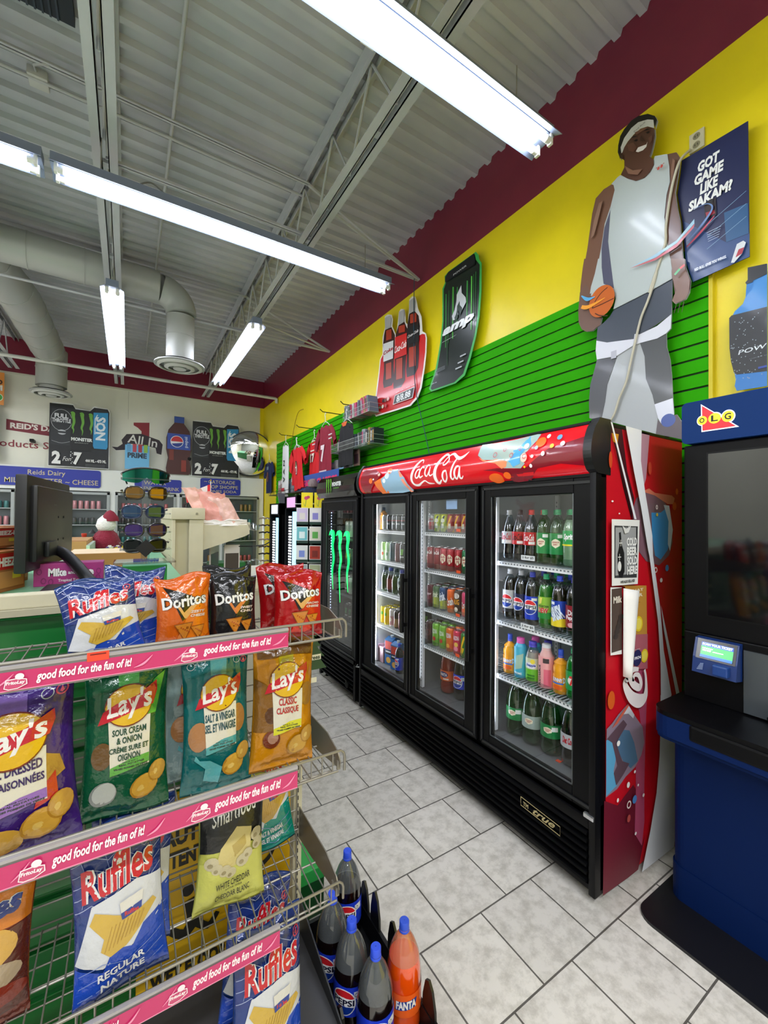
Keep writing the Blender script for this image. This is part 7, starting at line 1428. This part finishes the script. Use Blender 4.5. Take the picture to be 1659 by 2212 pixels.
for y,z,d in ((6.95,3.0,'beside the white jersey'),(6.1,2.98,'over the red shirts'),(5.18,3.02,'over the dark red jersey'),(4.55,2.98,'over the black tank top')): arm(y,z,'thin wall hook '+d)
def basket(y0,y1,z,label,n,seed,group,d=.13):
    random.seed(seed); e=empty('wire_basket',(2.42,(y0+y1)/2,z),label=label,cat='wire basket',group='wire baskets on the slatwall'); m=MB(); L=(y0-y1)/2; wm=mat('#b9bdb8',.4,.6)
    for zz in (0,.05,.10): m.tube([(.06,-L,zz),(-d,-L,zz),(-d,L,zz),(.06,L,zz)],.0028,wm,6)
    k=-L
    while k<=L: m.tube([(.06,k,0),(-d,k,0),(-d,k,.10)],.002,wm,5); k+=.035
    m.build('wires',e)
    Y=y1+.04; i=0
    cols=['#3a3c44','#6a7a8a','#b08a4a','#8a8f98','#c83a6a','#22262c','#9aa0a4','#5a6a58','#c9c4bc','#2f3a4a']
    while Y<y0-.04:
        t=random.uniform(.03,.05); c=random.choice(cols); b=MB(); h=random.uniform(.17,.20); b.box(-.09,.04,-t/2,t/2,0,h,mat(c,.5),.002); b.box(-.085,.042,-t/2+.004,t/2-.004,.004,h-.004,mat('#ddd8cc',.7))
        b.box(-.091,-.0895,-t*.35,t*.35,h*.2,h*.85,mat(random.choice(cols),.5))
        o=b.build('book',loc=(2.39,Y,z+.004),label='%s book, %s from the near end in the %s'%({'#3a3c44':'charcoal','#6a7a8a':'slate blue','#b08a4a':'tan','#8a8f98':'grey','#c83a6a':'pink','#22262c':'black','#9aa0a4':'light grey','#5a6a58':'olive','#c9c4bc':'cream','#2f3a4a':'navy'}[c],['first','second','third','fourth','fifth','sixth','seventh','eighth','ninth','tenth','eleventh','twelfth','thirteenth','fourteenth','fifteenth','sixteenth'][min(i,15)],group),cat='book',group='paperbacks in the '+group); o.rotation_euler=(random.uniform(-.25,.05),0,0); i+=1; Y+=t+random.uniform(.004,.02)
basket(4.70,4.03,2.80,'upper wire basket of books beside the cola bottle sign',8,4,'upper wire basket'); basket(4.90,3.92,2.42,'lower wire basket of books under the first one',9,9,'lower wire basket',.2)
# comic / magazine shelf
e=empty('magazine_shelf',(2.3,6.0,1.98),label='long black wire shelf of magazines under the hanging shirts',cat='wall shelf'); m=MB(); m.box(-.12,.2,-1.7,1.5,-.01,.0,AW); m.tube([(-.12,-1.7,.05),(-.12,1.5,.05)],.004,AW,6); [m.tube([(-.12,-1.6+.2*i,0),(-.12,-1.6+.2*i,.05)],.003,AW,5) for i in range(16)]; m.build('wires',e)
random.seed(5); cc_=['#8a8f98','#b9a9a8','#6a5a62','#c9c4c8','#4a4a52','#9a7a72','#7fa9c8','#a8b4b8','#5a4048']; Y=4.45;i=0
while Y<7.45:
    w_=random.uniform(.10,.16); c=random.choice(cc_); h=random.uniform(.22,.30); zb=1.985+(.12 if Y<5.9 else 0)+(.12 if Y<4.9 else 0); b=MB(); b.box(-.008,.008,-w_/2,w_/2,0,h,mat(c,.4)); b.box(-.0095,-.008,-w_*.4,w_*.4,h*.1,h*.5,mat(random.choice(cc_),.4)); b.box(-.0095,-.008,-w_*.4,w_*.4,h*.7,h*.9,mat('#d9d4d4',.4))
    b.build('magazine',loc=(2.36,Y,zb),label='%s magazine from the near end of the long wall shelf, %s cover'%(ORDS[i],{'#8a8f98':'grey','#b9a9a8':'pinkish','#6a5a62':'plum','#c9c4c8':'pale','#4a4a52':'charcoal','#9a7a72':'brown','#7fa9c8':'light blue','#a8b4b8':'silver','#5a4048':'dark'}[c]),cat='magazine',group='magazines on the long wall shelf'); Y+=w_+.012; i+=1
m=MB(); m.box(2.20,2.206,4.62,6.15,1.99,2.20,mat('#3a5aa8',.4)); o=m.build('theatre_banner',label='blue banner with red lettering below the dark red jersey',cat='banner'); a=Art(); a.text('THEATRE CLASSICS',6.02,2.02,4.66,2.13,'#e0346c',.06,outline='#1c2a5c'); a.build('print',onX(2.2),o,off=.001); 
# plush dog
e=empty('plush_toy',(2.1,5.25,1.83),label='grey and navy plush toy lying on top beside the narrow cooler',cat='plush toy'); m=MB(); m.lathe([(.001,0),(.10,.03),(.12,.09),(.08,.16),(.001,.19)],mat('#2a3048',.9,bump=1,bscale=60),14); m.build('body',e); m=MB(); m.lathe([(.001,.14),(.06,.17),(.07,.22),(.04,.27),(.001,.28)],mat('#8a7a78',.9,bump=1,bscale=60),14,(0,-.05,0)); m.build('head',e); MB().tube(smoothpts([(0,.05,.05),(-.05,.22,.0),(-.05,.30,-.10)],4),.04,mat('#8a1828',.9),10).build('arm',e)
# slim lit coolers
def slim(y0,y1,z1,label,scr):
    e=empty('slim_cooler',(1.75,(y0+y1)/2,0),label=label,cat='display cooler',group='slim lit coolers beyond the narrow energy cooler'); m=MB(); W_=(y0-y1)/2; m.box(0,.03,-W_,-W_+.05,0,z1,BLACK); m.box(0,.03,W_-.05,W_,0,z1,BLACK); m.box(0,.45,-W_,W_,z1-.16,z1,BLACK,.004); m.box(0,.45,-W_,W_,0,.5,BLACK); m.box(.43,.45,-W_,W_,0,z1,BLACK); m.box(0,.45,-W_,-W_+.02,0,z1,BLACK); m.box(0,.45,W_-.02,W_,0,z1,BLACK); m.build('cabinet',e)
    m=MB(); m.box(.02,.03,-W_+.05,0,.5,z1-.2,mat('#86c4ea',.4,emit=.9)); m.build('lit_panel',e)
    m=MB(); 
    k=.55
    while k<z1-.24: 
        for j in range(3): m.lathe([(.010,0),(.010,.003)],mat('#f4f8ff',.3,emit=5),8,(.012,.03+j*.038,k),'x')
        k+=.036
    m.build('led_dots',e); m=MB(); m.box(-.004,0,-W_*.6,W_*.6,z1-.145,z1-.02,mat(scr,.4,emit=.5)); m.build('header_screen',e)
slim(5.97,5.50,1.78,'slim lit cooler with a plain header, further back','#b9bcc4'); slim(5.30,4.80,1.86,'slim lit cooler with a pink header picture','#c48ab8')
# greeting card spinner
e=empty('card_spinner',(1.66,4.30,0),label='greeting card spinner rack left of the narrow energy cooler',cat='card rack'); m=MB(); m.tube([(.06,-.02,0),(.06,-.02,1.78)],.012,mat('#3c463e',.4,.5),10); m.lathe([(.2,0),(.2,.02)],mat('#3c463e',.4,.5),20); 
for z in (1.74,1.46,1.10): m.tube([(.0,-.05,z),(.2,-.12,z)],.008,WHITE,6); m.tube([(-.1,.10,z),(.06,-.02,z)],.004,WHITE,6)
m.build('pole',e)
cards=[('#c9b8d8','#d8d0cc'),('#e6e2de','#8a84c8'),('#6fbcc4','#d8e8e8'),('#ded8c8','#5aa84a'),('#d9d9d6','#7a8acc'),('#a83220','#7a2418'),('#9fa8a8','#e0ddd0'),('#a8b088','#c9c9b8')]
names=['lilac','white and violet','turquoise','cream with a green tree','white with a blue square','dark red','grey striped','olive']
for i,(c1,c2) in enumerate(cards):
    r_,cl_=divmod(i,2); z=1.52-.20*r_; m=MB(); m.box(-.062,.062,-.002,.002,0,.175,mat('#e0dedb',.5)); m.box(-.055,.055,-.003,-.002,.03,.168,mat(c1,.5)); m.box(-.03,.03,-.004,-.003,.05,.12,mat(c2,.5)); m.box(-.062,.062,-.006,-.004,-.004,.025,mat('#1f3a30',.4)); p=Vector((1.58+.118*cl_,4.20-.075*cl_,z)); m.build('greeting_card',loc=p,rz=R(-32),label='%s greeting card in the %s row of the spinner'%(names[i],['top','second','third','bottom'][r_]),cat='greeting card',group='greeting cards on the spinner')
for i in range(2):
    m=MB(); m.box(-.062,.062,-.002,.002,0,.17,mat('#f0da10',.5)); m.ell=None if False else None; o=m.build('greeting_card',loc=(1.64+.12*i,4.22-.07*i,1.69),rz=R(-32),label=['yellow greeting card with a pink flower at the top of the spinner','second yellow greeting card behind the spinner pole'][i],cat='greeting card',group='greeting cards on the spinner'); a=Art(.5); a.ell(-.01,.11,.022,.02,'#c8406a',12); a.ell(.012,.12,.018,.016,'#b8345a',12); a.stroke([(-.01,.09,.005),(-.02,.02,.005)],'#3a8a4a'); a.poly([(-.02,.02),(-.045,.07),(-.03,.03)],'#3a8a4a'); a.build('print',lambda u,v,oo:(u,-.002-oo,v),o)
# clear sunglasses spinner beyond
e=empty('glasses_spinner',(1.24,4.45,0),label='tall narrow eyeglass rack standing in front of the yellow corner',cat='display rack'); m=MB(); m.tube([(0,0,0),(0,0,1.6)],.012,WHITE,8); m.lathe([(.15,0),(.15,.02)],WHITE,18); m.build('pole',e)
for i in range(12):
    m=MB(); z=.75+i*.075; m.tube([(-.06,-.03,z),(-.02,-.045,z+.008),(.0,-.04,z),(.02,-.045,z+.008),(.05,-.03,z)],.009,mat(['#1c1a1a','#3a2c20','#8a7a6a'][i%3],.2,0,.5),6); m.build('eyeglasses',label='%s pair of glasses up the narrow eyeglass rack'%['lowest','second','third','fourth','fifth','sixth','seventh','eighth','ninth','tenth','eleventh','topmost'][i],cat='eyeglasses',loc=(1.24,4.44,0),group='glasses on the narrow rack')
for z in (1.08,1.45): MB().lathe([(.001,0),(.05,.01),(.06,.06),(.04,.08)],CLEAR,14).build('plastic_cup_stack',loc=(1.10,4.3,z),label='clear plastic glasses case sticking out at the %s of the narrow rack'%('middle' if z<1.2 else 'top'),cat='case')
# pegs strip
m=MB(); m.box(.95,1.32,3.95,4.0,.83,.90,CREAM); [m.box(.97+.022*i,.975+.022*i,3.80,3.95,.905,.97,mat(['#b83a3a','#d8d4d0'][i%2],.4)) for i in range(15)]; m.build('price_peg_row',label='cream shelf edge with a row of small red and white packs beyond the chip rack',cat='shelf')
# ================================================================= far wall
FN=9.02
e=empty('walk_in_cooler',(0,FN,0),label='white walk-in cooler front with glass doors across the far wall',cat='walk-in cooler'); PWH=mat('#dfe2dc',.4); m=MB(); ds=[(-3.35,-2.65),(-2.45,-1.58),(-1.50,-.97+.02) ,(-.94,-.27),(-.18,.80),(.86,1.62),(1.68,2.40)]
m.box(-5.1,2.50,FN,FY,2.02,2.41,PWH); m.box(-5.1,2.50,FN,FY,0,.22,PWH)
ds=[(-2.45,-1.59),(-1.50,-.98),(-.93,-.28),(-.20,.80),(.86,1.60),(1.66,2.40)]
prev=-5.1
for a0,a1 in ds+[(2.50,2.50)]: m.box(prev,a0,FN,FY,.22,2.02,PWH); prev=a1
att(m.build('front_panel'),e)
m=MB(); m.box(-5.1,2.5,FY-.01,FY-.005,.2,2.02,mat('#50585a',.6)); att(m.build('cooler_back'),e)
m=MB()
for a0,a1 in ds:
    for z in (.65,1.08,1.42,1.70): m.box(a0+.04,a1-.04,FN+.03,FY-.01,z-.012,z,mat('#c4cacb',.4))
att(m.build('inner_shelves'),e)
for a0,a1 in ds:
    m=MB(); fr=mat('#9ea3a2',.35,.5); t=.045
    m.box(a0,a0+t,FN-.03,FN,.22,2.0,fr,.004); m.box(a1-t,a1,FN-.03,FN,.22,2.0,fr,.004); m.box(a0,a1,FN-.03,FN,1.955,2.0,fr,.004); m.box(a0,a1,FN-.03,FN,.22,.27,fr,.004); m.box(a0+t+.005,a0+t+.02,FN-.06,FN-.03,.9,1.3,fr)
    d=att(m.build('door'),e); g=MB().box(a0+t,a1-t,FN-.018,FN-.012,.27,1.955,GLASS).build('glass_pane'); g.parent=d
random.seed(11)
fk=[('fc_red',can_kind(.122,'#a84a52',None,R=.033)),('fc_pink',can_kind(.15,'#c88a92',lower('#a84a5a',.4),R=.033)),('fc_dark',can_kind(.13,'#3a3c40',lower('#8a8c90',.3),R=.033)),('fc_gold',can_kind(.15,'#8a6a3a',lower('#3a2c1c',.4),R=.033)),('fc_teal',can_kind(.12,'#3a7a7a',None,R=.033))]
fd={'fc_red':'red','fc_pink':'pink','fc_dark':'dark grey','fc_gold':'gold and brown','fc_teal':'teal'}
dn=['leftmost','second','third','fourth','fifth','rightmost']
for di,(a0,a1) in enumerate(ds):
    for zi,z in enumerate((.65,1.08,1.42,1.70)):
        k=fk[(di*2+zi*3)%5] if not (di==2 and zi==3) else fk[1]
        if di==5: k=[fk[0],fk[2],fk[4],fk[3]][zi]
        if di==2: k=[fk[2],fk[2],fk[2],fk[1]][zi]
        x=a0+.13; i=0
        while x<a1-.10:
            if random.random()<.86: place([k[1][0]],(x,FN+.065,z),0,'%s can, %s from left, %s shelf, %s door of the walk-in cooler'%(fd[k[0]],ORDS[i],['top','second','third','bottom'][3-zi],dn[di]),'can','cans in the walk-in cooler')
            x+=.088; i+=1
    
def plate(name,x0,x1,z0,z1,y,label,cat,c,draw,th=.006,r=None,poly=None):
    m=MB(); m.prism(poly or (rr(x0,x1,z0,z1,r) if r else [(x0,z0),(x1,z0),(x1,z1),(x0,z1)]),mat(c,.45),'y',y,y+th); o=m.build(name,label=label,cat=cat); a=Art(.45); draw(a); a.build('print',onYm(y),o,off=.0015); return o
GB='#22309a'; GLD='#c9bd90'
plate('dairy_sign',-3.3,-.42,2.075,2.385,FN-.02,'wide blue dairy sign over the cooler doors behind the monitor','sign',GB,lambda a:(a.text('Reids Dairy',-1.43,2.24,-.93,2.345,GLD,.005),a.text('MILK ~ BUTTER ~ CHEESE',-1.72,2.12,-.46,2.205,GLD,.005)),r=.04)
plate('drink_sign',.10,.89,2.04,2.29,FN-.02,'blue sign ending in NK partly hidden by the sunglasses tower','sign',GB,lambda a:(a.text('WATER',.25,2.18,.62,2.25,GLD,.005),a.text('ENERGY DRINK',.25,2.07,.85,2.14,GLD,.005)),r=.04)
plate('soda_sign',1.23,2.01,2.03,2.36,FN-.02,'blue three line sports drink and soda sign over the right far cooler door','sign',GB,lambda a:(a.text('~',1.30,2.285,1.36,2.30,GLD),a.text('GATORADE',1.38,2.255,1.90,2.325,GLD,.005),a.text('POP SHOPPE',1.38,2.155,1.96,2.225,GLD,.005),a.text('JONES SODA',1.36,2.055,1.93,2.125,GLD,.005)),r=.04)
def ecard(x0,x1,z0,z1,label):
    w=x1-x0; h=z1-z0; P=[(x0,z0),(x1,z0),(x1,z1-.06*h),(x1-.03*w,z1-.01*h),(x0+.72*w,z1),(x0+.66*w,z1-.07*h),(x0+.42*w,z1-.06*h),(x0+.38*w,z1),(x0+.05*w,z1)]
    def X(u): return x0+u*w
    def Z(v): return z0+v*h
    def d(a):
        a.poly([(X(.01),Z(.01)),(X(.99),Z(.01)),(X(.99),Z(.93)),(X(.96),Z(.98)),(X(.73),Z(.985)),(X(.66),Z(.92)),(X(.42),Z(.925)),(X(.38),Z(.985)),(X(.05),Z(.98)),(X(.01),Z(.98))],'#16181b')
        a.poly([(X(.03),Z(.34)),(X(.34),Z(.34)),(X(.36),Z(.90)),(X(.05),Z(.90))],'#25282c'); a.ring(X(.20),Z(.73),.17*w,.17*h,.006,'#b9bcc0'); a.text('FULL',X(.09),Z(.76),X(.31),Z(.83),'#d9dcdf',.04); a.text('THROTTLE',X(.05),Z(.69),X(.35),Z(.755),'#d9dcdf',.04); a.ell(X(.21),Z(.54),.07*w,.04*h,'#b9bcc0'); a.rect(X(.14),Z(.525),X(.28),Z(.555),'#25282c'); a.stroke([(X(.05),Z(.40),.006),(X(.2),Z(.37),.008),(X(.34),Z(.40),.006)],'#9a9da0')
        a.poly([(X(.36),Z(.27)),(X(.68),Z(.27)),(X(.71),Z(.34)),(X(.71),Z(.86)),(X(.66),Z(.91)),(X(.42),Z(.92)),(X(.36),Z(.86))],'#0d0f10')
        claw(a,X(.535),Z(.70),.34*h,'#6aa83a',1); a.text('MONSTER',X(.36),Z(.42),X(.71),Z(.475),'#dfe2e0',.05); a.text('ENERGY',X(.42),Z(.385),X(.65),Z(.40),'#8a8d8a',.02)
        a.poly([(X(.72),Z(.36)),(X(.74),Z(.32)),(X(.95),Z(.32)),(X(.97),Z(.36)),(X(.97),Z(.92)),(X(.72),Z(.90))],'#2a8ec4'); a.poly([(X(.74),Z(.90)),(X(.77),Z(.965)),(X(.94),Z(.96)),(X(.97),Z(.92))],'#22262a')
        a.text('NOS',X(.76),Z(.46),X(.93),Z(.84),'#dfe9f0',.04,0,90); a.stroke([(X(.75),Z(.55),.012),(X(.75),Z(.80),.012),(X(.79),Z(.87),.012)],'#dfe9f0',n=1)
        a.text('2',X(.06),Z(.04),X(.20),Z(.24),'#e6e6e4',.06); a.text('For',X(.23),Z(.09),X(.36),Z(.16),'#e6e6e4',.0,.4); a.text('7',X(.40),Z(.04),X(.54),Z(.24),'#e6e6e4',.06,.1); a.text('444 ML - 473 ML',X(.60),Z(.09),X(.95),Z(.14),'#dcdcda',.05); [a.rect(X(.60),Z(.02+.016*k),X(.93),Z(.026+.016*k),'#5a5c5e') for k in range(3)]
        for k in range(9): a.ell(X(.37+.018*math.sin(k*2)),Z(.06+.022*k),.008,.008,'#e6e6e4',6)
    plate('energy_drink_card',x0,x1,z0,z1,FN-.055,label,'sign','#dfe1df',d,.008,poly=P)
ecard(-1.165,-.30,2.42,3.52,'left energy drink card above the blue dairy sign'); ecard(1.06,1.97,2.385,3.50,'right energy drink card beside the round mirror')
def bottlecard(cx_,z0,z1,w,label):
    h=z1-z0; S_=[(.0,.0),(.40,.0),(.48,.03),(.5,.1),(.43,.28),(.5,.42),(.5,.62),(.42,.76),(.24,.86),(.2,.88),(.2,1),(0,1)]
    P=[(cx_+a*w,z0+b*h) for a,b in S_]+[(cx_-a*w,z0+b*h) for a,b in S_[::-1][1:-1]]
    def d(a): 
        a.poly([(cx_+(p[0]-cx_)*.95,z0+(p[1]-z0)*.985+.004) for p in P],'#4a1c16'); a.rect(cx_-w*.46,z0+h*.43,cx_+w*.46,z0+h*.70,'#2a4aa8'); a.rect(cx_-w*.2,z0+h*.89,cx_+w*.2,z0+h*.995,'#2a4a98')
        x,z,r_=cx_-w*.08,z0+h*.565,w*.26; a.ell(x,z,r_,r_,'#e6e8ee'); a.poly([(x+r_*.9*math.cos(t),z+r_*.9*math.sin(t)) for t in [PI*(.0+k/10) for k in range(11)]],'#c8242c'); a.poly([(x+r_*.9*math.cos(t),z+r_*.9*math.sin(t)) for t in [-PI*.85+PI*.8*k/10 for k in range(11)]],'#1c3a90'); a.text('pepsi',cx_+w*.22,z0+h*.47,cx_+w*.38,z0+h*.66,'#c9d4ee',.02,0,90)
        a.rect(cx_-w*.38,z0+h*.24,cx_-w*.2,z0+h*.42,'#7a2c1c'); a.rect(cx_+w*.1,z0+h*.05,cx_+w*.3,z0+h*.25,'#8a2c1c')
    plate('cola_bottle_card',0,0,0,0,FN-.05,label,'sign','#3a1814',d,.008,poly=P)
bottlecard(.83,2.40,3.53,.44,'cola bottle cutout between the two energy drink cards'); bottlecard(-2.02,2.5,3.6,.46,'dark bottle cutout cut off at the left edge of the far wall')
a=Art(.5); a.poly([(-1.74,3.0),(-1.0,2.94),(-1.0,3.10),(-1.74,3.18)],'#7a1c2c'); a.text("REID'S DAIRY",-1.69,3.03,-.9,3.13,'#e4dcd4',.04); a.text('Products Sold Here',-1.98,2.72,-.5,2.84,'#8a2a34',.01); 
m=MB(); m.box(-1.99,-.5,FY-.004,FY-.001,2.70,3.20,FWH); o=m.build('dairy_lettering',label='maroon banner and lettering painted on the far wall left of the energy card',cat='wall sign'); a.build('print',onYm(FY-.004),o,off=.0015)
m=MB(); m.box(-.30,.56,FY-.004,FY-.001,2.5,3.4,FWH); o=m.build('wall_lettering',label='black All In ribbon with a red numeral painted on the far wall',cat='wall sign'); a=Art(.5); a.poly([(.07,3.35),(.33,3.38),(.33,2.6),(.20,2.6),(.20,3.2),(.14,3.26),(.07,3.30)],'#8a1c28'); a.poly([(-.27,2.86),(-.18,2.86),(-.10,2.93),(-.12,3.0),(-.04,3.12),(.2,3.15),(.5,3.06),(.56,2.98),(.54,2.78),(.46,2.80),(.44,2.90),(.2,2.95),(.0,2.94),(-.06,2.82),(-.2,2.80)],'#2a1c24'); a.text('All In',-.02,2.94,.47,3.10,'#e8e6e0',.01,0,-6); a.build('print',onYm(FY-.004),o,off=.0015)
plate('drink_mix_card',-.06,.33,2.45,2.90,FN-.04,'light blue drink bottles card behind the sunglasses tower','sign','#6ab4e0',lambda a:(a.text('PRIME',-.02,2.66,.29,2.76,'#24384c',.05),[a.rect(-.03+.09*k,2.77,.03+.09*k,2.92,c) for k,c in enumerate(('#5a9ac8','#b83a4a','#a8303c','#8ab83a'))]))
plate('orange_sign',-2.1,-1.745,3.37,3.90,FN-.03,'orange sign with a green round mark at the upper left edge','sign','#dc8a3a',lambda a:(a.text('D',-1.83,3.70,-1.765,3.78,'#4a2c1c',.06),a.text('M',-1.85,3.60,-1.765,3.69,'#f0ece4',.06),a.ell(-1.81,3.49,.055,.06,'#3a9a3a'),a.ring(-1.81,3.49,.055,.06,.008,'#e8f0e0')))
# convex mirror
e=empty('convex_mirror',(2.16,8.85,2.90),label='round convex security mirror in the far right corner',cat='mirror'); e.rotation_euler=(R(12),0,R(-14))
m=MB(); R_m=.46; m.lathe([(R_m*math.sin(t),-R_m*.28*math.cos(t)+.09) for t in [.02+1.5*k/14 for k in range(15)]],mat('#f4f6f6',.02,1),48,axis='y',caps=False); m.build('mirror_face',e)
m=MB(); m.lathe([(.475,.10),(.475,.08),(.455,.075)],mat('#2a2a2a',.5),48,axis='y',caps=False); m.lathe([(.46,.11),(.001,.12)],BLACKM,32,axis='y'); m.build('rim',e); m=MB(); m.tube([(0,.12,0),(.1,.3,0)],.015,CREAM,8); m.build('bracket',e)
for x,z,l in ((-1.38,2.83,'small black camera on the far wall under the painted lettering'),(1.02,2.72,'small round black camera between the bottle card and the right energy card')): MB().box(x-.03,x+.03,FN-.08,FN+.1,z-.025,z+.025,BLACK,.01).build('security_camera',label=l,cat='camera')
# shelf tablet on top of slim cooler
m=MB(); m.box(-.06,.06,-.004,.004,0,.16,mat('#6a7478',.4)); o=m.build('grey_tablet',loc=(1.90,5.85,1.782),label='small grey tablet leaning on top of the furthest slim cooler',cat='tablet'); o.rotation_euler=(R(-15),0,R(20))
# shelving with goods behind the camera side, seen only in reflections
